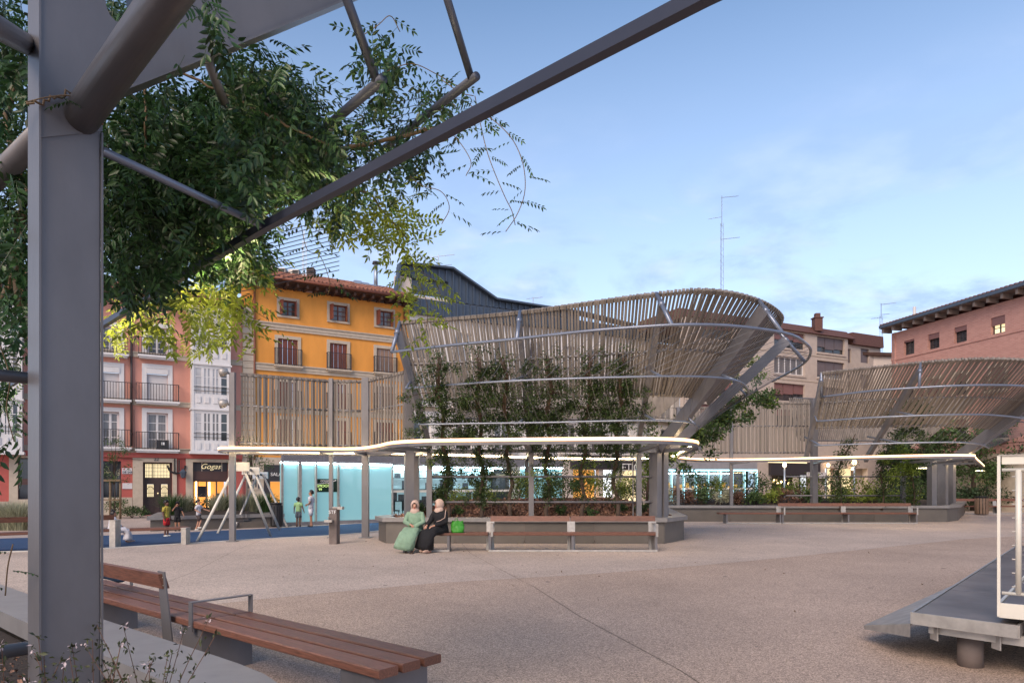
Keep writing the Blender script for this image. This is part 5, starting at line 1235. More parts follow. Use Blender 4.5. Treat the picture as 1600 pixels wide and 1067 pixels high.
for i, (px, py, Y) in enumerate(((268, 800, 25.2), (285, 800, 25.6), (340, 800, 26.2), (352, 800, 26.6), (376, 800, 27), (395, 800, 27.2), (412, 800, 27.4))):
    x = (px - 800) * Y / F; grass_clump(x, Y, .4, .75, .85, 'grass clump in the low playground planter, number %s from left' % nm[i], 420, 'grass' if i % 3 else 'shrub')
    shrub(x + .4, Y + .5, .4, .5, .7, 'shrub', 'leafy shrub behind grass clump number %s in the playground planter' % nm[i], 'shrubs by the playground', .08, 260)
for i, px in enumerate((2, 16, 30, 70, 120)):
    Y = 24; x = (px - 800) * Y / F; grass_clump(x, Y, 0, .9, 1.0, 'grass clump at the far left street edge, number %s from left' % nm[i], 420)
shrub((207 - 800) * 33 / F, 33, 0, .9, .55, 'shrub', 'rounded low green bush left of the lit entrance door', 'shrubs by the playground', .1, 900)
shrub((172 - 800) * 33 / F, 33.5, 0, .8, .9, 'shrub', 'dark green bush behind the staked sapling', 'shrubs by the playground', .1, 700)

# ------------------------------------------------------------------ trees
def tree(x, y, h, cr_, lb, mat='treeleaf', n=5200, size=.2, trunk=.16, grp='trees at the far right of the plaza', crown0=.35, name='tree', z0=0):
    t = thing(name, lb, 'tree', (x, y, z0), grp); mb = MB(); top = V((x + random.uniform(-.2, .2), y, z0 + h * .75))
    mb.tube([(x, y, z0), (x + .05, y, z0 + h * .25), ((x + top.x) / 2, y, z0 + h * .5), top], [trunk, trunk * .8, trunk * .6, trunk * .25], 8); mb.build('trunk', M['bark'], t, True)
    bl = []; lm = MB()
    for k_ in range(16):
        an = k_ * 2.4 + random.random(); zz_ = z0 + h * random.uniform(crown0, .95); rr_ = cr_ * random.uniform(.35, .95) * math.sin(math.pi * min(.95, max(.12, (zz_ - z0 - h * crown0 * .7) / (h * (1.05 - crown0 * .7)))))
        e = V((x + math.cos(an) * rr_, y + math.sin(an) * rr_, zz_)); lm.tube([V((x, y, z0 + h * .3 + (zz_ - z0) * .25)), (V((x, y, zz_)) + e) / 2, e], [trunk * .35, trunk * .2, trunk * .08], 5)
        bl.append((tuple(e), (cr_ * .36, cr_ * .36, cr_ * .28), n // 16))
    lm.build('limb', M['bark'], t, True); foliage('crown', t, bl, M[mat], size); return t
for i, (px, Y, h, c_, mt, lb) in enumerate(((1412, 42, 4.2, 1.5, 'treeleaf', 'dark tree left of the pendant lamp behind the far canopy'), (1462, 46, 4.9, 2.0, 'treeleaf', 'dark tree between the far canopy columns'), (1520, 42, 6.0, 2.9, 'shrub', 'greener tree just beyond the end of the far light ribbon'), (1580, 46, 6.8, 3.2, 'treeleaf', 'tall dark tree right behind the cream stage railing'), (1640, 41, 6.2, 3.0, 'treeleaf', 'dark tree cut by the right edge of the frame'), (1550, 54, 5.2, 3.4, 'treeleaf', 'farthest dark tree before the brick building'))):
    tree((px - 800) * Y / F, Y, h, c_, lb, mt, 5600, .22, crown0=.3)
for i in range(6):
    x = 22 + i * 3.0; shrub(x, 40 + i * .4, 0, 1.9, 1.5, 'treeleaf', 'dark hedge bush behind the right hand bench, number %s from the left' % nm[i], 'hedge bushes at the far right', .2, 1500, 'hedge_bush', 'bush')
t = tree((178 - 800) * 32 / F, 32, 3.9, .75, 'thin young sapling held by wooden stakes before the pink house', 'shrub', 900, .09, .03, 'saplings by the playground', .35, 'sapling')
x = (178 - 800) * 32 / F; mb = MB()
st_ = thing('tree_stake_frame', 'wooden stake frame around the young sapling', 'tree stakes', (x, 31.8, 0))
for dx in (-.42, .0, .42):
    mb = MB(); mb.tube([(x + dx, 31.7 + .2 * abs(dx), 0), (x + dx, 31.7 + .2 * abs(dx), 1.85)], .05, 7); mb.build('stake', M['stemtan'], st_, True)
mb = MB(); mb.beam((x - .5, 31.66, 1.8), (x + .5, 31.66, 1.8), .06, .09); mb.beam((x - .45, 31.64, .9), (x + .45, 31.64, .9), .04, .06); mb.build('crossbar', M['stemtan'], st_)
tree((392 - 800) * 32 / F, 32, 4.0, .95, 'small sparse tree behind the white swing frame', 'shrub', 900, .11, .05, 'saplings by the playground', .5, 'sapling')

# ------------------------------------------------------------------ benches
def bench_thing(label, L, backs=(), arms=(), legs=(), dep=.48, group='wooden benches', name='bench', skid=True, npl=3, back_y=None):
    """local frame: x along the bench, y 0 = front edge, dep = rear edge"""
    t = thing(name, label, 'bench', (0, 0, 0), group); gw_ = .036 if not skid else .02; w = (dep - gw_ * (npl - 1)) / npl
    cuts = [0] + sorted({l_ for l_ in arms if 0.3 < l_ < L - .3}) + [L]
    for a, b in zip(cuts[:-1], cuts[1:]):
        for i in range(npl):
            mb = MB(); y0 = i * (w + gw_); x0, x1 = a + .006, b - .006; r_ = .008
            prof = [(y0, .45 - .06 + r_), (y0 + r_, .39), (y0 + w - r_, .39), (y0 + w, .39 + r_), (y0 + w, .45 - r_), (y0 + w - r_, .45), (y0 + r_, .45), (y0, .45 - r_)]
            n = len(prof); vs = [(x0, p[0], p[1]) for p in prof] + [(x1, p[0], p[1]) for p in prof]
            mb.add(vs, [tuple(range(n)), tuple(range(n, 2 * n))[::-1]] + [(j, n + j, n + (j + 1) % n, (j + 1) % n) for j in range(n)]); mb.build('seat_plank', M['wood'], t)
    by = dep + .02 if back_y is None else back_y; sg = 1 if by > dep / 2 else -1
    for (a, b) in backs:
        mb = MB(); y = by + .04 * sg; mb.add([(a, y - .03, .70), (b, y - .03, .70), (b, y + .03, .70), (a, y + .03, .70), (a, y - .03 + .04 * sg, .83), (b, y - .03 + .04 * sg, .83), (b, y + .03 + .04 * sg, .83), (a, y + .03 + .04 * sg, .83)],
                                       [(0, 3, 2, 1), (4, 5, 6, 7), (0, 1, 5, 4), (1, 2, 6, 5), (2, 3, 7, 6), (3, 0, 4, 7)]); mb.build('backrest_plank', M['wood'], t)
    for x in legs:
        mb = MB(); mb.box(x - .03, x + .03, .03, dep - .03, .0, .388); mb.build('leg', M['steel'], t)
        if any(a - .2 <= x <= b + .2 for a, b in backs):
            mb = MB(); yy = by + .015 * sg; mb.beam((x, yy - .06 * sg, .0), (x, yy + .0, .7), .19, .05, (1, 0, 0)); mb.build('backrest_bracket', M['galv'], t)
    for x in arms:
        mb = MB(); ah = .60 if not skid else .66; mb.box(x - .03, x + .03, -.014, -.002, .36, ah); mb.box(x - .03, x + .03, dep - .012, dep, .452, ah); mb.box(x - .03, x + .03, -.014, dep, ah, ah + .010); mb.build('armrest', M['galv' if skid else 'steel'], t)
    if skid: mb = MB(); mb.box(legs[0] - .03, legs[-1] + .03, .0, .06, 0.004, .05); mb.build('base_rail', M['galv'], t)
    return t
# near bench
b = bench_thing('long red brown slatted bench in the foreground with backrest at its left part', 5.75, backs=[(2.76, 5.72)], arms=[2.44, 5.0], legs=[.35, 2.75, 5.3], dep=.54, skid=False, back_y=-.03)
# local x runs from the near right end towards the left; y=0 edge is the camera side
for ch in list(kids(b)):
    if ch.name.startswith(('leg', 'backrest_bracket')): bpy.data.objects.remove(ch)
d_ = V((-.774, .633, 0)); mdir = V((.633, .774, 0)); o_ = V((-.82, 4.23, 0))
b.matrix_world = Matrix(((d_.x, mdir.x, 0, o_.x), (d_.y, mdir.y, 0, o_.y), (0, 0, 1, 0), (0, 0, 0, 1)))
for x in (.10, 2.35, 4.75):
    mb = MB(); mb.box(x, x + .05, .04, .50, .0, .385); mb.box(x + .05, x + .35, .04, .07, .0, .38); mb.build('leg', M['steel'], b)
for x in (2.72, 5.35):
    mb = MB(); mb.add([(x - .005, .12, 0), (x + .10, .12, 0), (x + .10, -.09, .85), (x - .005, -.09, .85), (x - .005, .0, 0), (x + .10, .0, 0), (x + .10, -.10, .85), (x - .005, -.10, .85)], [])
    mb.v = []; mb.f = []
    mb.add([(x, -.012, 0), (x + .20, -.012, 0), (x + .13, -.105, .85), (x + .0, -.105, .85), (x, .0, 0), (x + .20, .0, 0), (x + .13, -.093, .85), (x, -.093, .85)],
           [(0, 1, 2, 3), (4, 7, 6, 5), (0, 4, 5, 1), (1, 5, 6, 2), (2, 6, 7, 3), (3, 7, 4, 0)]); so3 = mb.build('backrest_bracket', M['steel'], b)
    sb = MB()
    for bx, bz in ((.03, .80), (.075, .80), (.035, .73), (.08, .73)): sb.ell((x + bx, -.105 + (.8 - bz) * .1, bz), .006, .004, .006, 6, 4)
    sb.build('bolt', M['galv'], so3)
# bench behind which the planter stands
b2 = bench_thing('red brown bench with backrest along the near planter, right of the seated women', 4.03, backs=[(0, 1.95), (1.97, 4.05)], arms=[.05, 3.98], legs=[.0, 1.98, 3.97], dep=.48)
b2.location = (-.53, 16.25, 0)
b3 = bench_thing('backless red brown bench on which the two women sit', 2.05, legs=[.08, 1.1], dep=.48); b3.location = (-2.62, 16.25, 0)
b4 = bench_thing('far backless bench along the second planter', 2.7, legs=[.3, 2.5], dep=.48); b4.location = ((1125 - 800) * 28 / F, 28, 0)
b5 = bench_thing('far bench with backrest along the second planter', 5.55, backs=[(0, 2.7), (2.72, 5.55)], arms=[.05, 5.5], legs=[.0, 2.7, 5.5], dep=.48); b5.location = ((1224 - 800) * 28 / F, 28, 0)
b6 = bench_thing('distant bench before the dark hedge at far right', 6, backs=[(0, 3), (3.02, 6)], legs=[.1, 3, 5.9], dep=.48); b6.location = (23.5, 37, 0)
def bench_between(p, q, **kw):
    p, q = V(p), V(q); d = q - p; L = d.length; t = bench_thing(L=L, **kw); t.location = p; t.rotation_euler.z = math.atan2(d.y, d.x); return t
b7 = bench_between((-14.5, 14.4, 0), (-10.2, 17.6, 0), label='bench with low backrest at the left playground edge where the small girl sits', backs=[(0, 2.6), (2.62, 5.3)], legs=[.1, 2.6], skid=False, back_y=-.03)
b8 = bench_between((-9.95, 17.75, 0), (-8.72, 18.45, 0), label='short backless bench at the playground edge beside the block support', legs=[1.3], skid=False)
for (x, y, w, h, lb) in ((-10.16, 17.45, .15, .68, 'tall light grey block support between the two playground benches'), (-8.76, 18.3, .13, .43, 'low light grey block support under the right end of playground bench')):
    t = thing('bench_support_block', lb, 'support block', (x, y, 0), 'grey bench support blocks'); mb = MB(); mb.box(x - w / 2, x + w / 2, y - .1, y + .15, 0, h); mb.build('block', M['galv'], t)
    mb = MB(); mb.box(x - w / 2 - .01, x + w / 2 + .01, y - .11, y + .16, h, h + .02); mb.build('cap', M['galv'], t)

# ------------------------------------------------------------------ foreground planter, column and arms
far = [V((-8.2, 9.8, 0)), V((-5.68, 7.57, 0)), V((-3.35, 5.59, 0)), V((-1.89, 4.38, 0)), V((-1.42, 3.95, 0)), V((-1.16, 3.55, 0)), V((-1.05, 3.05, 0)), V((-1.05, 1.5, 0)), V((-1.0, .6, 0))]
near_ = [V((-7.4, 8.55, 0)), V((-4.47, 5.96, 0)), V((-2.64, 4.41, 0)), V((-1.91, 3.79, 0)), V((-1.72, 3.6, 0)), V((-1.58, 3.35, 0)), V((-1.5, 3.0, 0)), V((-1.5, 1.5, 0)), V((-1.45, .6, 0))]
fpl = thing('planter', 'foreground grey planter coping curving round the near column', 'planter', (-3, 5, 0), 'steel planters on the plaza')
fa = cr([tuple(v) for v in far], 40); na = cr([tuple(v) for v in near_], 40)
for i0, i1 in ((0, 14), (14, 26), (26, 39)):
    mb = MB()
    for i in range(i0, i1):
        a, b_, c_, d2 = V(fa[i]), V(fa[i + 1]), V(na[i + 1]), V(na[i]); up = V((0, 0, .5)); lo_ = V((0, 0, .485))
        mb.add([a + up, b_ + up, c_ + up, d2 + up], [(3, 2, 1, 0)]); mb.add([a + lo_, b_ + lo_, c_ + lo_, d2 + lo_], [(0, 1, 2, 3)])
        mb.add([a + up, b_ + up, b_ + V((0, 0, .42)), a + V((0, 0, .42))], [(0, 1, 2, 3)]); mb.add([d2 + up, c_ + up, c_ + V((0, 0, .36)), d2 + V((0, 0, .36))], [(3, 2, 1, 0)])
    o = mb.build('coping', M['coping'], fpl); bm_ = bmesh.new(); bm_.from_mesh(o.data); bmesh.ops.remove_doubles(bm_, verts=bm_.verts, dist=.0005); bmesh.ops.recalc_face_normals(bm_, faces=bm_.faces); bm_.to_mesh(o.data); bm_.free()
    mb = MB()
    for i in range(i0, i1):
        a, b_ = V(fa[i]), V(fa[i + 1]); w_ = V((-.12, -.14, 0)) * .6
        mb.add([a + w_, b_ + w_, b_ + w_ + V((0, 0, .48)), a + w_ + V((0, 0, .48))], [(0, 1, 2, 3)])
    mb.build('side_panel', M['panel'], fpl)
soilp = [tuple(v)[:2] for v in na] + [(-1.4, -2), (-12, -2), (-12, 9)]
b_ = bmesh.new(); vs = [b_.verts.new((p[0] + 3, p[1] - 5, .33)) for p in soilp]; f = b_.faces.new(vs); bmesh.ops.triangulate(b_, faces=[f]); me = bpy.data.meshes.new('soil'); b_.to_mesh(me); b_.free()
me.update()
if me.polygons[0].normal.z < 0: me.flip_normals()
me.materials.append(M['soil_d']); o = bpy.data.objects.new('soil', me); col.objects.link(o); o.parent = fpl

KS = .55
K = V((-2.83, 4.08, 0)) * KS; dl_ = V((.633, .774, 0)); dn = V((.774, -.633, 0))
def onplane(px, py, off=0.0):
    """point of the arm's face plane (through K, along dl_ and z) seen at a photograph pixel"""
    r = V(((px - 800) / F, 1, (HZ - py) / F)); t = (K + dn * off).dot(dn) / r.dot(dn); return V((r.x * t, t, CH + r.z * t))
fc = thing('foreground_canopy', 'grey steel column with inclined arm, tubes and light bar overgrown at the left edge', 'canopy', (K.x, K.y, 0), 'slatted planter canopies')
w_, v_ = .1925, .132
mb = MB(); cc = K + dl_ * w_ / 2 - dn * v_ / 2; mb.obox(cc + V((0, 0, 1.9)), dl_ * (w_ / 2 - .004), dn * (v_ / 2 - .004), V((0, 0, 1.85))); o = mb.build('column', M['steel'], fc)
bv = o.modifiers.new('bevel', 'BEVEL'); bv.width = .006; bv.segments = 2
for e in (0, w_):   # flange edges standing proud of the face
    mb = MB(); ze = 3.75 if e == 0 else 2.83; mb.obox(K + dl_ * (e + (.003 if e == 0 else -.003)) + dn * .002 + V((0, 0, ze / 2)), dl_ * .003, dn * .004, V((0, 0, ze / 2))); mb.build('column_edge', M['steel'], fc)
lower = [onplane(160, 205), onplane(161, 185), onplane(166, 165), onplane(178, 150), onplane(200, 138), onplane(300, 99), onplane(540, 0), onplane(760, -92)]
outl = [onplane(64, 215)] + lower + [onplane(700, -330), onplane(200, -230), onplane(64, -230)]
hole = [onplane(190 + 26 * math.cos(t), -6 + 42 * math.sin(t)) for t in np.linspace(0, 6.283, 17)[:-1]]
def plate(outer, hole_, th, name, mat):
    b_ = bmesh.new(); ed = []
    for lp in (outer, hole_):
        if not lp: continue
        vs = [b_.verts.new(p - V((K.x, K.y, 0))) for p in lp]; ed += [b_.edges.new((vs[i], vs[(i + 1) % len(vs)])) for i in range(len(vs))]
    bmesh.ops.triangle_fill(b_, use_beauty=True, edges=ed); r = bmesh.ops.extrude_face_region(b_, geom=b_.faces[:]); bmesh.ops.translate(b_, verts=[v for v in r['geom'] if isinstance(v, bmesh.types.BMVert)], vec=-dn * th)
    bmesh.ops.recalc_face_normals(b_, faces=b_.faces); me = bpy.data.meshes.new(name); b_.to_mesh(me); b_.free(); me.materials.append(M[mat]); o = bpy.data.objects.new(name, me); col.objects.link(o); o.parent = fc; return o
plate(outl, hole, .10, 'arm_plate', 'steel')
mb = MB()
for a, b_ in zip(lower[3:-1], lower[4:]): mb.beam(a - dn * .05, b_ - dn * .05, .13, .008, dn)
mb.build('arm_flange', M['steel'], fc)
# big ring tube through the column
pt = onplane(128, 183, .0); mb = MB(); mb.tube([pt - dn * .02, pt + dn * 1.05 + V((0, 0, .20)), pt + dn * 2.6 + V((0, 0, .49))], .057, 24); mb.build('ring_tube', M['steel'], fc, True)
mb = MB(); p2 = K - dn * v_ * .5 + dl_ * .08 + V((0, 0, pt.z)); mb.tube([p2, p2 - dn * 3.5], .042, 20); mb.build('ring_tube', M['steel'], fc, True)
def ray(px, py, Y): return P(px, py, Y)
yk = K.y + .06
for (p_, q_, r_) in ((ray(48, 73, yk + .1), ray(-140, -35, 1.35), .034), (ray(46, 591, yk + .1), ray(46, 591, yk + .1) - dl_ * 1.6, .021), (ray(42, 1012, yk + .1), ray(42, 1012, yk + .1) - dl_ * 1.6, .024)):
    mb = MB(); mb.tube([p_, q_], r_, 14); mb.build('side_tube', M['steel'], fc, True)
# light bar and bracket
zb = 2.78
bar = [atz(x, y, zb) for x, y in ((1500, -200), (1100, -6), (740, 181), (415, 353), (300, 422), (165, 505), (20, 600), (-120, 670))]
mb = MB()
for a, b_ in zip(bar[:-1], bar[1:]): mb.beam(a, b_, .034, .038)
M['barsteel'] = pm('slate_light_bar_paint', (.055, .063, .095), .45, .2, var=.12)
lb_ = mb.build('light_bar', M['barsteel'], fc)
mb = MB()
for a, b_ in zip(bar[1:-1], bar[2:]):
    s_ = (b_ - a).cross(V((0, 0, 1))).normalized()
    if s_.y < 0: s_ = -s_
    mb.beam(a + s_ * .022 + V((0, 0, .004)), b_ + s_ * .022 + V((0, 0, .004)), .008, .020, s_)
mb.build('led_strip', M['led3'], lb_)
mb = MB(); a = onplane(160, 236); b_ = atz(413, 354, zb); mb.tube([a, b_], .0155, 12); mb.build('bar_bracket', M['bluesteel'], fc, True)
# rim tubes with struts
for (s0, s1, e1, r_) in (((520, -60, 2.75), (590, 130, 3.1), (430, 268, 4.1), .020), ((690, -30, 2.95), (737, 125, 3.3), (600, 232, 4.3), .018)):
    A_, B_, C_ = ray(*s0), ray(*s1), ray(*e1); mb = MB(); mb.tube([A_, B_], r_, 12); mb.build('strut', M['barsteel'], fc, True)
    d3 = (B_ - C_).normalized(); mb = MB(); mb.tube([B_ + d3 * .05, C_], r_ * 1.15, 14); mb.build('rim_tube', M['barsteel'], fc, True)
mb = MB(); mb.tube([ray(325, 95, 2.9), ray(352, 165, 3.1)], .02, 12); mb.build('strut', M['steel'], fc, True)
mb = MB()
for k_ in range(11): mb.tube([ray(360 + 10 * k_, 205 + 14 * k_, 4.3), ray(720 - 14 * k_, 142 + 12 * k_, 3.8)], .0022, 4, False)
for k_ in range(13): mb.tube([ray(300, 400 + 6 * k_, 4.6), ray(530, 338 + 7 * k_, 5.4)], .003, 4, False)
mb.build('climbing_wires', M['wire'], fc, kind='stuff')

# ------------------------------------------------------------------ wisteria over the foreground canopy
wv = thing('climbing_plant', 'dense foreground wisteria hanging over the near column, steel arm and light bar', 'climbing plant', (-2.2, 3.0, .4), 'foreground climbing plants')
temps = [compound(random.choice((9, 11, 13))) for _ in range(6)]
nv = min(len(t_[0]) for t_ in temps)
BX = np.array([-120, 20, 165, 300, 415, 740, 1100.]); BY = np.array([670, 600, 505, 422, 353, 181, -6.])
def blobpts(bl):
    out = []
    for (px, py, rx, ry, Y0, Y1, n) in bl:
        q = rng.normal(size=(n, 2)); q /= np.linalg.norm(q, axis=1)[:, None]; q *= (rng.random(n) ** .5)[:, None]
        X = px + q[:, 0] * rx; Yp = py + q[:, 1] * ry; D_ = rng.uniform(Y0, Y1, n)
        by_ = np.interp(X, BX, BY); bY = (zb - CH) * F / (HZ - by_); near = (np.abs(Yp - by_) < 34) & (D_ < bY + .3); D_ = np.where(near, bY + rng.uniform(.3, .9, n), D_)
        out.append(np.stack([(X - 800) * D_ / F, D_, CH + (HZ - Yp) * D_ / F], 1))
    return np.vstack(out)
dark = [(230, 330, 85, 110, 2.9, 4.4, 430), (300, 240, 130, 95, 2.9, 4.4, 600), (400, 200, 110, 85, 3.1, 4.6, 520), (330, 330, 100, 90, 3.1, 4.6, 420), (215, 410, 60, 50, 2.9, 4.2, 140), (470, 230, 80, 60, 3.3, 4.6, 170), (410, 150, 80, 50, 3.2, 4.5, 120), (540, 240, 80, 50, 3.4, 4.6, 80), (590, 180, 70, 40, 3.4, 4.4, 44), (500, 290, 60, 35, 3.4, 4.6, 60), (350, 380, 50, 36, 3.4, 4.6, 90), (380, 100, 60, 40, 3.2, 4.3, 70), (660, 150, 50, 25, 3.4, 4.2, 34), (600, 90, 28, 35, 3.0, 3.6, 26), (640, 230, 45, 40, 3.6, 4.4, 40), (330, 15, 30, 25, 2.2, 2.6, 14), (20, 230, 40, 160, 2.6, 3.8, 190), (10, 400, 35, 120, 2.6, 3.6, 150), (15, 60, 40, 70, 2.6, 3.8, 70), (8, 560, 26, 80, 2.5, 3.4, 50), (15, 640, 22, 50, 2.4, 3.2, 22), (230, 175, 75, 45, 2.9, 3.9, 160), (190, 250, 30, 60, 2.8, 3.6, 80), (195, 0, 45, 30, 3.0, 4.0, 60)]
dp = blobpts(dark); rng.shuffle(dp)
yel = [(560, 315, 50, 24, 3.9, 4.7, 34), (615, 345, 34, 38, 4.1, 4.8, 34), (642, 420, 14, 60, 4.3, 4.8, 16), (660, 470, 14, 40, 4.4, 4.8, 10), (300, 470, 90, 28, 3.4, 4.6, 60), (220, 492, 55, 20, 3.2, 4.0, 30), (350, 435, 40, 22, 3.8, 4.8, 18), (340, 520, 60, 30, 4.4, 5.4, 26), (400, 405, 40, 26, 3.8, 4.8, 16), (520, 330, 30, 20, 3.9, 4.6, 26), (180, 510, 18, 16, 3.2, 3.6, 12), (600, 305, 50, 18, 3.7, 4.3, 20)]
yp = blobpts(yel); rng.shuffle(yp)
def comp_mesh(name, pts, mat, sc, kind='stuff', droop=((.1, -.1, -.7), .75)):
    n = len(pts); R = rand_rot(n, droop); grp_ = np.arange(n) % 6
    Vs, Fs, base = [], [], 0
    for g_ in range(6):
        tv, tf = np.array(temps[g_][0]), np.array(temps[g_][1]); m_ = grp_ == g_; k_ = m_.sum()
        if not k_: continue
        s_ = sc * rng.uniform(.7, 1.2, k_); VV = np.einsum('nij,vj->nvi', R[m_], tv) * s_[:, None, None] + pts[m_][:, None, :]
        Fs.append((tf[None] + (np.arange(k_) * len(tv))[:, None, None]).reshape(-1, 3) + base); Vs.append(VV.reshape(-1, 3)); base += k_ * len(tv)
    return np_mesh(name, np.vstack(Vs), np.vstack(Fs), 3, mat, wv, kind)
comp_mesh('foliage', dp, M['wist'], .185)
comp_mesh('lit_foliage', yp, M['wisty'], .19)  # leaves near the light bar, lamplight painted in as yellow
# individual nearer leaves as objects that share meshes
leaf_me = {}
for key in ('wist', 'wisty'):
    for i, (tv, tf) in enumerate(temps):
        me = bpy.data.meshes.new('leaf'); me.from_pydata(tv, [], tf); me.materials.append(M[key]); me.update(); leaf_me[key, i] = me
def put_leaf(p, d, s_, key='wist'):
    d = V(d).normalized(); up = V((random.uniform(-.5, .5), random.uniform(-.5, .5), 1)); y = up.cross(d).normalized(); z = d.cross(y)
    mt = Matrix((d * s_, y * s_, z * s_)).transposed().to_4x4(); mt.translation = V(p) - ORG[wv.name]
    o = bpy.data.objects.new('leaf', leaf_me[key, random.randrange(6)]); col.objects.link(o); o.parent = wv; o.matrix_local = mt
tend = [([(735, 165), (760, 180), (785, 200), (805, 225), (818, 260), (820, 300), (808, 335), (790, 362)], 3.3, 'wist', .115), ([(742, 150), (752, 200), (762, 240), (775, 275), (790, 310), (800, 330), (805, 352)], 3.4, 'wist', .11),
        ([(640, 275), (660, 290), (690, 300), (702, 325), (690, 350)], 3.7, 'wist', .13), ([(470, 350), (480, 390), (500, 400), (515, 440), (512, 462)], 4.2, 'wist', .15), ([(545, 345), (600, 370), (640, 400), (655, 440), (668, 480), (665, 520)], 4.4, 'wisty', .2),
        ([(600, 330), (625, 370), (640, 410), (680, 440), (690, 470)], 4.5, 'wisty', .18), ([(300, 440), (340, 475), (380, 500), (430, 512)], 4.6, 'wisty', .18), ([(380, 400), (400, 440), (395, 480), (420, 500)], 4.8, 'wist', .17),
        ([(560, 60), (590, 40), (610, 25), (625, 50)], 3.2, 'wist', .13), ([(690, 125), (720, 145), (740, 150)], 3.4, 'wist', .12), ([(585, 120), (640, 100), (680, 115), (715, 135)], 3.4, 'wist', .13), ([(650, 200), (700, 205), (735, 250), (728, 275)], 3.6, 'wist', .13),
        ([(40, 160), (75, 152), (110, 150), (140, 165)], 2.2, 'wist', .09), ([(0, 540), (15, 590), (10, 640), (22, 690)], 2.6, 'wist', .12), ([(20, 850), (12, 885), (8, 930)], 2.2, 'wist', .09), ([(170, 430), (240, 500), (300, 470), (330, 500)], 4.0, 'wist', .16)]
stm = MB(); cnt = 0
for pts_, Y, key, sc_ in tend:
    q = cr([tuple(ray(x, y, Y + .03 * i)) for i, (x, y) in enumerate(pts_)], 26); stm.tube([V(v) for v in q], .0022, 5)
    L = np.linalg.norm(np.diff(q, axis=0), axis=1).sum(); n = max(3, int(L / (.052 if key == 'wist' else .07)))
    for i in range(n):
        v = V(q[min(25, int(26 * (i + .5) / n))]); sd_ = 1 if i % 2 else -1; put_leaf(v, (sd_ * random.uniform(.4, 1), random.uniform(-.4, .4), random.uniform(-.5, .25)), sc_ * random.uniform(.8, 1.15), key); cnt += 1
for v in dp[:110]:
    put_leaf(V(v) + V((.0, -.35, 0)), (random.uniform(-1, 1), random.uniform(-.6, .3), random.uniform(-.9, .2)), .19, 'wist'); cnt += 1
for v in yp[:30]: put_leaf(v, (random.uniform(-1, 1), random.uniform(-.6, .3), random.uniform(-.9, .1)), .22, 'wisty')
for pts_, Y, r_ in (([(165, 345), (240, 305), (300, 290), (420, 250), (560, 230), (720, 190)], 3.6, .011), ([(165, 320), (230, 320), (330, 260), (450, 215)], 3.4, .008), ([(30, 480), (20, 380), (40, 300), (10, 200), (30, 100)], 3.0, .013), ([(0, 470), (30, 400), (38, 330)], 2.9, .010), ([(200, 480), (300, 400), (480, 300), (700, 215)], 3.9, .009), ([(225, 130), (228, 200), (226, 260)], 2.9, .005), ([(45, 165), (80, 155), (120, 150), (160, 190)], 2.2, .004), ([(410, 360), (480, 330), (560, 300), (600, 330), (640, 380)], 4.2, .007), ([(230, 90), (300, 120), (420, 180), (520, 230)], 3.2, .006)):
    q = cr([tuple(ray(x, y, Y + .05 * i)) for i, (x, y) in enumerate(pts_)], 24); stm.tube([V(v) + V((0, random.uniform(-.01, .01), random.uniform(-.012, .012))) for v in q], r_, 6)
stm.build('stem', M['stemtan'], wv, True)

# low flowering shrubs at the foot of the column
ab_labels = ['flowering low shrub at the foot of the near column, left part', 'flowering low shrub directly before the near column foot', 'flowering low shrub right of the near column foot', 'flowering low shrub in the bottom left corner']
for i, (px, py, Y, n) in enumerate(((85, 1075, 1.95, 9), (145, 1080, 2.0, 10), (235, 1085, 2.35, 9), (15, 1080, 2.3, 10))):
    c_ = ray(px, py, Y); c_.z = .33; t = thing('flowering_shrub', ab_labels[i], 'shrub', c_, 'flowering shrubs in the foreground planter'); sm = MB(); LP, PP = [], []
    for k_ in range(n * 2):
        an = random.uniform(0, 6.28); ln_ = random.uniform(.05, .24); hh = random.uniform(.42, .84) * (1 if i != 3 else .9); tip = c_ + V((math.cos(an) * ln_, math.sin(an) * ln_ * .7, hh)); mid = c_ + V((math.cos(an) * ln_ * .3, math.sin(an) * ln_ * .25, hh * .6))
        q = cr([tuple(c_), tuple(mid), tuple(tip)], 12); sm.tube([V(v) for v in q], [.0028 - .00015 * j for j in range(12)], 4)
        for j in range(3, 12):
            for _ in range(6): LP.append(q[j] + rng.normal(0, .007, 3))
        if random.random() < .45:
            for _ in range(5): PP.append(q[11] + rng.normal(0, .006, 3))
    sm.build('stem', M['shrubr'], t)
    LP = np.array(LP); scatter('foliage', LEAF_V, LEAF_F, LP, rand_rot(len(LP)), .019 * rng.uniform(.7, 1.3, len(LP)), M['shrubd'], t)
    if PP: PP = np.array(PP); scatter('flowers', LEAF_V, LEAF_F, PP, rand_rot(len(PP)), .016 * rng.uniform(.7, 1.2, len(PP)), M['petal'], t)
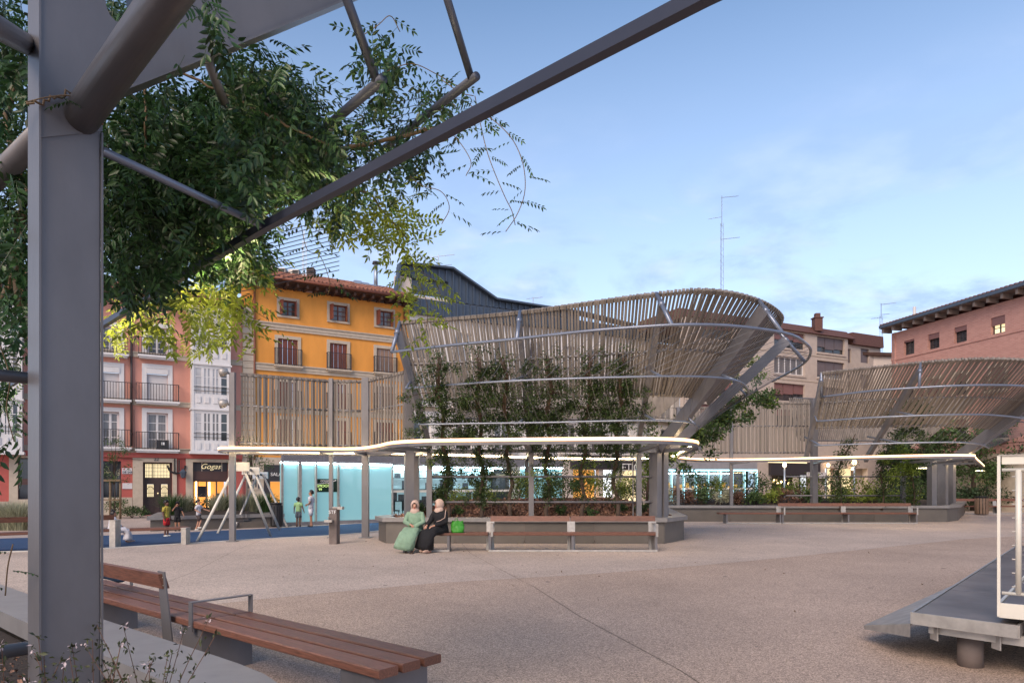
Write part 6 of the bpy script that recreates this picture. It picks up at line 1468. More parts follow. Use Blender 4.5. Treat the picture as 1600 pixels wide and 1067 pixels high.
# bark mulch chips in the foreground planter
n = 9000; pts = np.stack([rng.uniform(-6, -1.4, n), rng.uniform(.9, 7.5, n), np.full(n, .335)], 1); pts = pts[pts[:, 1] < 4.2 - (pts[:, 0] + 2.64) * .86]
sc_o = scatter('bark_mulch', [(0, 0, 0), (.5, .3, .2), (1, 0, .1), (.5, -.3, .25)], LEAF_F, pts, rand_rot(len(pts)), .035 * rng.uniform(.5, 1.4, len(pts)), M['soil'], None); tag(sc_o, 'dark bark mulch chips in the foreground planter', 'mulch')
n = 26000; pts = np.stack([rng.uniform(-3.4, 5.2, n), rng.uniform(18.9, 23.5, n), np.zeros(n)], 1); pts = pts[edge_dist(poly1, pts[:, 0], pts[:, 1]) > .3]; n = len(pts)
pts[:, 2] = mound(poly1, .53, .5, pts[:, 0], pts[:, 1]) + rng.uniform(0, .07, n)
sc_o = scatter('bark_mulch', [(0, 0, 0), (.5, .3, .2), (1, 0, .1), (.5, -.3, .25)], LEAF_F, pts, rand_rot(n), .10 * rng.uniform(.5, 1.4, n), M['soil'], None); tag(sc_o, 'red brown bark mulch heaped in the near canopy planter', 'mulch')

n = 150; pts = np.stack([rng.uniform(-6, 9, n), rng.uniform(3.5, 24, n), np.full(n, .012)], 1)
so_l = scatter('fallen_leaves', LEAF_V, LEAF_F, pts, rand_rot(n, ((.0, .0, .0), 1.0)) * np.array([1, 1, 1]), .045 * rng.uniform(.5, 1.3, n), M['stemtan'], None); tag(so_l, 'dry fallen leaves scattered over the plaza paving', 'leaf litter')
mb = MB()
for _ in range(70):
    x_, y_ = random.uniform(-6, 12), random.uniform(4, 26); r_ = random.uniform(.015, .045); mb.add([(x_ + r_ * math.cos(t_) * random.uniform(.7, 1.2), y_ + r_ * math.sin(t_), .0035) for t_ in np.linspace(0, 5.5, 8)], [tuple(range(8))])
tag(mb.build('gum_spots', M['joint'], kind='stuff'), 'small dark trodden gum spots on the plaza paving', 'paving spots')

# ------------------------------------------------------------------ stage platform at right
Cn = V((3.56, 6.08, 0)); su = V((.66, .75, 0)).normalized(); sv = V((.66, -.75, 0)).normalized(); zd = .46
sg_ = thing('stage_platform', 'dark decked steel stage platform with a side flap at the right edge', 'stage', Cn)
mb = MB(); Lu, Lv = 9.0, .78
def fr2(a, b_, z): return Cn + su * a + sv * b_ + V((0, 0, z))
for i in range(5):
    mb = MB(); mb.obox(fr2(Lu * (i + .5) / 5, Lv / 2, zd - .02), su * (Lu / 10 - .004), sv * (Lv / 2 - .02), V((0, 0, .02))); mb.build('deck_panel', M['deck'], sg_)
mb = MB(); mb.beam(fr2(0, 0, zd - .045), fr2(Lu, 0, zd - .045), .02, .105); mb.beam(fr2(0, 0, zd - .045), fr2(0, Lv, zd - .045), .02, .106); mb.beam(fr2(0, Lv, zd - .045), fr2(Lu, Lv, zd - .045), .02, .104); mb.build('edge_trim', M['galv'], sg_)
mb = MB(); mb.beam(fr2(.12, .12, zd - .135), fr2(.12, Lv + .05, zd - .135), .05, .08); mb.beam(fr2(.5, 0.05, zd - .135), fr2(Lu, .05, zd - .135), .05, .07)
for q in (.16, .62): mb.beam(fr2(.10, q, zd - .10), fr2(.10, q, zd - .23), .012, .10, (1, 0, 0))
mb.build('under_beam', M['galv'], sg_)
for (a, b_) in ((.35, .40), (3.2, .4), (6, .4)):
    p = fr2(a, b_, 0); mb = MB(); mb.tube([p, p + V((0, 0, zd - .17))], .10, 20); mb.build('leg', M['rust'], sg_, True)
T_ = V((3.58, 6.95, .17)); Rr = fr2(2.6, 0, zd); mb = MB()
mb.add([T_, fr2(0, -.01, zd - .10), Rr + V((0, 0, -.0)), T_ - V((0, 0, .02)), fr2(0, -.01, zd - .12), Rr - V((0, 0, .02))], [(0, 1, 2), (5, 4, 3), (0, 3, 4, 1), (1, 4, 5, 2), (2, 5, 3, 0)])
T2_ = T_ - V((0, .02, .035)); Cb = fr2(0, -.012, zd - .22)
mb.add([T2_, Cb, fr2(0, -.012, zd - .10), T_ + V((0, -.02, 0)), T2_ + V((.01, .03, 0)), Cb + V((.01, .03, 0)), fr2(0, -.012, zd - .10) + V((.01, .03, 0)), T_ + V((.01, .01, 0))], [(0, 1, 2, 3), (7, 6, 5, 4), (0, 4, 5, 1), (3, 2, 6, 7)])
mb.build('side_flap', M['galv'], sg_)
# upper platform behind with railing
pz = .62; R0 = P(1561, 950, 5.62); Cu = V((R0.x, R0.y, 0)); up_ = thing('upper_stage_platform', 'higher stage platform carrying the cream railing at the right edge', 'stage', Cu)
mb = MB(); mb.obox(Cu + dn * 1.0 + su * 2.4 + V((0, 0, pz - .02)), dn * .98, su * 2.38, V((0, 0, .02))); mb.build('deck_panel', M['deck'], up_)
mb = MB(); mb.beam(Cu + V((0, 0, pz - .05)), Cu + dn * 2 + V((0, 0, pz - .05)), .02, .12); mb.beam(Cu + V((0, 0, pz - .05)), Cu + su * 4.8 + V((0, 0, pz - .05)), .02, .119); mb.build('edge_trim', M['creamsteel'], up_)
for a, b_ in ((.25, .3), (1.7, .3), (.25, 3.5), (1.7, 3.5)):
    p = Cu + dn * a + su * b_; mb = MB(); mb.tube([p, p + V((0, 0, pz - .04))], .08, 16); mb.build('leg', M['rust'], up_, True)
rl = thing('stage_railing', 'cream painted stage railing with wire mesh infill at the right edge', 'railing', Cu + V((0, 0, pz)))
zt_ = P(1561, 712, 5.62).z; L0 = Cu + V((0, 0, 0))
mb = MB(); mb.beam(L0 + V((0, 0, pz - .1)), L0 + V((0, 0, zt_)), .022, .04, dn); mb.build('end_post', M['creamsteel'], rl)
mb = MB(); mb.beam(L0 + dn * 1.6 + V((0, 0, pz - .1)), L0 + dn * 1.6 + V((0, 0, zt_)), .022, .04, dn); mb.build('end_post', M['creamsteel'], rl)
for a, z_, w2, h2 in ((0, zt_ - .035, .02, .07),): mb = MB(); mb.beam(L0 + dn * .02 + V((0, 0, z_)), L0 + dn * 1.6 + V((0, 0, z_)), w2, h2); mb.build('top_rail', M['creamsteel'], rl)
mb = MB(); mb.beam(L0 + V((0, 0, zt_ + .004)), L0 + dn * 1.6 + V((0, 0, zt_ + .004)), .05, .008); mb.build('handrail_cap', M['galv'], rl)
zm = P(1580, 734, 5.6).z; zl_ = P(1580, 926, 5.6).z
for z_ in (zm, zl_): mb = MB(); mb.tube([L0 + dn * .02 + V((0, 0, z_)), L0 + dn * 1.6 + V((0, 0, z_))], .014, 10); mb.build('mesh_rail', M['creamsteel'], rl, True)
mb = MB(); p = L0 + dn * .13; mb.tube([p + V((0, 0, zl_)), p + V((0, 0, zm))], .021, 14); mb.build('mesh_post', M['creamsteel'], rl, True)
mb = MB()
zz0, zz1 = zl_, zm; st2 = (zz1 - zz0) / 9
for k_ in range(-16, 17):
    a0_, z0_ = .13, zz0 + k_ * st2; 
    for sgn in (1, -1):
        x0, x1 = .13, 1.58; zA = z0_; zB = z0_ + sgn * (x1 - x0) * .62
        # clip to the frame
        def cl(x): return zA + (zB - zA) * (x - x0) / (x1 - x0)
        pts_ = [x for x in np.linspace(x0, x1, 60) if zz0 <= cl(x) <= zz1]
        if len(pts_) > 2: mb.tube([L0 + dn * pts_[0] + V((0, 0, cl(pts_[0]))), L0 + dn * pts_[-1] + V((0, 0, cl(pts_[-1])))], .0028, 4, False)
mb.build('wire_mesh', M['galv'], rl, kind='stuff')
mb = MB()
for k_ in range(9): p = L0 + dn * .105 + V((0, 0, zz0 + st2 * (k_ + .5))); mb.tube([p - dn * .018, p + dn * .018], .006, 6)
mb.build('mesh_clip', M['galv'], rl)

# ------------------------------------------------------------------ swing frame, fountain, bins, lamps
sw_t = thing('swing_frame', 'white tubular swing frame with three leg pairs on the blue playground floor', 'swing', (-8.8, 23, 0))
apx = [V((-8.03, 20.1, 2.16)), V((-8.95, 23.4, 2.1)), V((-9.95, 27.0, 2.0))]
feet = [(G(308, 846), G(423, 838)), (G(340, 833), G(437, 828)), (G(366, 826), G(449, 823.5))]
for i, (a, (l_, r_)) in enumerate(zip(apx, feet)):
    for f_, sgn in ((l_, -1), (r_, 1)): mb = MB(); mb.tube([f_, a + V((.10 * sgn, 0, .0))], .041, 10); mb.build('leg', M['creamsteel' if i < 2 else 'galv'], sw_t, True)
    mb = MB(); mb.prism([(a.x - .30, a.y - .03), (a.x + .30, a.y - .03), (a.x + .30, a.y + .03), (a.x - .30, a.y + .03)], a.z - .16, a.z + .10); mb.build('joint_plate', M['creamsteel' if i < 2 else 'zincl'], sw_t)
mb = MB(); mb.tube(apx, .045, 10); mb.build('top_bar', M['steel'], sw_t, True)
for (f_, dx) in ((.3, 0), (.7, 0)):
    p = apx[0].lerp(apx[1], f_); q = apx[0].lerp(apx[1], f_ + .12); mb = MB()
    for e in (p, q): mb.tube([e, V((e.x, e.y, .5))], .01, 5)
    c_ = (p + q) / 2; mb.obox((c_.x, c_.y, .47), V((.12, 0, 0)), V((.03, .24, 0)), V((0, 0, .02))); mb.build('swing_seat', M['iron'], sw_t)
# drinking fountain
x, y = (522 - 800) * 18.5 / F, 18.5; t = thing('drinking_fountain', 'grey steel drinking fountain with two basins and scratched letters', 'drinking fountain', (x, y, 0))
mb = MB(); mb.prism([(x - .10, y - .14), (x + .10, y - .14), (x + .12, y + .14), (x - .12, y + .14)], 0, .97); mb.build('body', M['rust'], t)
mb = MB(); mb.box(x - .18, x + .02, y - .34, y - .13, .60, .66); mb.box(x - .02, x + .24, y - .1, y + .15, .93, 1.0); mb.build('basin', M['galv'], t)
mb = MB(); mb.tube([(x + .16, y, 1.0), (x + .16, y - .03, 1.07), (x + .13, y - .06, 1.08)], .014, 6); mb.tube([(x - .1, y - .15, .66), (x - .1, y - .2, .73), (x - .1, y - .25, .72)], .014, 6); mb.build('spout', M['galv'], t)
text('STF', (x - .01, y - .147, .86), (rad(90), 0, 0), .13, M['signtext'], t, 'scratched_lettering')
def bin_(x, y, h, r, lb, slats=True):
    t = thing('litter_bin', lb, 'litter bin', (x, y, 0), 'litter bins'); mb = MB(); mb.tube([(x, y, .04), (x, y, h)], r * .9, 16); mb.build('body', M['binb'], t, True)
    for k_ in range(14):
        an = 2 * math.pi * k_ / 14; p = V((x + math.cos(an) * r, y + math.sin(an) * r, 0)); mb = MB(); mb.obox(p + V((0, 0, h / 2)), V((-math.sin(an), math.cos(an), 0)) * r * .17, V((math.cos(an), math.sin(an), 0)) * .012, V((0, 0, h / 2 - .06))); mb.build('slat', M['binw' if slats else 'binb'], t)
    mb = MB(); mb.tube([(x, y, h), (x, y, h + .04)], r * 1.05, 16); mb.build('rim', M['binb'], t, True)
bin_(G(427, 824).x, 26.2 - .4, .88, .22, 'dark litter bin beside the left end of the glass kiosk', False)
bin_((1534 - 800) * 36 / F, 36, .95, .30, 'brown slatted litter bin beyond the far planter')
mb = MB(); p = V(((1513 - 800) * 43 / F, 43, 0)); mb.box(p.x - 1.3, p.x + .9, p.y, p.y + .4, 0, 1.15); uo = mb.build('utility_cabinet', M['cream']); tag(uo, 'pale utility cabinet beyond the far canopy columns', 'cabinet')
# street lamps by the beige block
for i, (px, py, Y, lb) in enumerate(((1335, 722, 44, 'globe lamp on a thin post glowing before the warm doorway'), (1226, 726, 44, 'small glowing lamp post before the dark shop front'))):
    p = P(px, py, Y); t = thing('street_lamp', lb, 'street lamp', (p.x, p.y, 0), 'lamp posts before the beige block'); mb = MB(); mb.tube([(p.x, p.y, 0), (p.x, p.y, p.z - .15)], [.08, .06], 8); mb.build('pole', M['zincl'], t, True)
    mb = MB(); mb.ell(p, .15 if i == 0 else .12, .15, .17, 10, 8); mb.build('lamp_globe', M['brightlit'], t, True)
for i, (px, py, lb) in enumerate(((1322, 732, 'lower glowing wall lamp right of the orange doorway'), (1284, 727, 'glowing wall lamp left of the orange doorway'))):
    p = FB.pt(FB.s_(px), .6, FB.z_(px, py)); t = thing('wall_lamp', lb, 'wall lamp', p, 'wall lamps on the beige block'); mb = MB(); mb.ell(p, .13, .13, .15, 10, 8); mb.build('lamp_globe', M['brightlit'], t, True)
    mb = MB(); mb.beam(p, p - FB.n * .3, .05, .05); mb.build('bracket', M['iron'], t)
M['disc'] = pm('pale_lamp_disc', (1, .9, .7), .5, var=0, emit=(1.0, .85, .5), es=3.0)
for i, (px, py, Y, lb) in enumerate(((1445, 731, 36, 'flat round pendant lamp glowing between far canopy columns'), (1531, 735, 42, 'flat round pendant lamp glowing right of the far light ribbon'), (1512, 736, 50, 'small distant pendant lamp under the dark trees'))):
    p = P(px, py, Y); t = thing('street_lamp', lb, 'street lamp', (p.x, p.y, 0), 'disc lamps under the trees'); mb = MB(); mb.tube([p + V((0, 0, .02)), p + V((0, 0, .10))], [.42, .2], 16); mb.build('lamp_shade', M['steel'], t, True)
    mb = MB(); mb.tube([p - V((0, 0, .03)), p + V((0, 0, .015))], .38, 16); mb.build('lamp_disc', M['disc'], t)
    mb = MB(); mb.tube([(p.x + .5, p.y + .1, 0), (p.x + .5, p.y + .1, p.z + .4), (p.x, p.y, p.z + .3), (p.x, p.y, p.z + .1)], .04, 8); mb.build('pole', M['steel'], t, True)

# ------------------------------------------------------------------ people
def skinfig(name, verts, edges, radii, mat, parent, root=0):
    me = bpy.data.meshes.new(name); o0 = ORG[parent.name]; me.from_pydata([tuple(V(v)) for v in verts], edges, []); me.update(); o = bpy.data.objects.new(name, me); col.objects.link(o)
    md = o.modifiers.new('skin', 'SKIN'); md.use_smooth_shade = True
    for i, r in enumerate(radii):
        sv_ = me.skin_vertices[0].data[i]; sv_.radius = (r, r) if isinstance(r, float) else r; sv_.use_root = (i == root)
    o.modifiers.new('sub', 'SUBSURF').levels = 1; o.modifiers['sub'].render_levels = 1
    dg = bpy.context.evaluated_depsgraph_get(); me2 = bpy.data.meshes.new_from_object(o.evaluated_get(dg)); bpy.data.objects.remove(o)
    me2.name = name; me2.materials.clear(); me2.materials.append(mat); me2.polygons.foreach_set('use_smooth', [True] * len(me2.polygons)); o = bpy.data.objects.new(name, me2); col.objects.link(o); o.parent = parent; return o
def hand_chains(verts, edges, radii, wi, w, d, up, s):
    """palm and five unequal bent fingers grown from wrist vertex wi; d = hand direction, up = palm normal side"""
    d = V(d).normalized(); side = d.cross(V(up)).normalized(); pal = len(verts); verts.append(V(w) + d * .045 * s); edges.append((wi, pal)); radii.append(.024 * s)
    for k_, (o_, L_) in enumerate(((-.030, .055), (-.011, .068), (.010, .064), (.028, .050))):
        a = len(verts); verts.append(V(w) + d * .08 * s + side * o_ * s); edges.append((pal, a)); radii.append(.0095 * s)
        verts.append(verts[a] + (d * .75 - V(up) * .5) * L_ * s); edges.append((a, a + 1)); radii.append(.0075 * s)
    a = len(verts); verts.append(V(w) + d * .035 * s - side * .035 * s); edges.append((pal, a)); radii.append(.010 * s); verts.append(verts[a] + (d * .7 - side * .5) * .04 * s); edges.append((a, a + 1)); radii.append(.008 * s)
def standing(label, loc, H, rz, top, bottom, skin, shoe, sleeve=.35, arms=None, legs=None, hairstyle='short', bottom_kind='shorts', tmat2=None, grp=None):
    t = thing('person', label, 'person', (0, 0, 0), grp)
    child = 1.0 + max(0, (1.55 - H)) * .25; hr = .062 * child
    J = dict(pel=(0, 0, .52), che=(0, 0, .68), nec=(0, .005, .815), hea=(0, -.005, .885), crn=(0, -.005, .94))
    ar = arms or {-1: ((-.125, .01, .63), (-.13, -.03, .49)), 1: ((.125, .01, .63), (.13, -.03, .49))}
    lg = legs or {-1: ((-.052, -.012, .28), (-.055, .01, .04)), 1: ((.052, -.012, .28), (.055, .01, .04))}
    verts = [V(J[k_]) * H for k_ in ('pel', 'che', 'nec', 'hea', 'crn')]; edges = [(0, 1), (1, 2), (2, 3), (3, 4)]; radii = [.070 * H, (.085 * H, .06 * H), .028 * H, hr * H * .95, hr * H * .8]
    # nose and ears
    verts += [V((0, -hr * 1.08, .895)) * H]; edges.append((3, 5)); radii.append(.008 * H)
    for s_ in (-1, 1):
        i = len(verts); sh = V((.095 * s_, 0, .79)) * H; el, wr = V(ar[s_][0]) * H, V(ar[s_][1]) * H
        verts += [sh, el, wr]; edges += [(1, i), (i, i + 1), (i + 1, i + 2)]; radii += [.032 * H, .024 * H, .017 * H]; dd_ = (wr - el).normalized(); hand_chains(verts, edges, radii, i + 2, wr, dd_, V((s_, 0, 0)), H / 1.75)
        i = len(verts); hp = V((.045 * s_, 0, .49)) * H; kn, an = V(lg[s_][0]) * H, V(lg[s_][1]) * H; toe = an + V((0, -.075, -.018)) * H; hl = an + V((0, .02, -.015)) * H
        verts += [hp, kn, an, toe, hl]; edges += [(0, i), (i, i + 1), (i + 1, i + 2), (i + 2, i + 3), (i + 2, i + 4)]; radii += [.048 * H, .033 * H, .021 * H, .016 * H, .018 * H]
    skinfig('body', verts, edges, radii, M[skin], t)
    Hh = H
    def loft(name, pts, r, fl, mat, n=12): mb = MB(); mb.tube([V(p) * Hh for p in pts], [x * Hh for x in r], n, True, fl, (1, 0, 0)); return mb.build(name, M[mat], t, True)
    loft('shirt', [(0, 0, .49), (0, 0, .56), (0, 0, .66), (0, 0, .74), (0, 0, .79), (0, .0, .825)], [.092, .090, .094, .105, .105, .045], [.72, .72, .70, .68, .62, .9], top)
    mb = MB()
    for s_ in (-1, 1): sh, el = V((.095 * s_, 0, .795)), V(ar[s_][0]); e = sh.lerp(el, .75 if sleeve > .3 else .4); mb.tube([sh * Hh, sh.lerp(e, .5) * Hh, e * Hh], [.043 * Hh, .042 * Hh, .040 * Hh], 10)
    mb.build('sleeve', M[top], t, True)
    if bottom_kind == 'shorts':
        mb = MB(); mb.tube([V(p) * Hh for p in ((0, 0, .53), (0, 0, .47), (0, 0, .44))], [.085 * Hh, .095 * Hh, .088 * Hh], 12, True, .75, (1, 0, 0))
        for s_ in (-1, 1):
            hp, kn = V((.045 * s_, 0, .47)), V(lg[s_][0]); e = hp.lerp(kn, .85); mb.tube([hp * Hh, e * Hh], [.055 * Hh, .058 * Hh], 10)
        mb.build('shorts', M[bottom], t, True)
    mb = MB()
    for s_ in (-1, 1): an = V(lg[s_][1]); mb.ell((an + V((0, -.03, -.018))) * Hh, .030 * Hh, .072 * Hh, .026 * Hh, 10, 6)
    mb.build('shoe', M[shoe], t, True)
    # hair: shell over the upper back of the head
    mb = MB(); c_ = V((0, .006, .915)) * Hh; R0_ = hr * Hh * 1.13; vs, fs = [], []; n, m_ = 16, 9
    for i in range(m_ + 1):
        a = math.pi * i / m_
        for k_ in range(n):
            b_ = 2 * math.pi * k_ / n; vs.append(c_ + V((R0_ * .92 * math.sin(a) * math.cos(b_), R0_ * 1.02 * math.sin(a) * math.sin(b_), R0_ * 1.12 * math.cos(a))))
    for i in range(m_):
        for k_ in range(n):
            b_ = 2 * math.pi * (k_ + .5) / n; a = math.pi * (i + .5) / m_; front = -math.sin(b_); lim = .36 if front > .3 else (.5 if front > -.2 else .68)
            if a / math.pi < lim: a_, b2 = i * n + k_, i * n + (k_ + 1) % n; fs.append((a_, a_ + n, b2 + n, b2))
    mb.add(vs, fs); mb.build('hair', M['hair'], t, True)
    if hairstyle == 'bun': mb = MB(); mb.ell(c_ + V((0, R0_ * .6, R0_ * .95)), R0_ * .45, R0_ * .45, R0_ * .42); mb.build('hair_bun', M['hair'], t, True)
    mb = MB()
    for s_ in (-1, 1): mb.ell(V((.022 * s_, -hr * .93, .905)) * Hh, .006 * Hh, .004 * Hh, .004 * Hh, 6, 4)
    mb.build('eye', M['blacktext'], t); mb = MB(); mb.ell(V((0, -hr * .93, .868)) * Hh, .016 * Hh, .004 * Hh, .004 * Hh, 8, 4); mb.build('mouth', M['cred'], t)
    mb = MB()
    for s_ in (-1, 1): mb.ell(V((hr * .93 * s_, .004, .893)) * Hh, .006 * Hh, .011 * Hh, .016 * Hh, 6, 4)
    mb.build('ear', M[skin], t)
    t.location = loc; t.rotation_euler.z = rz; return t
pg = 'children at the playground'
standing('boy in white shirt and shorts standing in profile before the cyan kiosk', G(486, 823), 1.42, rad(-95), 'cwhite', 'cwhite', 'skin3', 'shoe', arms={-1: ((-.13, .02, .64), (-.05, -.10, .60)), 1: ((.13, .02, .64), (.07, -.09, .59))}, legs={-1: ((-.05, -.03, .28), (-.05, -.02, .04)), 1: ((.05, .02, .28), (.05, .04, .04))}, grp=pg)
standing('small child in pale green top facing the glass kiosk', G(466, 822.5), 1.14, rad(170), 'cgreen', 'cjean', 'skin2', 'shoe', arms={-1: ((-.16, .01, .65), (-.20, .0, .52)), 1: ((.14, .01, .63), (.16, -.02, .50))}, grp=pg)
standing('child in yellow shirt and red shorts standing in profile on blue floor', G(260, 838), 1.14, rad(80), 'cyellow', 'cred', 'skin2', 'shoew', grp=pg)
standing('child dressed in black raising one hand to the face', G(277, 829.5), 1.02, rad(20), 'cblack', 'cblack', 'skin3', 'shoe', arms={-1: ((-.15, -.05, .68), (-.05, -.13, .83)), 1: ((.16, -.03, .64), (.20, -.06, .53))}, grp=pg)
standing('running child in white shirt and dark shorts near the swing frame', G(310, 829), 1.10, rad(95), 'cwhite', 'cdark', 'skin1', 'shoew', arms={-1: ((-.13, .06, .66), (-.13, -.06, .60)), 1: ((.13, -.10, .68), (.13, -.24, .64))}, legs={-1: ((-.05, -.10, .33), (-.05, -.02, .12)), 1: ((.05, .02, .28), (.05, .10, .05))}, grp=pg)

def seated(label, loc, s, rz, top, skin, shoe, long=True, scarf=None, lean=0, head_turn=0, robe=None, flare=0.0, hair=None, arm_pose=None, grp=None):
    t = thing('person', label, 'person', (0, 0, 0), grp); lx = lean
    def Q(x, y, z): return V((x, y, z)) * s
    hip = Q(0, 0, .56); che = Q(lx * .5, -.02, .86); nec = Q(lx, -.03, 1.06); hc = Q(lx, -.05, 1.16); cr_ = Q(lx, -.045, 1.235)
    verts = [hip, che, nec, hc, cr_]; edges = [(0, 1), (1, 2), (2, 3), (3, 4)]; radii = [.14 * s, (.15 * s, .10 * s), .05 * s, .088 * s, .075 * s]
    fd = V((math.sin(head_turn), -math.cos(head_turn), 0)); verts.append(hc + fd * .108 * s); edges.append((3, 5)); radii.append(.014 * s)
    ap = arm_pose or {-1: ((-.22, -.08, .78), (-.06, -.30, .68)), 1: ((.22, -.08, .78), (.06, -.28, .70))}
    for s_ in (-1, 1):
        i = len(verts); sh = Q(.165 * s_ + lx * .8, -.01, 1.0); el, wr = Q(*ap[s_][0]), Q(*ap[s_][1]); verts += [sh, el, wr]; edges += [(1, i), (i, i + 1), (i + 1, i + 2)]; radii += [.05 * s, .036 * s, .026 * s]
        hand_chains(verts, edges, radii, i + 2, wr, (wr - el).normalized(), V((0, 0, 1)), s)
        i = len(verts); hp, kn, an = Q(.09 * s_, -.02, .53), Q(.11 * s_, -.44, .50), Q(.09 * s_, -.48 - .03 * s_, .07); verts += [hp, kn, an, an + Q(0, -.13, -.04)]; edges += [(0, i), (i, i + 1), (i + 1, i + 2), (i + 2, i + 3)]; radii += [.085 * s, .06 * s, .036 * s, .026 * s]
    skinfig('body', verts, edges, radii, M[skin], t)
    mb = MB(); mb.tube([Q(0, .02, .44), Q(0, .01, .54), Q(lx * .3, 0, .70), Q(lx * .6, -.01, .86), Q(lx * .9, -.02, .98), Q(lx, -.03, 1.06)], [.21 * s, .215 * s, .19 * s, .20 * s, .205 * s, .08 * s], 16, True, [.8, .8, .75, .72, .62, .9], (1, 0, 0)); mb.build('robe_top', M[top], t, True)
    mb = MB()
    for s_ in (-1, 1):
        sh = Q(.165 * s_ + lx * .8, -.01, 1.0); el, wr = Q(*ap[s_][0]), Q(*ap[s_][1]); mb.tube([sh + V((-.05 * s_, 0, -.0)) * s, sh + V((.0, 0, -.02)) * s, sh.lerp(el, .5), el, el.lerp(wr, .5), wr.lerp(el, .1)], [.035 * s, .062 * s, .068 * s, .064 * s, .058 * s, .050 * s], 12)
    mb.build('sleeve', M[top], t, True)
    if long:
        mb = MB(); f_ = flare
        mb.tube([Q(0, .06, .50), Q(0, -.15, .53), Q(f_ * .1, -.36, .53), Q(f_ * .3, -.50, .46), Q(f_ * .6, -.53, .33), Q(f_ * .9, -.53, .20), Q(f_, -.52, .11)], [.20 * s, .22 * s, .23 * s, .235 * s, .24 * s, .25 * s, .26 * s], 48, True, [.55, .5, .5, .55, .6, .62, .62], (1, 0, 0))
        for s_ in (-1, 1): mb.tube([Q(.09 * s_, -.05, .54), Q(.12 * s_, -.40, .56), Q(.12 * s_ + f_ * .3, -.52, .44), Q(.13 * s_ + f_ * .7, -.53, .14)], [.09 * s, .10 * s, .095 * s, .11 * s], 10)
        sk = mb.build('robe_skirt', M[top], t, True)
        for v in sk.data.vertices:
            q_ = v.co / s; an_ = math.atan2(q_.x - f_ * .6, -q_.y); w_k = max(0, min(1, (.55 - q_.z) / .25))
            rip = (math.sin(an_ * 11 + q_.z * 4) * .5 + math.sin(an_ * 23 + 1.3) * .3) * .022 * w_k; v.co += V((math.sin(an_), -math.cos(an_), 0)) * rip * s
    mb = MB()
    for s_ in (-1, 1): an = Q(.09 * s_, -.64 - .05 * s_, .065); mb.ell(an, .045 * s, .13 * s, .036 * s, 10, 6)
    mb.build('shoe', M[shoe], t, True)
    rt = Matrix.Rotation(head_turn, 3, 'Z'); c_ = Q(lx, -.03, 1.185); vs, fs = [], []; n, m_ = 20, 12; R_c = .118 * s if scarf else .105 * s
    for i in range(m_ + 1):
        a = math.pi * i / m_
        for k_ in range(n): b_ = 2 * math.pi * k_ / n; vs.append(c_ + rt @ V((R_c * .95 * math.sin(a) * math.cos(b_), R_c * 1.05 * math.sin(a) * math.sin(b_), R_c * 1.2 * math.cos(a))))
    for i in range(m_):
        for k_ in range(n):
            b_ = 2 * math.pi * (k_ + .5) / n; a = math.pi * (i + .5) / m_; dv = V((math.sin(a) * math.cos(b_), math.sin(a) * math.sin(b_), math.cos(a)))
            hole_ = dv.dot(V((0, -1, -.12)).normalized()) > .80 if scarf else (dv.y < -.1 and dv.z < .5) or dv.z < -.45
            if not hole_: a_, b2 = i * n + k_, i * n + (k_ + 1) % n; fs.append((a_, a_ + n, b2 + n, b2))
    mb = MB(); mb.add(vs, fs)
    if scarf: mb.tube([Q(lx, -.03, 1.12), Q(lx, -.035, 1.06), Q(lx, -.045, 1.01), Q(lx + .01, -.10, .93)], [.095 * s, .115 * s, .13 * s, .05 * s], 14, True, .85, (1, 0, 0))
    mb.build('head_scarf' if scarf else 'hair', M[scarf or 'hair'], t, True)
    if hair == 'bun': mb = MB(); mb.ell(c_ + Q(0, .04, .13), .055 * s, .055 * s, .05 * s); mb.build('hair_bun', M['hair'], t, True)
    mb = MB(); mb2 = MB(); sdv = V((fd.y, -fd.x, 0))
    for s_ in (-1, 1): mb.ell(hc + fd * .083 * s + sdv * .032 * s * s_ + V((0, 0, .022 * s)), .011 * s, .009 * s, .007 * s, 6, 4)
    mb.build('eye', M['blacktext'], t); mb2.ell(hc + fd * .086 * s - V((0, 0, .048 * s)), .024 * s, .010 * s, .007 * s, 8, 4); mb2.build('mouth', M['cred'], t)
    t.location = loc; t.rotation_euler.z = rz; return t
w1 = seated('woman in mint green robe and pale scarf seated with hands in her lap', (-2.33, 16.45, -.01), .94, rad(-8), 'cmint', 'skin1', 'shoe', True, 'cpink', 0, .15, flare=-.14, arm_pose={-1: ((-.24, -.08, .76), (-.03, -.30, .70)), 1: ((.24, -.10, .76), (.02, -.32, .64))}, grp='women seated on the bench')
w2 = seated('woman in black robe and pink scarf turned towards her neighbour', (-1.72, 16.45, -.01), .96, rad(-32), 'cblack', 'skin1', 'shoet', True, 'cpink', -.02, -.55, flare=-.10, arm_pose={-1: ((-.20, -.16, .76), (-.14, -.38, .66)), 1: ((.24, -.10, .76), (.06, -.36, .66))}, grp='women seated on the bench')
mb = MB(); q = [V(v) for v in ((.17, -.02, .985), (.21, -.09, .9), (.235, -.14, .80), (.16, -.22, .735), (.10, -.28, .71))]; mb.tube([v * 1.04 + V((.02, -.03, .0)) for v in q], .008, 5); mb.build('sleeve_piping', M['cpink'], w2)
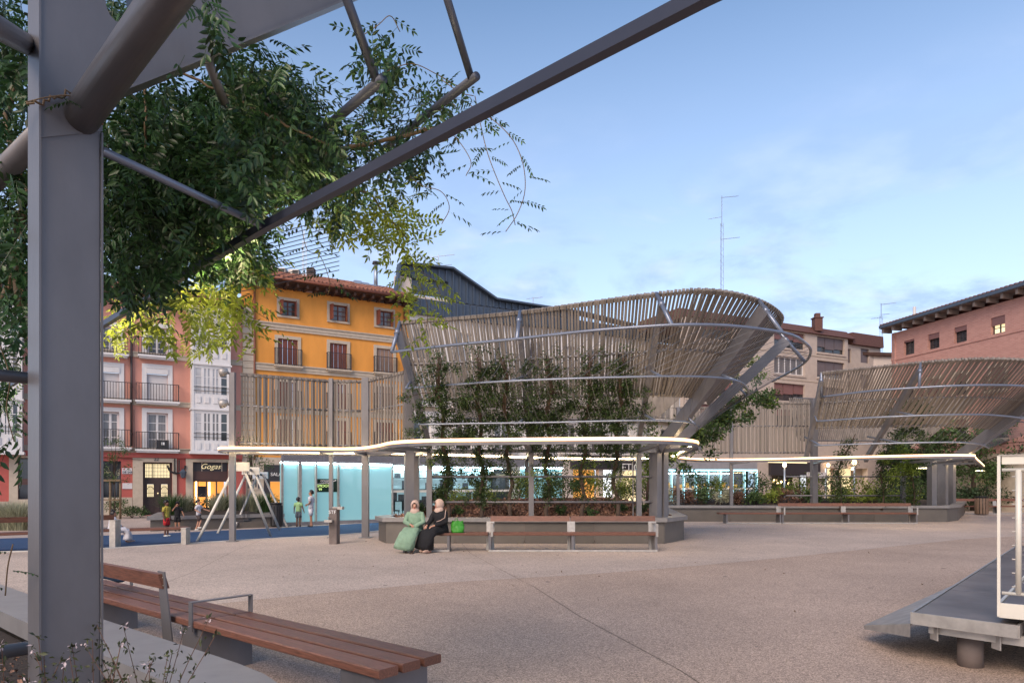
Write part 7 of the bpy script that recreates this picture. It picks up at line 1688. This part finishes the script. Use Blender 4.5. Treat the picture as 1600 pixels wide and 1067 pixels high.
seated('small girl with hair bun and white dress seated with her back turned', (-10.74, 18.35, 0.02), .68, rad(128), 'cwhite', 'skin3', 'shoet', True, None, 0, 0, hair='bun', grp='children at the playground')
# green shopping bag on the bench
bx, by, bz = (715 - 800) * 16.4 / F, 16.4, .452; t = thing('shopping_bag', 'bright green plastic shopping bag on the bench beside the woman in black', 'bag', (bx, by, bz)); mb = MB(); vs, fs = [], []; n, m_ = 22, 9
for i in range(m_ + 1):
    f_ = i / m_
    for k_ in range(n):
        a = 2 * math.pi * k_ / n; sq = 1 / max(abs(math.cos(a)), abs(math.sin(a))) ** .6; w2_ = (.145 + .02 * math.sin(f_ * 2.5)) * (1 - .12 * f_); cr2 = .034 * noise.noise(V((math.cos(a) * 3, math.sin(a) * 3, f_ * 4)))
        vs.append(V((bx + (w2_ * sq + cr2) * math.cos(a), by + (.09 * sq * (1 - .3 * f_) + cr2) * math.sin(a), bz + .27 * f_ + (.02 * math.sin(a * 3) if i == m_ else 0))))
for i in range(m_):
    for k_ in range(n): a_, b2 = i * n + k_, i * n + (k_ + 1) % n; fs.append((a_, b2, b2 + n, a_ + n))
fs.append(tuple(range(n))[::-1]); mb.add(vs, fs); mb.build('bag_body', M['brightgreen'], t, True)
for s_ in (-1, 1): mb = MB(); mb.tube([V((bx - .07, by + .04 * s_, bz + .26)), V((bx - .06, by + .05 * s_, bz + .33)), V((bx - .02, by + .05 * s_, bz + .345)), V((bx + .03, by + .04 * s_, bz + .25))], .012, 6, True, .4); mb.build('handle', M['brightgreen'], t, True)
mb = MB(); mb.tube([(-1.22 - .0, 0, 0), (-1.2, 0, 0)], .01, 4)
# blue jacket lying behind the foreground backrest
p = P(178, 902, 7.3); t = thing('blue_jacket', 'dark blue rolled jacket lying on the foreground bench', 'jacket', p); mb = MB(); mb.tube([p - V((.35, -.28, 0)), p - V((.1, -.1, -.01)), p + V((.12, -.09, 0)), p + V((.16, -.13, -.01))], [.06, .075, .07, .03], 10, True, .6); M['cblue'] = cloth('dark_blue_cloth', (.02, .05, .10)); mb.build('rolled_cloth', M['cblue'], t, True)
